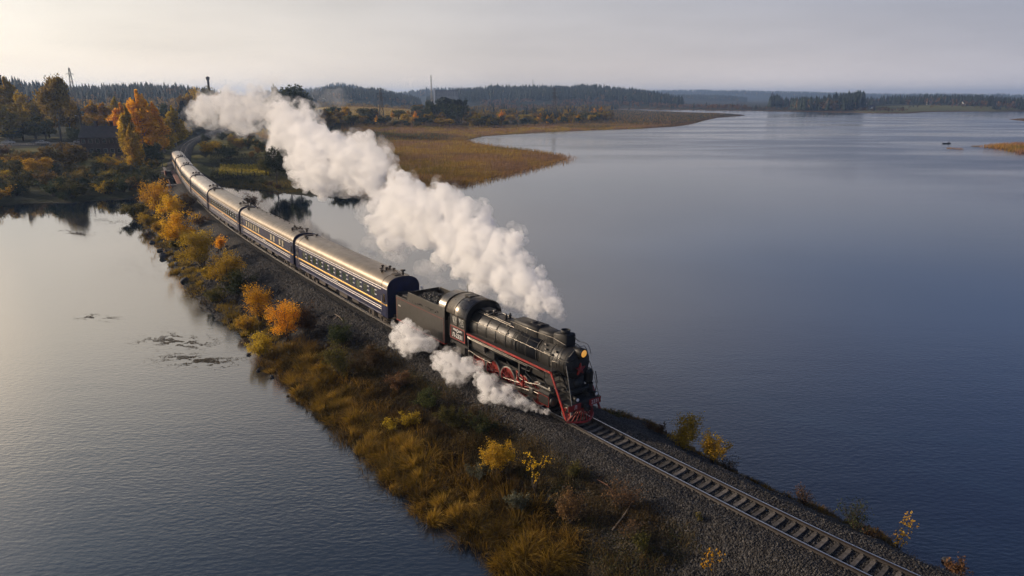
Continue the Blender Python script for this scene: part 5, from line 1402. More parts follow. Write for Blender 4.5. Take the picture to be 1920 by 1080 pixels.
def rock_mesh(seed, m_='rock'):
    r = np.random.default_rng(seed); import bmesh
    bm = bmesh.new(); bmesh.ops.create_icosphere(bm, subdivisions=2, radius=1)
    nn = r.normal(size=(9, 3)); nn /= np.linalg.norm(nn, axis=1)[:, None]; dd = r.uniform(.5, .85, 9)
    for v in bm.verts:
        p = np.array(v.co)
        for a_, d_ in zip(nn, dd):
            q = p @ a_
            if q > d_: p = p - a_ * (q - d_)
        p = p * (1 + .06 * math.sin(p[0] * 7 + seed) * math.cos(p[1] * 6)); v.co = p
    me = bpy.data.meshes.new('rock'); bm.to_mesh(me); bm.free(); me.materials.append(M[m_]); return me
RK = [rock_mesh(k) for k in range(6)]
ROCKS = [(348, 527, 17, 'lone dark boulder standing in the water off the bank'), (308, 482, 20, 'large dark rock of the shore pile below the orange and rust shrub'), (322, 488, 17, 'dark rock right of the large one in the shore pile'), (334, 497, 14, 'flat dark rock at the near end of the shore pile'),
 (300, 470, 12, 'dark rock at the far end of the shore pile'), (316, 474, 12, 'upper dark rock of the shore pile'), (345, 505, 10, 'small dark rock just above the lone boulder'), (286, 455, 10, 'small shore rock beside the low golden bush'),
 (463, 628, 9, 'small dark rock at the water under the low ochre bush'), (470, 634, 8, 'pale rock beside the small dark one at the water'), (466, 665, 9, 'flat rock lying in the water off the mustard bush'), (485, 694, 9, 'small rock in the water left of the sedge'),
 (510, 707, 10, 'dark rock at the water where the sedge begins'), (524, 655, 12, 'grey rock on the stone slope above the mustard bush'), (430, 580, 9, 'pale stone at the shore right of the yellow green bush'), (540, 742, 7, 'small rock in front of the first sedge tussocks'),
 (1377, 880, 13, 'dark angular rock on the lake side by the twiggy shrub'), (1402, 896, 10, 'brown rock on the lake side right of the angular one'), (1425, 906, 14, 'long dark rock on the lake side shore'), (1440, 914, 9, 'small dark rock touching the long one on the lake side'),
 (1474, 930, 13, 'black rock on the lake side left of the small bare shrub'), (1775, 1052, 16, 'dark rock in the lower right corner on the lake side'), (977, 807, 9, 'whitish stone on the gravel below the engine front'), (1190, 950, 8, 'pale stone lying in the brown thicket'), (1245, 1040, 12, 'blue grey stone on the near gravel below the thicket'), (1262, 1070, 10, 'pale grey stone at the bottom of the near gravel')]
for i, (px, py, w, lab) in enumerate(ROCKS):
    (x, y, z), s, l = bank_pt(px, py); D = math.hypot(x, y) / FPX; q = w * D * .55
    o = link('rock', RK[i % 6], None, (x, y, z + q * .15), (random.uniform(-.3, .3), random.uniform(-.3, .3), random.uniform(0, 6)), (q, q * random.uniform(.7, 1), q * random.uniform(.55, .85)))
    tag(o, lab, 'rock', 'rocks along the causeway')
    if 'pale' in lab or 'whitish' in lab or 'blue grey' in lab:
        o.data = rock_mesh(30 + i, 'stone_light')
# driftwood and branches
M['driftwood'] = mat('driftwood', (0.24, 0.19, 0.14), 0.9, var=.4, scale=4); M['deadwood'] = mat('dead_branch', (0.16, 0.08, 0.05), 0.9, var=.4, scale=4)
LOGS = [((628, 590), (643, 603), .05, 'driftwood', 'pale bent stick on the gravel beside the first coach'), ((626, 600), (634, 593), .05, 'driftwood', 'short pale stick beside the bent one'), ((652, 728), (662, 716), .05, 'driftwood', 'pale stick lying above the shore sedge'), ((596, 686), (612, 668), .07, 'deadwood', 'reddish plank end near the leafy yellow green shrub'),
        ((505, 690), (530, 686), .06, 'driftwood', 'pale log at the water where the sedge begins'), ((1148, 995), (1185, 942), .035, 'driftwood', 'long pale dead branch leaning in the brown thicket'), ((1120, 900), (1150, 925), .03, 'deadwood', 'dry branch on the left side of the brown thicket'), ((560, 655), (600, 668), .05, 'deadwood', 'brown branch lying across the stone slope'), ((300, 440), (330, 424), .07, 'driftwood', 'grey log on the bank below the farthest orange shrubs')]
for (a, b, rr, m_, lab) in LOGS:
    pa = bank_pt(*a)[0]; pb = bank_pt(*b)[0]; g = G(); mx = [(pa[i] + pb[i]) / 2 for i in range(3)]
    g.tube([(pa[0], pa[1], pa[2] + rr), (mx[0] + .1, mx[1] - .08, mx[2] + rr + .12), (pb[0], pb[1], pb[2] + rr * 1.6)], [rr, rr * .9, rr * .5], 7)
    d = Vector(pb) - Vector(pa); g.tube([mx, (mx[0] + d.x * .2, mx[1] + d.y * .1, mx[2] + .3)], [rr * .5, rr * .2], 5)
    tag(g.build('branch', M[m_]), lab, 'branch')
# ------------------------------------------------------------------ trees on land
def land_z(x, y): return float(land_h(np.array([x]), np.array([y]))[0][0])
LIB = {}
for kd in ('birch', 'aspen', 'round', 'olive', 'green', 'brown', 'willow', 'spruce', 'pine'):
    LIB[kd, 'mid'] = [tree_meshes(kd, 500 + k * 7 + len(kd), .20, 6000) for k in range(2)]
    LIB[kd, 'far'] = [tree_meshes(kd, 700 + k * 7 + len(kd),   .48, 700) for k in range(3)]
for cname in ('leaf_ochre', 'leaf_olive', 'leaf_gold', 'leaf_green', 'leaf_brown', 'leaf_orange'):
    LIB[cname, 'bush'] = [shrub_meshes(cname, 900 + k, 2000, .11, 3.0, 1.9, 16) for k in range(2)]
NAMES = {'birch': 'birch_tree', 'aspen': 'aspen_tree', 'round': 'broadleaf_tree', 'olive': 'broadleaf_tree', 'green': 'broadleaf_tree', 'brown': 'broadleaf_tree', 'willow': 'willow_tree', 'spruce': 'spruce_tree', 'pine': 'pine_tree'}
WF = {'birch': .42, 'aspen': .42, 'round': .80, 'olive': .80, 'green': .80, 'brown': .80, 'willow': .78, 'spruce': .42, 'pine': .45}
def zone(px, py):
    z = [(-60, 'beyond the left edge'), (40, 'at the left edge'), (100, 'below the parked cars'), (170, 'under the big round tree'), (235, 'below the brick house'), (300, 'near the signal post'), (352, 'beside the bridge'), (400, 'where the track curves'), (450, 'left of the garden'), (520, 'behind the garden'), (590, 'under the steam'), (640, 'at the steam edge'),
         (690, 'left of the near pylon'), (735, 'at the foot of the near pylon'), (790, 'below the yellow field'), (840, 'in front of the dark clump'), (880, 'right of the dark clump'), (940, 'at the head of the inlet'), (1000, 'over the inlet'), (1050, 'round the second pylon'), (1095, 'right of the second pylon'), (1200, 'at the tip of the belt')]
    for a, t in z:
        if px < a: return t
    return 'far right'
def plant(kind, X, Y, H_, Wm, lab, grp, lod='mid', z=None):
    z = land_z(X, Y) if z is None else z
    lm, tm = random.choice(LIB[kind, lod]); o = empty(NAMES[kind], (X, Y, z - .1), (0, 0, random.uniform(0, 6.28)))
    sz = H_ / 10; sx = Wm / (WF[kind] * 10) if Wm else sz
    o.scale = (sx, sx, sz); tag(o, lab, 'tree', grp); link('crown', lm, o); link('trunk', tm, o); return o
def bush(cname, X, Y, H_, Wm, lab, grp, z=None):
    z = land_z(X, Y) if z is None else z
    lm, tm = random.choice(LIB[cname, 'bush']); o = empty('shrub', (X, Y, z - .1), (0, 0, random.uniform(0, 6.28)))
    o.scale = (Wm / 3.6, Wm / 3.6, H_ / 2.9); tag(o, lab, 'shrub', grp); link('leaves', lm, o); link('stems', tm, o); return o
def place_px(px, top, Y):
    X = (px - 960) / FPX * (Y * math.cos(PITCH) + CAM_Z * math.sin(PITCH)); z = land_z(X, Y); zt = at_y(px, top, Y)[2]; return X, z, max(1.0, zt - z)
G1 = 'autumn trees on the left shore'
TREES = [(18, 132, 335, 44, 'spruce', 'tall dark spruce at the left edge, topping the brown trees'), (-12, 150, 330, 60, 'birch', 'golden brown tree cut by the left edge behind the spruce'), (33, 150, 300, 62, 'birch', 'ochre tree in front of the tall spruce'), (72, 166, 292, 70, 'round', 'broad reddish brown tree between the ochre tree and the big willow'),
 (2, 182, 282, 56, 'birch', 'yellow brown tree low at the left edge'), (50, 198, 280, 60, 'round', 'dull brown tree behind the parked cars'), (120, 137, 276, 76, 'willow', 'big dark willow with a leaning trunk left of the brick house'), (92, 212, 277, 50, 'olive', 'olive tree at the foot of the big willow'),
 (160, 205, 300, 46, 'round', 'brown tree between the willow and the orange trees'), (184, 190, 325, 44, 'aspen', 'orange tree rising behind the house roof, left one'), (206, 194, 322, 40, 'aspen', 'orange tree rising behind the house roof, right one'), (228, 184, 340, 38, 'birch', 'golden tree between the house chimneys and the tall orange birch'),
 (275, 175, 232, 62, 'aspen', 'tallest bright orange tree right of the brick house'), (300, 196, 244, 46, 'aspen', 'orange tree leaning on the right of the tallest one'), (252, 200, 214, 34, 'birch', 'narrow golden tree in front of the house corner'), (257, 236, 205, 32, 'birch', 'low golden birch in front of the narrow one'),
 (332, 202, 300, 40, 'birch', 'golden tree alone between the orange trees and the steam'), (318, 190, 380, 40, 'green', 'dark green tree behind the golden one near the steam'), (349, 188, 420, 34, 'spruce', 'dark conifer at the left end of the steam cloud'), (288, 256, 214, 40, 'green', 'dark green low tree under the tallest orange tree'),
 (125, 258, 203, 84, 'brown', 'large round brown tree on the bank in front of the road'), (84, 286, 182, 56, 'round', 'yellow ochre tree left of the large round brown one'), (38, 296, 184, 70, 'olive', 'olive tree on the bank near the left edge'), (10, 296, 190, 56, 'green', 'dark green tree on the bank at the left edge'),
 (520, 262, 182, 40, 'green', 'dark tree on the pond bank, left of the steam'), (545, 255, 190, 46, 'green', 'dark green tree on the pond bank half hidden by the steam'), (565, 300, 172, 40, 'green', 'dark low tree at the pond edge under the steam'), (500, 290, 200, 34, 'olive', 'olive tree behind the pond bank'),
 (552, 142, 400, 84, 'green', 'huge dark tree crown rising above the steam'), (528, 154, 440, 36, 'olive', 'paler tree beside the huge dark crown above the steam'), (372, 160, 470, 46, 'round', 'ochre tree behind the left end of the steam'), (398, 158, 480, 50, 'olive', 'olive tree behind the left part of the steam'), (425, 162, 480, 40, 'round', 'ochre tree behind the middle of the left steam cloud'), (355, 168, 460, 36, 'brown', 'brown tree left of the ochre trees behind the steam'),
 (612, 205, 430, 36, 'birch', 'golden tree just right of the steam below the field'),
 (-40, 165, 300, 80, 'round', 'ochre tree outside the left edge of the row'), (20, 200, 278, 60, 'birch', 'ochre tree in front of the spruce, above the silver car'), (98, 190, 300, 60, 'brown', 'brown tree filling the gap left of the big willow'), (75, 222, 278, 56, 'olive', 'low olive tree above the dark car'), (140, 185, 290, 60, 'willow', 'dark crown right of the leaning willow'),
 (170, 222, 268, 44, 'olive', 'olive tree between the lamp pole and the house'), (150, 232, 262, 40, 'green', 'dark green tree behind the lamp pole'), (238, 196, 300, 44, 'aspen', 'orange tree right behind the house chimneys'), (284, 182, 246, 56, 'aspen', 'second tall orange tree, just behind the tallest one'), (262, 188, 238, 46, 'aspen', 'orange tree on the left shoulder of the tallest one'),
 (310, 228, 262, 44, 'birch', 'low golden tree right of the leaning orange one'), (342, 226, 330, 40, 'round', 'ochre tree at the start of the steam cloud'), (30, 238, 276, 40, 'green', 'dark green low tree behind the silver car')]
for (px, top, Y, w, kd, lab) in TREES:
    if kd == 'spruce' and px < 30: w = 60
    X, z, H_ = place_px(px, top, Y); plant(kd, X, Y, H_, w * Y / FPX, lab, G1)
# bushes on the left bank and the meadow right of the line
r = np.random.default_rng(33)
pal = ['leaf_green', 'leaf_olive', 'leaf_brown', 'leaf_ochre', 'leaf_olive', 'leaf_green', 'leaf_gold']
LBL = {'leaf_green': 'dark green', 'leaf_olive': 'olive', 'leaf_brown': 'brown', 'leaf_ochre': 'ochre', 'leaf_gold': 'golden', 'leaf_orange': 'orange'}
def scatter_px(n, x0, x1, y0, y1, seed, mind=0):
    r = np.random.default_rng(seed); px = r.uniform(x0, x1, n); py = r.uniform(y0, y1, n); return px, py
def clear_of_track(X, Y, d=7.0):
    return np.min(np.hypot(TL[:, 0] - X, TL[:, 1] - Y)) > d
def bushes(n, x0, x1, y0, y1, seed, hr, pal, where, grp, zg=2.0, mind=6.5):
    px, py = scatter_px(n, x0, x1, y0, y1, seed); rr = np.random.default_rng(seed + 1)
    for a, b in zip(px, py):
        X, Y = unproj(a, b, zg); z, sd, _, D = land_h(np.array([X]), np.array([Y]))
        if sd[0] < 1.5 or not clear_of_track(X, Y, mind): continue
        c = pal[int(rr.integers(0, len(pal)))]; h = rr.uniform(*hr)
        bush(c, X, Y, h, h * rr.uniform(1.1, 1.7), f'{"tall" if h > (hr[0] + hr[1]) / 2 else "low"} {LBL[c]} bush {where}, {zone(a, b)}', grp, float(z[0]))
bushes(165, -120, 305, 304, 380, 41, (2.4, 4.6), ['leaf_green', 'leaf_olive', 'leaf_ochre', 'leaf_brown', 'leaf_olive', 'leaf_green', 'leaf_olive', 'leaf_green', 'leaf_gold'], 'on the left bank', 'bushes on the left bank', 2.5)
bushes(36, 165, 330, 276, 300, 42, (1.8, 3.4), ['leaf_green', 'leaf_olive', 'leaf_ochre'], 'just below the road', 'bushes below the road', 4.0)
bushes(95, 352, 640, 247, 303, 43, (2.4, 5.0), ['leaf_ochre', 'leaf_olive', 'leaf_gold', 'leaf_gold', 'leaf_ochre', 'leaf_green'], 'in the thicket by the track', 'bushes right of the curving track', 1.5)
bushes(26, 440, 640, 338, 356, 44, (.9, 1.6), ['leaf_olive', 'leaf_brown', 'leaf_green'], 'on the pond bank', 'bushes on the pond bank', .8)
bushes(20, 560, 720, 318, 360, 45, (2.5, 4.5), ['leaf_green', 'leaf_green', 'leaf_olive'], 'by the pond', 'bushes under the steam', .8)
bushes(40, 250, 400, 225, 262, 46, (2.5, 4.5), ['leaf_ochre', 'leaf_brown', 'leaf_olive'], 'left of the track', 'bushes left of the curving track', 3.0, 9)
# belt of trees and scrub behind the reed beds
def belt_base(px): return np.interp(px, [560, 638, 720, 800, 912, 1000, 1060, 1135], [262, 249, 246, 243, 240, 237, 234, 229])
r = np.random.default_rng(51)
kinds_b = ['brown', 'olive', 'round', 'green', 'olive', 'round', 'brown', 'birch', 'green', 'aspen', 'olive']
KL = {'brown': 'brown', 'olive': 'olive', 'round': 'ochre', 'green': 'dark green', 'birch': 'golden', 'aspen': 'orange'}
for k in range(290):
    px = r.uniform(585, 1138); row = r.uniform(0, 1) ** 1.3; py = belt_base(px) - 2 - row * np.interp(px, [585, 800, 1000, 1135], [22, 24, 20, 9])
    X, Y = unproj(px, py, 1.5); z, sd, _, D = land_h(np.array([X]), np.array([Y]))
    if sd[0] < 6: continue
    if 590 < px < 780 and py < 236: continue
    kd = kinds_b[int(r.integers(0, len(kinds_b)))]; h = r.uniform(4.5, 8.0) * (1 + .35 * row)
    plant(kd, X, Y, h, h * WF[kd] * r.uniform(1.25, 1.9), f'{"taller" if h > 7 else "lower"} {KL[kd]} belt tree in the {"front" if row < .35 else "back"} row, {zone(px, py)}', 'trees of the belt behind the reed beds', 'far', float(z[0]))
for k in range(16):
    px = r.uniform(792, 868); Y = r.uniform(540, 600); X, z, H_ = place_px(px, r.uniform(176, 190), Y); plant('green' if k % 3 else 'pine', X, Y, H_, H_ * .55, f'{"taller" if H_ > 17 else "lower"} dark {"leafy" if k % 3 else "pine"} tree in the {"left" if px < 817 else "middle" if px < 843 else "right"} part of the dark clump', 'dark clump right of the field', 'far')
for k in range(40):
    px = r.uniform(585, 790); Y = r.uniform(455, 500); X, z, H_ = place_px(px, 225 + r.uniform(0, 8), Y); plant(['green', 'olive', 'brown', 'green'][k % 4], X, Y, min(max(H_, 3), 6), 5.5, f'low {["dark green", "olive", "brown", "deep green"][k % 4]} tree on the slope, {zone(px, 0)}', 'low trees below the yellow field', 'far')
# ---- forests on the ridges: far masses nobody could count
def cone_forest(P, H_, seed):
    r = np.random.default_rng(seed); n = len(P); k = 6; V = []; F = []
    lay = ((.12, .62, .21), (.42, .85, .15), (.68, 1.04, .085)); base = 0
    a0 = r.uniform(0, 6.28, n)
    for (z0, z1, rad) in lay:
        ring = []
        for j in range(k):
            a = a0 + j * 2 * math.pi / k; rr = H_ * rad * r.uniform(.65, 1.25, n)
            ring.append(np.stack([P[:, 0] + np.cos(a) * rr, P[:, 1] + np.sin(a) * rr, P[:, 2] + H_ * (z0 + r.uniform(-.05, .05, n))], -1))
        tip = P + np.stack([r.normal(0, .15, n), r.normal(0, .15, n), H_ * z1], -1)
        V.append(np.stack(ring + [tip], 1))
    V = np.concatenate(V, 1).reshape(-1, 3); m = 3 * (k + 1)
    Fb = np.array([(L * (k + 1) + j, L * (k + 1) + (j + 1) % k, L * (k + 1) + k) for L in range(3) for j in range(k)])
    return V, (np.arange(n)[:, None, None] * m + Fb[None]).reshape(-1, 3), np.repeat(np.clip(r.normal(.4, .25, n), 0, 1), m)
def forest(name, lab, px0, px1, d0, d1, n, hr, seed, decid=.15, dcol='leaf_ochre', cond=None, shape=None):
    r = np.random.default_rng(seed); px = r.uniform(px0, px1, n); D = r.uniform(d0, d1, n); X = (px - 960) / FPX * (D * math.cos(PITCH) + 6.3); Y = np.sqrt(np.maximum(D * D - X * X, 1))
    X = (px - 960) / FPX * (Y * math.cos(PITCH) + 6.3)
    z, sd, b, DD = land_h(X, Y); k = (sd > 6) & (fbm(X / 70, Y / 70, seed + 40, 3) > (.40 if decid > .15 or seed == 12 else .2))
    if cond is not None: k &= cond(b, DD, z)
    P = np.stack([X, Y, z - .3], -1)[k]; r1 = r.uniform(0, 1, len(P)) + (fbm(P[:, 0] / 60, P[:, 1] / 60, seed) - .5) * 1.2
    C = P[r1 > decid]; Dd = P[r1 <= decid]
    if len(C):
        V, F, v = cone_forest(C, r.uniform(*hr, len(C)) * (.65 + .7 * fbm(C[:, 0] / 45, C[:, 1] / 45, seed + 9, 2)), seed); tag(link(name, np_mesh(name, V, F, M['leaf_conifer'], {'v': v})), lab, kind='stuff')
    if len(Dd):
        m = 26; h = np.repeat(r.uniform(hr[0] * .55, hr[1] * .8, len(Dd)), m); N_ = len(Dd) * m; d = unit(r.normal(size=(N_, 3)))
        Q = np.repeat(Dd, m, 0) + d * np.stack([h * .32, h * .32, h * .38], -1) * r.uniform(.3, 1.05, (N_, 1)); Q[:, 2] += h * .55
        tag(link('autumn_woods', leaf_mesh('autumn_woods', Q, np.repeat(r.uniform(0, 1, len(Dd)), m) * .8 + r.uniform(0, .2, N_), h * .11, M[dcol], r, aspect=.8)), lab.replace('conifer', 'leafy'), kind='stuff')
forest('conifer_forest', 'dark conifer forest on the ridge behind the orange trees', -900, 540, 900, 1330, 5200, (7, 14), 1, .12, 'leaf_brown')
forest('conifer_forest', 'leafy scrub in front of the left ridge, conifer among it', -300, 560, 520, 900, 1500, (7, 11), 2, .85, 'leaf_ochre')
forest('conifer_forest', 'conifer forest on the hill right of the steam', 520, 790, 1300, 1700, 3200, (9, 19), 3, .10, 'leaf_brown')
forest('conifer_forest', 'mixed conifer woods at the foot of the hills behind the yellow field', 560, 1150, 690, 1250, 3300, (6, 11), 4, .92, 'leaf_ochre', cond=lambda b, D, z: ~((b > 580) & (b < 800) & (D < 975)))
forest('conifer_forest', 'far conifer forest on the rounded blue hill', 480, 1000, 2700, 3500, 3800, (10, 24), 5, .05)
forest('conifer_forest', 'long dark conifer forest on the middle ridge', 800, 1280, 1550, 2100, 6200, (10, 23), 6, .10, 'leaf_brown')
forest('conifer_forest', 'mixed conifer woods along the foot of the middle ridge', 900, 1400, 1180, 1560, 1800, (7, 11), 7, .8, 'leaf_brown')
forest('conifer_forest', 'distant blue conifer forest on the horizon', 1100, 2300, 4600, 5500, 6000, (14, 22), 8, .02)
forest('conifer_forest', 'conifer woods on the far low hill between the ridges', 1200, 1400, 3000, 3300, 900, (13, 18), 9, .05)
forest('conifer_forest', 'dark conifer grove on the far shore point', 1440, 1618, 1180, 1450, 1500, (16, 25), 10, .28, 'leaf_brown', cond=lambda b, D, z: (D > 1180 + np.interp(b, [1440, 1480, 1500, 1600, 1618], [190, 150, 20, 20, 120])))
forest('conifer_forest', 'low leafy scrub along the far shore, conifer here and there', 1290, 1700, 1130, 1420, 900, (5, 8), 11, .95, 'leaf_brown')
forest('conifer_forest', 'conifer forest on the right shore ridge behind the far houses', 1600, 3300, 1560, 2050, 6500, (8, 15), 12, .2, 'leaf_brown')
forest('conifer_forest', 'leafy trees round the far houses, conifer among them', 1700, 3300, 1240, 1560, 1300, (5, 9), 13, .85, 'leaf_brown')
# ---- reeds on the spit and in the lake
def reed_bed(name, lab, n, px0, px1, py0, py1, seed, sd0, sd1, m_, h0=1.1, h1=1.9, dens=None):
    r = np.random.default_rng(seed); px = r.uniform(px0, px1, n); py = r.uniform(py0, py1, n)
    P = np.array([unproj(a, b) for a, b in zip(px, py)]); z, sd, b, D = land_h(P[:, 0], P[:, 1])
    for isl in ISL[:2]: sd = np.maximum(sd, sdist(P[:, 0], P[:, 1], isl))
    k = (sd > sd0) & (sd < sd1)
    if dens is not None: k &= r.uniform(0, 1, n) < dens(sd)
    P = P[k]; z = np.maximum(z[k], 0); D = D[k]; n = len(P); h = r.uniform(h0, h1, n) * (1 + .35 * (fbm(P[:, 0] / 9, P[:, 1] / 9, 4) - .5))
    V, F, t = blades(np.stack([P[:, 0], P[:, 1], z - .05], -1), h, .05 * D / 130 * r.uniform(.6, 1.4, n), r.normal(0, .3, (n, 2)) + np.array([.15, 0]), r)
    v = np.clip(fbm(P[:, 0] / 26, P[:, 1] / 14, 8, 3) * 1.8 - .4 + r.normal(0, .12, n), 0, 1)
    return tag(link(name, np_mesh(name, V, F, M[m_], {'v': np.repeat(v, 7)})), lab, kind='stuff')
M['reed'] = leaf_mat('reed', [(0.24, 0.135, 0.085), (0.34, 0.19, 0.085), (0.42, 0.245, 0.035), (0.16, 0.14, 0.03)], .4)
reed_bed('reeds', 'russet and golden reeds of the spit reaching into the lake', 70000, 640, 1360, 208, 358, 3, -.5, 400, 'reed')
reed_bed('reeds', 'thin reeds standing in the water round the spit', 40000, 640, 1100, 285, 366, 4, -5, 1.5, 'reed', .8, 1.6, dens=lambda sd: np.exp(sd / 2.2).clip(0, 1))
reed_bed('reeds', 'golden reeds off the right edge of the lake', 9000, 1830, 2050, 266, 292, 5, -3, 50, 'reed', 1.2, 2.0, dens=lambda sd: np.where(sd > 0, 1, np.exp(sd)))
reed_bed('meadow_grass', 'short autumn grass of the pond bank', 26000, 395, 640, 300, 362, 6, .3, 60, 'leaf_olive', .3, .7)
def reed_clump(px, py, rx, ry, n, seed, lab):
    r = np.random.default_rng(seed); c = unproj(px, py); k = math.hypot(*c) / FPX; a = r.uniform(0, 6.28, n); q = np.sqrt(r.uniform(0, 1, n))
    P = np.stack([c[0] + np.cos(a) * q * rx * k, c[1] + np.sin(a) * q * ry * k * 12, np.full(n, -.05)], -1)
    V, F, t = blades(P, r.uniform(.5, 1.2, n), np.full(n, .05 * k * 4), r.normal(0, .4, (n, 2)), r)
    tag(link('reed_clump', np_mesh('reed_clump', V, F, M['reed'], {'v': np.repeat(r.uniform(0, .9, n), 7)})), lab, 'reeds', 'reed clumps near the boat')
reed_clump(1783, 279, 6, .5, 130, 1, 'thin clump of reeds nearest the fishing boat'); reed_clump(1799, 280, 5, .5, 110, 2, 'thin clump of reeds second from the fishing boat'); reed_clump(1830, 275, 7, .4, 110, 3, 'thin clump of reeds between the boat and the golden reed bed')
# grassy spit in the left lake, floating weed
M['weed'] = leaf_mat('water_weed', [(0.045, 0.035, 0.02), (0.09, 0.065, 0.035), (0.14, 0.10, 0.05)], .1)
def weed(px, py, rx, ry, n, seed, lab, size=.07):
    r = np.random.default_rng(seed); q = r.normal(0, .5, (n, 2)); px_ = px + q[:, 0] * rx; py_ = py + q[:, 1] * ry + 2.5 * np.sin(q[:, 0] * 3)
    k = fbm(px_ / 14, py_ / 3.2, seed, 3) > .52; P = np.array([(*unproj(a, b), .012) for a, b in zip(px_[k], py_[k])])
    V, F = leaf_quads(P, size, r, .5); V[:, 2] = .012 + (V[:, 2] - .012) * .18
    tag(link('floating_weed', np_mesh('floating_weed', V, F, M['weed'], {'v': np.repeat(r.uniform(0, 1, len(P)), 4)})), lab, kind='stuff')
weed(185, 596, 34, 5, 1600, 1, 'small dark patch of floating weed in the left lake'); weed(335, 640, 66, 14, 5200, 2, 'curved raft of floating weed off the grey stone slope'); weed(372, 676, 70, 12, 5200, 3, 'second raft of floating weed nearer the sedge')
weed(280, 500, 90, 30, 1500, 4, 'thin scattered weed on the calm left lake', .06); weed(360, 545, 26, 6, 900, 5, 'twigs and weed in the water beside the lone boulder'); weed(730, 940, 50, 20, 700, 6, 'thin weed under the near left water', .03); weed(200, 415, 60, 8, 1200, 7, 'weed and drift along the far left shallows', .09)
weed(140, 437, 40, 3, 900, 8, 'low strip of grass in the far left shallows', .12)
g = G()
# garden plot with crop rows and posts
M['garden'] = mat('garden_soil', (0.07, 0.055, 0.02), .95, var=.4, scale=1)
A_, B_, C_, D_ = [unproj(a, b, 1.6) for a, b in ((412, 309), (500, 310), (507, 326), (408, 322))]
r = np.random.default_rng(4); P = []
for k in range(13):
    u = (k + .5) / 13
    for t in np.linspace(0, 1, 260):
        a = np.array(A_) * (1 - u) + np.array(B_) * u; b = np.array(D_) * (1 - u) + np.array(C_) * u; q = a * (1 - t) + b * t + r.normal(0, .28, 2); P.append(q)
P = np.array(P); z = land_h(P[:, 0], P[:, 1])[0]
tag(link('garden_rows', leaf_mesh('garden_rows', np.c_[P, z + r.uniform(0, .6, len(P))], r.uniform(.3, 1, len(P)), .26, leaf_mat('crop', [(0.16, 0.15, 0.03), (0.36, 0.30, 0.04), (0.50, 0.40, 0.05)], .4), r)), 'yellow green crop rows of the small garden by the pond', kind='stuff')
for i, (a, b) in enumerate(((408, 324), (427, 325), (446, 327), (478, 327), (506, 326))):
    x, y = unproj(a, b, 1.8); z = land_z(x, y); g = G(); g.box(-.09, .09, -.09, .09, -.2, 1.5); g.box(-.12, .12, -.12, .12, 1.5, 1.58); o = g.build('fence_post', M['bark'], None, loc=(x, y, z)); tag(o, ['wooden post at the left corner of the garden', 'second wooden post of the garden from the left', 'middle wooden post of the garden', 'fourth wooden post of the garden from the left', 'wooden post at the right corner of the garden'][i], 'post', 'garden posts')

# ------------------------------------------------------------------ buildings, vehicles and small things
M['brick_dark'] = mat('dark_brick', (0.05, 0.032, 0.028), .9, var=.35, scale=2); M['roof_dark'] = mat('dark_roof', (0.04, 0.035, 0.036), .7, var=.3, scale=1)
M['wall_white'] = mat('white_wall', (0.8, 0.78, 0.74), .8, var=.15); M['roof_red'] = mat('rust_roof', (0.16, 0.07, 0.05), .8, var=.3)
M['concrete_grey'] = mat('grey_concrete', (0.25, 0.245, 0.24), .85, var=.25, scale=.4); M['steel_dark'] = mat('galvanised_dark', (0.05, 0.05, 0.055), .6, .4)
def house(name, loc, rz, w, d, h, rh, wall, roof, lab, chim=1, storeys=1, nwin=3, group=None, cat='house'):
    o = empty(name, loc, (0, 0, rz)); tag(o, lab, cat, group)
    g = G(); g.box(-w / 2, w / 2, -d / 2, d / 2, -1.0, h); g.prism([(-d / 2, h), (d / 2, h), (0, h + rh)], -w / 2, w / 2, 'x'); wl_ = g.build('wall', M[wall], o)
    g = G(); e = .45
    for sd in (-1, 1):
        sl_ = rh / (d / 2); y0 = sd * (d / 2 + e); z0 = h - e * sl_
        vs = [(-w / 2 - e, y0, z0), (w / 2 + e, y0, z0), (w / 2 + e, 0, h + rh), (-w / 2 - e, 0, h + rh), (-w / 2 - e, y0, z0 + .18), (w / 2 + e, y0, z0 + .18), (w / 2 + e, 0, h + rh + .18), (-w / 2 - e, 0, h + rh + .18)]
        g.add(vs, [(0, 3, 2, 1), (4, 5, 6, 7), (0, 1, 5, 4), (1, 2, 6, 5), (2, 3, 7, 6), (3, 0, 4, 7)])
    rf = g.build('roof', M[roof], o)
    for k in range(chim):
        x = (k - (chim - 1) / 2) * w * .38; g = G(); g.box(x - .45, x + .45, -.4, .4, h + rh - .6, h + rh + 1.6); g.box(x - .55, x + .55, -.5, .5, h + rh + 1.6, h + rh + 1.8); g.build('chimney', M[wall if wall != 'wall_white' else 'roof_red'], rf)
    sh = h / storeys
    for f in range(storeys):
        for k in range(nwin):
            x = -w / 2 + w * (k + .5) / nwin
            for sd in (-1, 1):
                ye = sd * d / 2; ww = min(.55, w / nwin * .28); z0 = f * sh + sh * .35; z1 = z0 + sh * .42
                g = G(); y0, y1 = sorted((ye, ye + sd * .06))
                for b_ in ((x - ww, x + ww, z0 - .08, z0), (x - ww, x + ww, z1, z1 + .08), (x - ww - .08, x - ww, z0 - .08, z1 + .08), (x + ww, x + ww + .08, z0 - .08, z1 + .08)): g.box(b_[0], b_[1], y0, y1, b_[2], b_[3])
                wf = g.build('window', M['bark_pale'], o); g = G(); y0, y1 = sorted((ye, ye + sd * .03)); g.box(x - ww, x + ww, y0, y1, z0, z1); g.build('pane', M['glass_dark'], wf)
    return o
X, Y, _ = at_y(197, 250, 238); zz = land_z(X, Y)
house('brick_house', (X, Y, zz), .12, 13.2, 8.0, 6.4, 3.2, 'brick_dark', 'roof_dark', 'old dark two storey brick house with two chimneys, in the shade of the orange trees', 2, 2, 6)
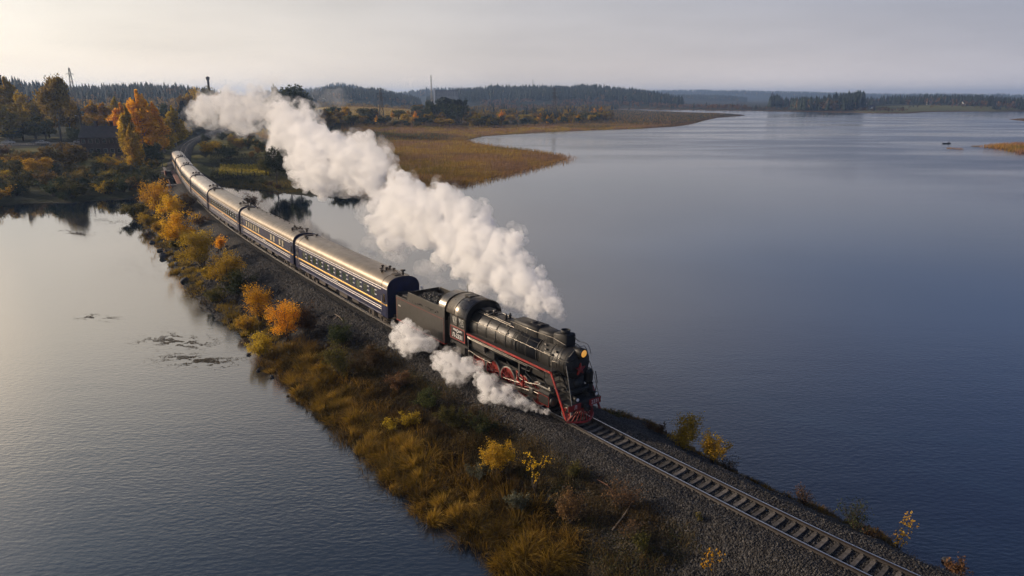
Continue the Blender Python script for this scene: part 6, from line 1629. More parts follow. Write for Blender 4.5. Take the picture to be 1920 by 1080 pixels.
g = G(); hs = empty('shed', (X - 9.5, Y - 6, land_z(X - 9.5, Y - 6)), (0, 0, .3)); tag(hs, 'low dark shed left of the brick house', 'shed')
g.box(-3, 3, -1.8, 1.8, -.5, 2.2); g.build('wall', M['brick_dark'], hs); g = G(); g.prism([(-2.1, 2.2), (2.1, 2.2), (2.1, 2.35), (0, 3.2), (-2.1, 2.35)], -3.2, 3.2, 'x'); g.build('roof', M['concrete_grey'], hs); g = G(); g.box(-.5, .5, -1.86, -1.8, 0, 1.9); g.build('door', M['navy'], hs)
FH = [(1807, 198.5, 1480, 9, 'white_wall', 'roof_dark', 'brightest white house on the far right shore'), (1620, 194, 1530, 7, 'wall_white', 'roof_red', 'small white house at the upper edge of the far green field'), (1634, 205, 1300, 9, 'wall_white', 'roof_dark', 'long low white building near the far shore'), (1822, 197, 1560, 6, 'wall_white', 'roof_red', 'small pale house just right of the brightest one'),
      (1833, 199, 1540, 6, 'wall_white', 'roof_dark', 'small house, second right of the brightest one'), (1864, 199.5, 1500, 8, 'wall_white', 'roof_red', 'pale house farthest right on the far shore'), (1741, 198.5, 1540, 7, 'concrete_grey', 'roof_red', 'greyish house left of the brightest white one'), (1784, 198, 1560, 6, 'wall_white', 'roof_red', 'small house half hidden in trees left of the brightest one')]
for (px, by, Y, w, wl_, rf_, lab) in FH:
    Y = 1180 + (Y - 1300) * .35
    X, _, zb = at_y(px, by, Y); z = land_z(X, Y); house('cottage', (X, Y, max(z, zb - 3)), random.uniform(-.5, .5), w, 6, 3.4, 2.6, 'wall_white' if wl_ == 'white_wall' else wl_, rf_, lab, 1, 1, 2, 'houses on the far right shore')
# apartment block and boiler house on the hill beyond the field
X, Y, zb = at_y(838, 185, 1250); b = empty('apartment_block', (X, Y, land_z(X, Y))); tag(b, 'grey flat roofed block among trees on the hill beyond the field', 'building')
hh = at_y(838, 170, 1250)[2] - land_z(X, Y)
g = G(); g.box(-20, 20, -6, 6, -2, hh); g.build('wall', M['concrete_grey'], b); g = G(); g.box(-20.5, 20.5, -6.5, 6.5, hh, hh + .6); g.build('roof', M['roof_dark'], b); g = G(); g.box(-23, -20.2, -5, 5, -2, hh + 5); g.build('stair_tower', M['wall_white'], b)
for f in range(3):
    for k in range(9):
        g = G(); x = -17 + k * 4.2; z = hh - 2.6 - f * 3; g.box(x - .8, x + .8, -6.1, -6.0, z, z + 1.4); g.build('window', M['glass_dark'], b)
# lattice pylons and masts
def lattice(name, px, top, base, Y, w0, w1, arms, lab, cat, mat_='steel_dark', n=8, rr=.14):
    X, _, zt = at_y(px, top, Y); z0 = land_z(X, Y) if base is None else base; H_ = zt - z0
    o = empty(name, (X, Y, z0), (0, 0, .3)); tag(o, lab, cat); g = G()
    cs = [(-1, -1), (1, -1), (1, 1), (-1, 1)]
    def wv(t): return w0 * (1 - t) + w1 * t
    for c in cs: g.tube([(c[0] * w0 / 2, c[1] * w0 / 2, -1), (c[0] * w1 / 2, c[1] * w1 / 2, H_)], rr, 4)
    for k in range(n):
        t0, t1 = k / n, (k + 1) / n; a, b_ = wv(t0) / 2, wv(t1) / 2
        for i in range(4):
            c, d = cs[i], cs[(i + 1) % 4]; g.tube([(c[0] * a, c[1] * a, H_ * t0), (d[0] * b_, d[1] * b_, H_ * t1)], rr * .6, 3, cap=False); g.tube([(d[0] * a, d[1] * a, H_ * t0), (c[0] * b_, c[1] * b_, H_ * t1)], rr * .6, 3, cap=False)
            g.tube([(c[0] * b_, c[1] * b_, H_ * t1), (d[0] * b_, d[1] * b_, H_ * t1)], rr * .6, 3, cap=False)
    g.build('lattice_mast', M[mat_], o)
    for (t, L_) in arms:
        g = G(); g.tube([(-L_, 0, H_ * t), (0, 0, H_ * t + .9), (L_, 0, H_ * t)], rr * .9, 4); g.tube([(-L_, 0, H_ * t), (L_, 0, H_ * t)], rr * .7, 4); g.build('cross_arm', M[mat_], o)
    return o
lattice('pylon', 713, 164, None, 490, 3.6, .7, ((.70, 3.8), (.82, 3.0), (.94, 2.2)), 'lattice power pylon standing in front of the yellow field', 'pylon')
lattice('pylon', 1040, 164, None, 690, 4.0, .7, ((.70, 3.8), (.82, 3.0), (.94, 2.2)), 'lattice power pylon in the tree belt near the tip of the spit', 'pylon')
lattice('pylon', 129, 127, None, 560, 4.2, .8, ((.86, 3.0),), 'lattice pylon top showing above the big willow', 'pylon')
lattice('pylon', 1448, 173, None, 1500, 5, .8, ((.7, 5), (.85, 4)), 'small faint pylon on the far shore left of the dark grove', 'pylon', rr=.25)
lattice('radio_mast', 808, 141, None, 1250, 3.0, 1.0, (), 'tall red and white radio mast beside the grey block', 'mast', 'white_rim', 10, .22)
lattice('radio_mast', 999, 148, None, 1950, 2.2, .8, (), 'thin distant radio mast over the middle ridge', 'mast', 'white_rim', 10, .15)
X, _, zt = at_y(389, 143, 640); z0 = land_z(X, 640); o = empty('water_tower', (X, 640, z0)); tag(o, 'thin tower with a small head above the trees behind the steam', 'tower')
g = G(); g.tube([(0, 0, -1), (0, 0, zt - z0 - 3)], 1.0, 12); g.build('shaft', M['brick_dark'], o); g = G(); g.lathe([(zt - z0 - 3.2, 1.1), (zt - z0 - 2.8, 1.6), (zt - z0 - .6, 1.6), (zt - z0, .001)], (0, 0, 0), 'z', 14); g.build('tank', M['brick_dark'], o)
# lamp pole near the house, signal post
X, Y, zt = at_y(148, 214, 240); z0 = land_z(X, Y); o = empty('lamp_pole', (X, Y, z0)); tag(o, 'dark utility pole with two pale lamps left of the brick house', 'lamp pole')
g = G(); g.tube([(0, 0, -.5), (0, 0, zt - z0)], [.26, .18], 8); g.tube([(-1.2, 0, zt - z0 - .6), (1.2, 0, zt - z0 - .4)], .07, 5); g.tube([(1.8, 0, -.3), (0, 0, zt - z0 - 1.5)], .09, 5); g.build('pole', M['bark'], o)
for x in (-1.2, 1.2): g = G(); g.box(x - .3, x + .3, -.12, .12, zt - z0 - .62, zt - z0 - .42, bev=.04); g.build('lamp_head', M['white_paint'], o)
X, Y, zt = at_y(303, 297, 212); z0 = land_z(X, Y); o = empty('signal_post', (X, Y, z0)); tag(o, 'dark post with a crossboard left of the last coaches', 'signal post')
g = G(); g.tube([(0, 0, -.3), (0, 0, zt - z0 + .4)], .09, 6); g.build('post', M['steel_dark'], o); g = G(); g.box(-.75, .75, -.06, .06, zt - z0 - .2, zt - z0 + .15, bev=.02); g.build('crossboard', M['steel_dark'], o)
# road on the left with parked cars
M['asphalt'] = mat('asphalt', (0.05, 0.05, 0.052), .85, var=.2, scale=.6)
rd = [at_y(a, b, c)[:2] for a, b, c in ((-420, 280, 262), (-200, 276, 262), (-60, 272, 260), (60, 270, 259), (150, 265, 262), (230, 262, 275), (300, 258, 300), (330, 250, 350))]
rdd = _dense(rd, 16); V = []; F = []
tx_ = np.gradient(rdd, axis=0); tx_ /= np.linalg.norm(tx_, axis=1)[:, None]; nn_ = np.stack([-tx_[:, 1], tx_[:, 0]], 1)
zc_ = land_h(rdd[:, 0], rdd[:, 1])[0]
def road_z(): return np.convolve(np.pad(zc_, 6, mode='edge'), np.ones(13) / 13, 'valid') + .35
rz_ = road_z()
for (o0, o1, dz, nm, m_) in ((-3.2, 3.2, 0, 'road', 'asphalt'),):
    for i in range(len(rdd)):
        for o_, zz in ((o0 - .6, -.9), (o0, 0), (o1, 0), (o1 + .6, -.9)): V.append((*(rdd[i] + nn_[i] * o_), rz_[i] + zz))
    for i in range(len(rdd) - 1):
        for k in range(3): F.append((i * 4 + k, i * 4 + k + 1, i * 4 + 5 + k, i * 4 + 4 + k))
tag(link('road', np_mesh('road', np.array(V), np.array(F), M[m_])), 'grey road along the left bank', kind='structure')
g = G(); V_ = [(*(rdd[i] - nn_[i] * 3.0), rz_[i] + .02) for i in range(0, len(rdd))]
# guard rail on the lake side
gr = empty('guard_rail', (*V_[0][:2], V_[0][2])); tag(gr, 'pale guard rail on the lake side of the road', 'guard rail'); o3 = Vector(V_[0])
g = G(); pts = [Vector(v) - o3 for v in V_]; g.tube([p + Vector((0, 0, .62)) for p in pts], .11, 4); g.build('rail_beam', M['concrete_grey'], gr)
pm = G(); pm.box(-.06, .06, -.06, .06, -.5, .62); pmm = pm.mesh('post', M['concrete_grey'])
for i in range(0, len(pts), 2): link('post', pmm, gr, pts[i])
def car(X, Y, z, rz, paint, lab):
    o = empty('parked_car', (X, Y, z), (0, 0, rz)); tag(o, lab, 'car', 'cars parked on the road'); g = G()
    side = [(-2.15, .35), (-2.15, .85), (-1.95, .98), (-1.2, 1.05), (-.75, 1.45), (.55, 1.47), (1.15, 1.02), (1.95, .88), (2.15, .7), (2.15, .35)]
    vs = []; 
    for yy, ins in ((-.86, 0), (-.80, .0), (.80, 0), (.86, 0)):
        for (x, z_) in side: vs.append((x, yy * (1 if z_ < 1.1 else .78), z_ if abs(yy) < .83 or z_ < 1.1 else z_ - .06))
    n = len(side); fs = [(a * n + k, (a + 1) * n + k, (a + 1) * n + (k + 1) % n, a * n + (k + 1) % n) for a in range(3) for k in range(n)]
    g.add(vs, fs); g.add(vs[:n], [tuple(range(n))]); g.add(vs[-n:], [tuple(range(n))[::-1]]); g.build('body', M[paint], o)
    for sd in (-1, 1):
        g = G(); y = sd * .74; g.prism([(-1.0, 1.08), (-.68, 1.38), (.5, 1.40), (.95, 1.08)], *sorted((sd * .70, sd * .885)), 'y'); g.build('side_window', M['glass_dark'], o)
    g = G(); g.prism([(.62, 1.43), (1.12, 1.07), (1.16, 1.10), (.66, 1.46)], -.62, .62, 'y'); g.build('windscreen', M['glass_dark'], o)
    for x in (-1.35, 1.35):
        for sd in (-1, 1):
            g = G(); a, b_ = sorted((sd * .68, sd * .9)); g.lathe([(a, .001), (a, .33), (b_, .33), (b_, .001)], (x, 0, .33), 'y', 14); w = g.build('wheel', M['rubber'], o)
            g = G(); c = sd * .905; g.lathe([(min(c, c - sd * .01), .001), (c, .2), (c, .001)], (x, 0, .33), 'y', 10); g.build('rim', M['steel'], w)
        g = G()
    for sd in (-1, 1): g = G(); g.box(2.10, 2.17, *sorted((sd * .5, sd * .8)), .62, .76, bev=.02); g.build('headlight', M['white_paint'], o)
    return o
M['paint_silver'] = mat('silver_paint', (.45, .46, .48), .25, .6, var=.05); M['paint_dark'] = mat('dark_paint', (.02, .025, .035), .2, .2, var=.05)
for (px, Y, pt, dr, lab) in ((10, 259.5, 'paint_silver', 1, 'silver car on the road at the left edge'), (65, 259, 'paint_dark', 1, 'dark car on the road, second from the left edge'), (112, 268, 'paint_silver', -1, 'pale car half hidden behind the round brown tree'), (150, 262, 'paint_silver', 1, 'pale car by the pole left of the brick house')):
    X = at_y(px, 268, Y)[0]; i = int(np.argmin(np.hypot(rdd[:, 0] - X, rdd[:, 1] - Y))); p = rdd[i] + nn_[i] * (1.4 * dr); car(p[0], p[1], rz_[i] + .01, math.atan2(tx_[i][1], tx_[i][0]), pt, lab)
# bridge
M['rust'] = mat('rusty_steel', (0.20, 0.085, 0.055), .8, var=.45, scale=1.5); M['old_concrete'] = mat('old_concrete', (0.20, 0.18, 0.165), .9, var=.35, scale=.7, bump=.02, bscale=8)
br = empty('railway_bridge', rail_pt((S_BR0 + S_BR1) / 2, 0)); tag(br, 'short steel railway bridge with rusty side girders under the tail of the train', 'bridge'); bo = Vector(br.location)
def sbox(s0, s1, l0, l1, z0, z1, m_, name):
    g = G(); vs = [Vector(sl(s, l, z)) - bo for z in (z0, z1) for s, l in ((s0, l0), (s1, l0), (s1, l1), (s0, l1))]
    g.add(vs, [(0, 3, 2, 1), (4, 5, 6, 7), (0, 1, 5, 4), (1, 2, 6, 5), (2, 3, 7, 6), (3, 0, 4, 7)]); return g.build(name, M[m_], br)
for s0 in (S_BR0 - 1.2, S_BR1 - 1.0): sbox(s0, s0 + 2.4, -4.2, 4.6, -2.5, 2.95, 'old_concrete', 'abutment')
nb = 3; seg = (S_BR1 - S_BR0) / nb
for k in range(nb):
    a, b_ = S_BR0 + k * seg, S_BR0 + (k + 1) * seg
    sbox(a, b_, -2.2, 2.2, 2.45, 2.98, 'rust', 'deck')
for l0 in (3.6, -3.9):
    sbox(S_BR1 - 9, S_BR1 + 1, l0, l0 + .35, 1.7, 3.9, 'rust', 'side_girder'); sbox(S_BR1 - 9, S_BR1 + 1, l0 - .15, l0 + .5, 3.9, 4.0, 'old_concrete', 'girder_cap')
for k in range(7):
    s_ = S_BR0 - 6 + k * 1.9; sbox(s_, s_ + .15, 3.9, 4.05, 1.2, 3.6, 'rust', 'railing_post')
for z in (2.6, 3.2, 3.6): sbox(S_BR0 - 6, S_BR0 + 6, 3.93, 4.02, z, z + .08, 'rust', 'hand_rail')
sbox(S_BR0 - 9, S_BR0 - 3, 5.2, 5.5, .8, 2.2, 'old_concrete', 'wing_wall'); sbox(S_BR0 - 5, S_BR0 - 2, 3.2, 5.6, -1, 2.1, 'old_concrete', 'wing_wall')

# ------------------------------------------------------------------ people, boat
M['cloth_dark'] = mat('dark_clothes', (.012, .014, .02), .9, var=.4, scale=6); M['skin'] = mat('skin', (.35, .2, .14), .6, var=.1); M['boat_paint'] = mat('boat_paint', (.03, .035, .04), .6, var=.3)
def person(loc, rz, pose, lab, parent=None):
    if pose == 'stand':
        J = [(0, 0, .95), (0, 0, 1.2), (0, 0, 1.42), (0, 0, 1.52), (.02, 0, 1.68), (.02, 0, 1.76), (0, .19, 1.4), (.03, .27, 1.15), (.12, .24, .92), (0, -.19, 1.4), (.02, -.27, 1.15), (.08, -.26, .9), (0, .1, .9), (.03, .11, .5), (0, .12, .08), (.13, .13, .03), (0, -.1, .9), (-.02, -.12, .5), (-.05, -.13, .08), (.08, -.14, .03)]
    else:
        J = [(0, 0, .1), (.02, 0, .35), (.05, 0, .58), (.07, 0, .68), (.1, 0, .83), (.1, 0, .91), (.05, .19, .56), (.14, .24, .34), (.34, .14, .38), (.05, -.19, .56), (.14, -.24, .34), (.34, -.12, .4), (.05, .1, .1), (.42, .13, .22), (.52, .13, -.18), (.64, .13, -.2), (.05, -.1, .1), (.42, -.13, .22), (.52, -.13, -.18), (.64, -.13, -.2)]
    E_ = [(0, 1), (1, 2), (2, 3), (3, 4), (4, 5), (2, 6), (6, 7), (7, 8), (2, 9), (9, 10), (10, 11), (0, 12), (12, 13), (13, 14), (14, 15), (0, 16), (16, 17), (17, 18), (18, 19)]
    Rr = [.15, .15, .17, .065, .11, .085, .075, .055, .045, .075, .055, .045, .10, .075, .05, .045, .10, .075, .05, .045]
    me = bpy.data.meshes.new('person'); me.from_pydata(J, E_, []); o = bpy.data.objects.new('person', me); COL.objects.link(o)
    o.modifiers.new('skin', 'SKIN'); o.modifiers.new('sub', 'SUBSURF').levels = 1
    for i, q in enumerate(Rr): me.skin_vertices[0].data[i].radius = (q, q)
    me.skin_vertices[0].data[0].use_root = True
    dg = bpy.context.evaluated_depsgraph_get(); m2 = bpy.data.meshes.new_from_object(o.evaluated_get(dg)); bpy.data.objects.remove(o)
    m2.name = 'person'; m2.materials.clear(); m2.materials.append(M['cloth_dark']); m2.materials.append(M['skin'])
    hz = J[4][2] - .1
    for p in m2.polygons:
        p.use_smooth = True
        if p.center.z > hz and p.center.z < J[5][2] + .02 and p.center.x > J[4][0]: p.material_index = 1
    o = link('person', m2, parent, loc, (0, 0, rz)); tag(o, lab, None if parent else 'person'); return o
for (px, dl, lab, rz) in ((378, 2.9, 'person in dark clothes standing by the track behind the train, left one', -1.0), (385, 2.6, 'person in dark clothes standing by the track behind the train, right one', 2.0)):
    q = unproj(px, 254, RAIL_Z); s_, l_ = s_of(q); p = sl(s_, dl); person((p[0], p[1], RAIL_Z - .45), rz, 'stand', lab)
c = unproj(1775, 269.5); bt = empty('rowing_boat', (c[0], c[1], 0), (0, 0, .1)); tag(bt, 'dark rowing boat on the open lake near the right edge', 'boat'); g = G(); secs = []
for t in np.linspace(-1, 1, 9):
    w = .68 * (1 - abs(t) ** 2.4 * (.85 if t > 0 else .35)); x = t * 2.15; sh = .12 * t * t; secs.append([(x, -w, .42 + sh), (x, -w * .8, .08), (x, -w * .4, -.1), (x, w * .4, -.1), (x, w * .8, .08), (x, w, .42 + sh), (x, w * .9, .42 + sh), (x, w * .7, .14), (x, w * .3, .02), (x, -w * .3, .02), (x, -w * .7, .14), (x, -w * .9, .42 + sh)])
vs = [v for s_ in secs for v in s_]; fs = [(i * 12 + k, i * 12 + (k + 1) % 12, i * 12 + 12 + (k + 1) % 12, i * 12 + 12 + k) for i in range(8) for k in range(12)]; g.add(vs, fs, True); g.add(secs[0], [tuple(range(12))]); g.add(secs[-1], [tuple(range(12))[::-1]]); g.build('hull', M['boat_paint'], bt)
for x in (-1.0, .3, 1.2): g = G(); g.box(x - .12, x + .12, -.55, .55, .3, .34); g.build('bench', M['bark_pale'], bt)
person((c[0] + 1.15, c[1] + .1, .36), math.pi * .9, 'sit', 'dark clothed person sitting towards the right end of the rowing boat')
# ------------------------------------------------------------------ steam: solid bodies of vapour with billowing surfaces
def vapour_mat(name, dens, scale=None, col=(.965, .972, .988), aniso=.15):
    m = bpy.data.materials.new(name); m.use_nodes = True; nt = m.node_tree; nt.nodes.clear()
    o = nt.nodes.new('ShaderNodeOutputMaterial'); v = nt.nodes.new('ShaderNodeVolumeScatter')
    v.inputs['Color'].default_value = (*col, 1); v.inputs['Density'].default_value = dens; v.inputs['Anisotropy'].default_value = aniso
    nt.links.new(v.outputs[0], o.inputs['Volume'])
    if scale is None: m.cycles.homogeneous_volume = True; return m
    tc = nt.nodes.new('ShaderNodeTexCoord'); nz = nt.nodes.new('ShaderNodeTexNoise'); nz.inputs['Scale'].default_value = scale; nz.inputs['Detail'].default_value = 6; nz.inputs['Roughness'].default_value = .68
    nt.links.new(tc.outputs['Object'], nz.inputs['Vector']); mr = nt.nodes.new('ShaderNodeMapRange')
    for k, q in (('From Min', .45), ('From Max', .575), ('To Min', 0.0), ('To Max', dens * 2.0)): mr.inputs[k].default_value = q
    nt.links.new(nz.outputs[0], mr.inputs['Value']); nt.links.new(mr.outputs[0], v.inputs['Density'])
    return m
def billow_tree(voxel, amps):
    """points with radii -> one closed skin -> billows of several sizes pushed out along the normals"""
    t = bpy.data.node_groups.new('billow', 'GeometryNodeTree')
    t.interface.new_socket('Geometry', in_out='INPUT', socket_type='NodeSocketGeometry'); t.interface.new_socket('Geometry', in_out='OUTPUT', socket_type='NodeSocketGeometry')
    N, L = t.nodes, t.links; gi = N.new('NodeGroupInput'); go = N.new('NodeGroupOutput')
    mp = N.new('GeometryNodeMeshToPoints'); na = N.new('GeometryNodeInputNamedAttribute'); na.inputs['Name'].default_value = 'rad'; na.data_type = 'FLOAT'
    L.new(gi.outputs[0], mp.inputs['Mesh']); L.new(na.outputs[0], mp.inputs['Radius'])
    pv = N.new('GeometryNodePointsToVolume'); pv.resolution_mode = 'VOXEL_SIZE'; pv.inputs['Voxel Size'].default_value = voxel; pv.inputs['Density'].default_value = 1
    L.new(mp.outputs[0], pv.inputs['Points']); L.new(na.outputs[0], pv.inputs['Radius'])
    vm = N.new('GeometryNodeVolumeToMesh'); vm.inputs['Threshold'].default_value = .1; vm.inputs['Adaptivity'].default_value = 0
    L.new(pv.outputs[0], vm.inputs[0]); geo = vm.outputs[0]
    for i, (sc, amp, kind) in enumerate(amps):
        sp = N.new('GeometryNodeSetPosition'); nm = N.new('GeometryNodeInputNormal'); ps = N.new('GeometryNodeInputPosition')
        if kind == 'v':
            tx = N.new('ShaderNodeTexVoronoi'); tx.feature = 'SMOOTH_F1'; tx.inputs['Smoothness'].default_value = .25; tx.inputs['Scale'].default_value = sc
            # warp the cells a little
            nz = N.new('ShaderNodeTexNoise'); nz.inputs['Scale'].default_value = sc * .8; nz.inputs['Detail'].default_value = 2
            ad = N.new('ShaderNodeVectorMath'); ad.operation = 'SCALE'; ad.inputs['Scale'].default_value = .7 / sc; L.new(nz.outputs['Color'], ad.inputs[0])
            a2 = N.new('ShaderNodeVectorMath'); L.new(ad.outputs[0], a2.inputs[0]); L.new(ps.outputs[0], a2.inputs[1]); L.new(ps.outputs[0], nz.inputs['Vector'])
            L.new(a2.outputs[0], tx.inputs['Vector']); src = tx.outputs['Distance']; k, b = -amp * 1.6, amp * .8
        else:
            tx = N.new('ShaderNodeTexNoise'); tx.inputs['Scale'].default_value = sc; tx.inputs['Detail'].default_value = 4; L.new(ps.outputs[0], tx.inputs['Vector']); src = tx.outputs[0]; k, b = amp * 2, -amp
        ma = N.new('ShaderNodeMath'); ma.operation = 'MULTIPLY_ADD'; ma.inputs[1].default_value = k; ma.inputs[2].default_value = b; L.new(src, ma.inputs[0])
        sc_ = N.new('ShaderNodeVectorMath'); sc_.operation = 'SCALE'; L.new(nm.outputs[0], sc_.inputs[0]); L.new(ma.outputs[0], sc_.inputs['Scale'])
        L.new(geo, sp.inputs['Geometry']); L.new(sc_.outputs[0], sp.inputs['Offset']); geo = sp.outputs[0]
    L.new(geo, go.inputs[0]); return t
def vapour(name, P, rad, voxel, amps, m_, parent):
    me = np_points(name, P, rad); o = bpy.data.objects.new(name, me); COL.objects.link(o)
    md = o.modifiers.new('billow', 'NODES'); md.node_group = billow_tree(voxel, amps)
    dg = bpy.context.evaluated_depsgraph_get(); m2 = bpy.data.meshes.new_from_object(o.evaluated_get(dg)); bpy.data.objects.remove(o)
    m2.name = name; m2.materials.clear(); m2.materials.append(m_)
    m2.polygons.foreach_set('use_smooth', np.ones(len(m2.polygons), dtype=bool))
    o = link(name, m2, parent); return o
def np_points(name, P, rad):
    me = bpy.data.meshes.new(name); me.vertices.add(len(P)); me.vertices.foreach_set('co', np.asarray(P, dtype=np.float32).ravel())
    a = me.attributes.new('rad', 'FLOAT', 'POINT'); a.data.foreach_set('value', np.asarray(rad, dtype=np.float32)); return me
def puffs(lst, depth, seed, n_sub=14, spread=.75, rr=(.30, .55)):
    """big balls (px, py, radius px) and smaller ones budding from them"""
    r = np.random.default_rng(seed); P = []; Q = []
    for px, py, rp in lst:
        Y = depth(px); c = np.array(at_y(px, py, Y)); R_ = rp * math.hypot(c[0], c[1]) / FPX
        P.append(c); Q.append(R_ * .72)
        d = unit(r.normal(size=(n_sub, 3)))
        for k in range(n_sub): P.append(c + d[k] * R_ * spread * r.uniform(.7, 1.0)); Q.append(R_ * r.uniform(*rr))
    return np.array(P), np.array(Q)
dep = lambda px: float(np.interp(px, [360, 450, 520, 570, 650, 750, 850, 950, 1050], [320, 275, 205, 152, 110, 80, 62, 50.5, 43.6]))
plume = empty('steam_plume', (3.2, 41.5, 8.6)); tag(plume, 'long white steam plume trailing from the chimney back over the lake and the land', 'steam'); po = Vector(plume.location)
SEGS = [
 ([(1052, 588, 12), (1036, 572, 22), (1012, 556, 32), (1030, 560, 18), (1000, 580, 22), (992, 535, 34), (965, 560, 30)], .16, [(.9, .38, 'v'), (2.4, .16, 'v'), (5.5, .07, 'v'), (9, .04, 'n')], 1.3, 1),
 ([(975, 500, 32), (965, 452, 26), (945, 470, 34), (950, 520, 36), (915, 500, 38), (925, 450, 26), (895, 455, 42), (880, 500, 36), (905, 535, 26), (985, 520, 22)], .20, [(.55, .65, 'v'), (1.5, .26, 'v'), (3.8, .11, 'v'), (8, .05, 'n')], 1.15, 2),
 ([(880, 415, 38), (855, 440, 44), (850, 395, 34), (835, 360, 24), (820, 400, 44), (800, 440, 42), (790, 395, 44), (840, 480, 30), (765, 420, 44), (760, 372, 40), (745, 345, 28), (735, 400, 42), (745, 450, 30), (715, 430, 28)], .30, [(.34, 1.05, 'v'), (.9, .42, 'v'), (2.4, .17, 'v'), (5.5, .07, 'n')], .8, 3),
 ([(722, 300, 24), (700, 285, 30), (700, 330, 34), (680, 300, 40), (660, 330, 40), (650, 285, 36), (632, 310, 46), (605, 330, 38), (610, 280, 40), (590, 305, 40), (575, 270, 38), (565, 300, 28), (720, 375, 26)], .45, [(.22, 1.6, 'v'), (.6, .62, 'v'), (1.6, .26, 'v'), (4, .1, 'n')], .52, 4),
 ([(585, 250, 30), (560, 230, 34), (540, 250, 34), (525, 225, 28), (536, 210, 20), (530, 262, 26), (576, 218, 16), (600, 365, 10), (575, 345, 14)], .6, [(.16, 2.0, 'v'), (.45, .8, 'v'), (1.2, .34, 'v'), (3, .12, 'n')], .36, 5),
 ([(505, 190, 24), (480, 185, 26), (455, 192, 26), (470, 215, 26), (440, 215, 26), (425, 190, 24), (405, 205, 26), (385, 195, 20), (372, 205, 18), (365, 222, 12), (390, 222, 18), (470, 240, 14), (450, 232, 18), (500, 215, 18), (532, 196, 14), (425, 225, 14)], .8, [(.11, 3.0, 'v'), (.32, 1.3, 'v'), (.9, .55, 'v'), (2.5, .2, 'n')], .14, 6),
]
for lst, vox, amps, dens, sd in SEGS:
    P, Q = puffs(lst, dep, sd + 80, 12, .95, (.30, .55))          # torn fringe of thin steam round each stretch
    vapour('wisp', P - np.array(po), Q, vox * 1.3, [(amps[0][0] * 1.3, amps[0][1] * .8, 'v'), (amps[1][0], amps[1][1], 'n')], vapour_mat('fringe_%s' % 'abcdefg'[sd], dens * .22, amps[1][0]), plume)
    P, Q = puffs(lst, dep, sd)
    vapour('puff', P - np.array(po), Q * 1.07, vox, amps, vapour_mat('steam_%s' % 'abcdefg'[sd], dens, amps[1][0] * .8), plume)
# torn thin steam round the edges
WISPS = [([(700, 460, 26), (690, 400, 30), (740, 480, 22), (830, 520, 24), (880, 560, 22), (1040, 600, 16), (930, 560, 24), (800, 500, 22)], dep, .3, [(.3, 1.0, 'v'), (.9, .7, 'n')], .10, 11), ([(345, 215, 12), (360, 235, 16), (400, 240, 18), (520, 245, 20), (500, 250, 18), (500, 158, 22), (600, 175, 20), (622, 184, 24), (640, 190, 20), (560, 345, 12), (540, 290, 12)], dep, .8, [(.12, 2.5, 'v'), (.4, 1.6, 'n')], 0.02, 12)]
for lst, dp, vox, amps, dens, sd in WISPS:
    P, Q = puffs(lst, dp, sd); vapour('wisp', P - np.array(po), Q, vox, amps, vapour_mat('wisp_%s' % sd, dens * 1.5, amps[0][0] * 1.5), plume)
# cylinder steam on the near side
def near_pt(px, py, l):
    x = (px - 960) / FPX; y = -(py - 540) / FPX; c, s = math.cos(PITCH), math.sin(PITCH); d = np.array([x, c + y * s, -s + y * c])
    A = np.array([4.65, 39.59]); T = np.array([.6113, -.7914]); N_ = np.array([-.7914, -.6113]); Mx = np.array([[d[0], -T[0]], [d[1], -T[1]]]); t, ss = np.linalg.solve(Mx, A + l * N_)
    return np.array([d[0] * t, d[1] * t, CAM_Z + d[2] * t])
def near_puffs(lst, seed, n_sub=14):
    r = np.random.default_rng(seed); P = []; Q = []
    for px, py, rp, l in lst:
        c = near_pt(px, py, l); R_ = rp * math.hypot(c[0], c[1]) / FPX; P.append(c); Q.append(R_ * .72); d = unit(r.normal(size=(n_sub, 3)))
        for k in range(n_sub): P.append(c + d[k] * R_ * .75 * r.uniform(.7, 1)); Q.append(R_ * r.uniform(.3, .55))
    return np.array(P), np.array(Q)
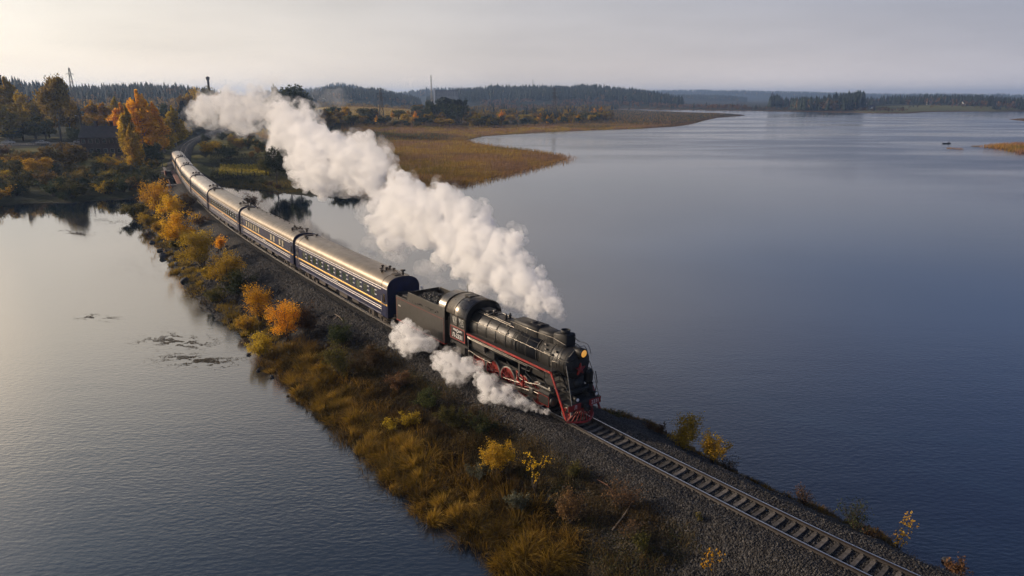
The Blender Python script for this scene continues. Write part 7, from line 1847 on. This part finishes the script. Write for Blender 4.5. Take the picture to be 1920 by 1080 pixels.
CYL = [('white steam jet from the cylinder, widening back beside the red wheels', [(1028, 773, 5, 1.9), (1022, 772, 6, 1.9), (1015, 770, 7, 1.9), (1009, 768, 8, 2.0), (999, 765, 9, 2.1), (988, 761, 11, 2.2), (976, 757, 13, 2.3), (962, 751, 15, 2.4), (947, 745, 18, 2.6), (930, 737, 23, 2.7), (912, 726, 25, 2.8), (903, 714, 18, 2.8), (908, 745, 14, 2.8), (950, 730, 12, 2.4)], 21),
       ('pale steam puff between the cylinder jet and the tender puff', [(890, 690, 14, 2.6), (872, 690, 22, 2.8), (852, 692, 27, 2.9), (838, 678, 27, 3.0), (824, 668, 18, 3.0), (860, 708, 14, 2.9), (815, 685, 10, 3.0)], 22),
       ('cream steam puff beside the tender, last of the low ones', [(800, 645, 16, 2.8), (785, 640, 22, 2.9), (768, 632, 26, 3.0), (750, 622, 20, 3.1), (765, 612, 16, 3.1), (745, 640, 16, 3.1), (760, 655, 16, 3.1), (740, 610, 9, 3.1)], 23)]
for lab, lst, sd in CYL:
    P, Q = near_puffs(lst, sd); o0 = P.mean(0); e = empty('steam_puff', o0); tag(e, lab, 'steam', 'low puffs of cylinder steam')
    vapour('puff', P - o0, Q, .085, [(1.3, .26, 'v'), (3.4, .11, 'v'), (8, .045, 'v'), (14, .02, 'n')], vapour_mat('low_steam_%d' % sd, 1.9, 2.0), e)
    P, Q = near_puffs([(a + 6, b + 2, c * 1.15, l) for a, b, c, l in lst if c > 9], sd + 40, 8); vapour('wisp', P - o0, Q, .12, [(1.3, .3, 'v'), (4, .12, 'n')], vapour_mat('low_wisp_%d' % sd, .5, 2.2), e)
P, Q = near_puffs([(915, 712, 13, 1.9), (935, 724, 14, 1.9), (955, 734, 13, 1.9), (975, 744, 11, 1.8), (992, 752, 9, 1.8)], 70, 8); e = empty('thin_steam', P.mean(0)); tag(e, 'thin transparent steam in front of the red driving wheels', 'steam')
vapour('wisp', P - P.mean(0), Q, .12, [(1.2, .35, 'v')], vapour_mat('thin_wisp', .45, 2.5), e)

# ------------------------------------------------------------------ haze: the damp autumn air over the lake
g = G(); g.box(-26500, 20500, -400, 9200, -4, 98)
hz_ = g.build('haze', None); hz_.data.materials.clear()
hm = bpy.data.materials.new('haze'); hm.use_nodes = True; nt = hm.node_tree; nt.nodes.clear(); ho = nt.nodes.new('ShaderNodeOutputMaterial'); pv = nt.nodes.new('ShaderNodeVolumePrincipled')
pv.inputs['Color'].default_value = (.44, .64, 1.0, 1); pv.inputs['Density'].default_value = 0.00016; pv.inputs['Anisotropy'].default_value = .3
nt.links.new(pv.outputs[0], ho.inputs['Volume']); hm.cycles.homogeneous_volume = True; hz_.data.materials.append(hm)
tag(hz_, 'thin bluish haze over the lake and the hills', kind='stuff')
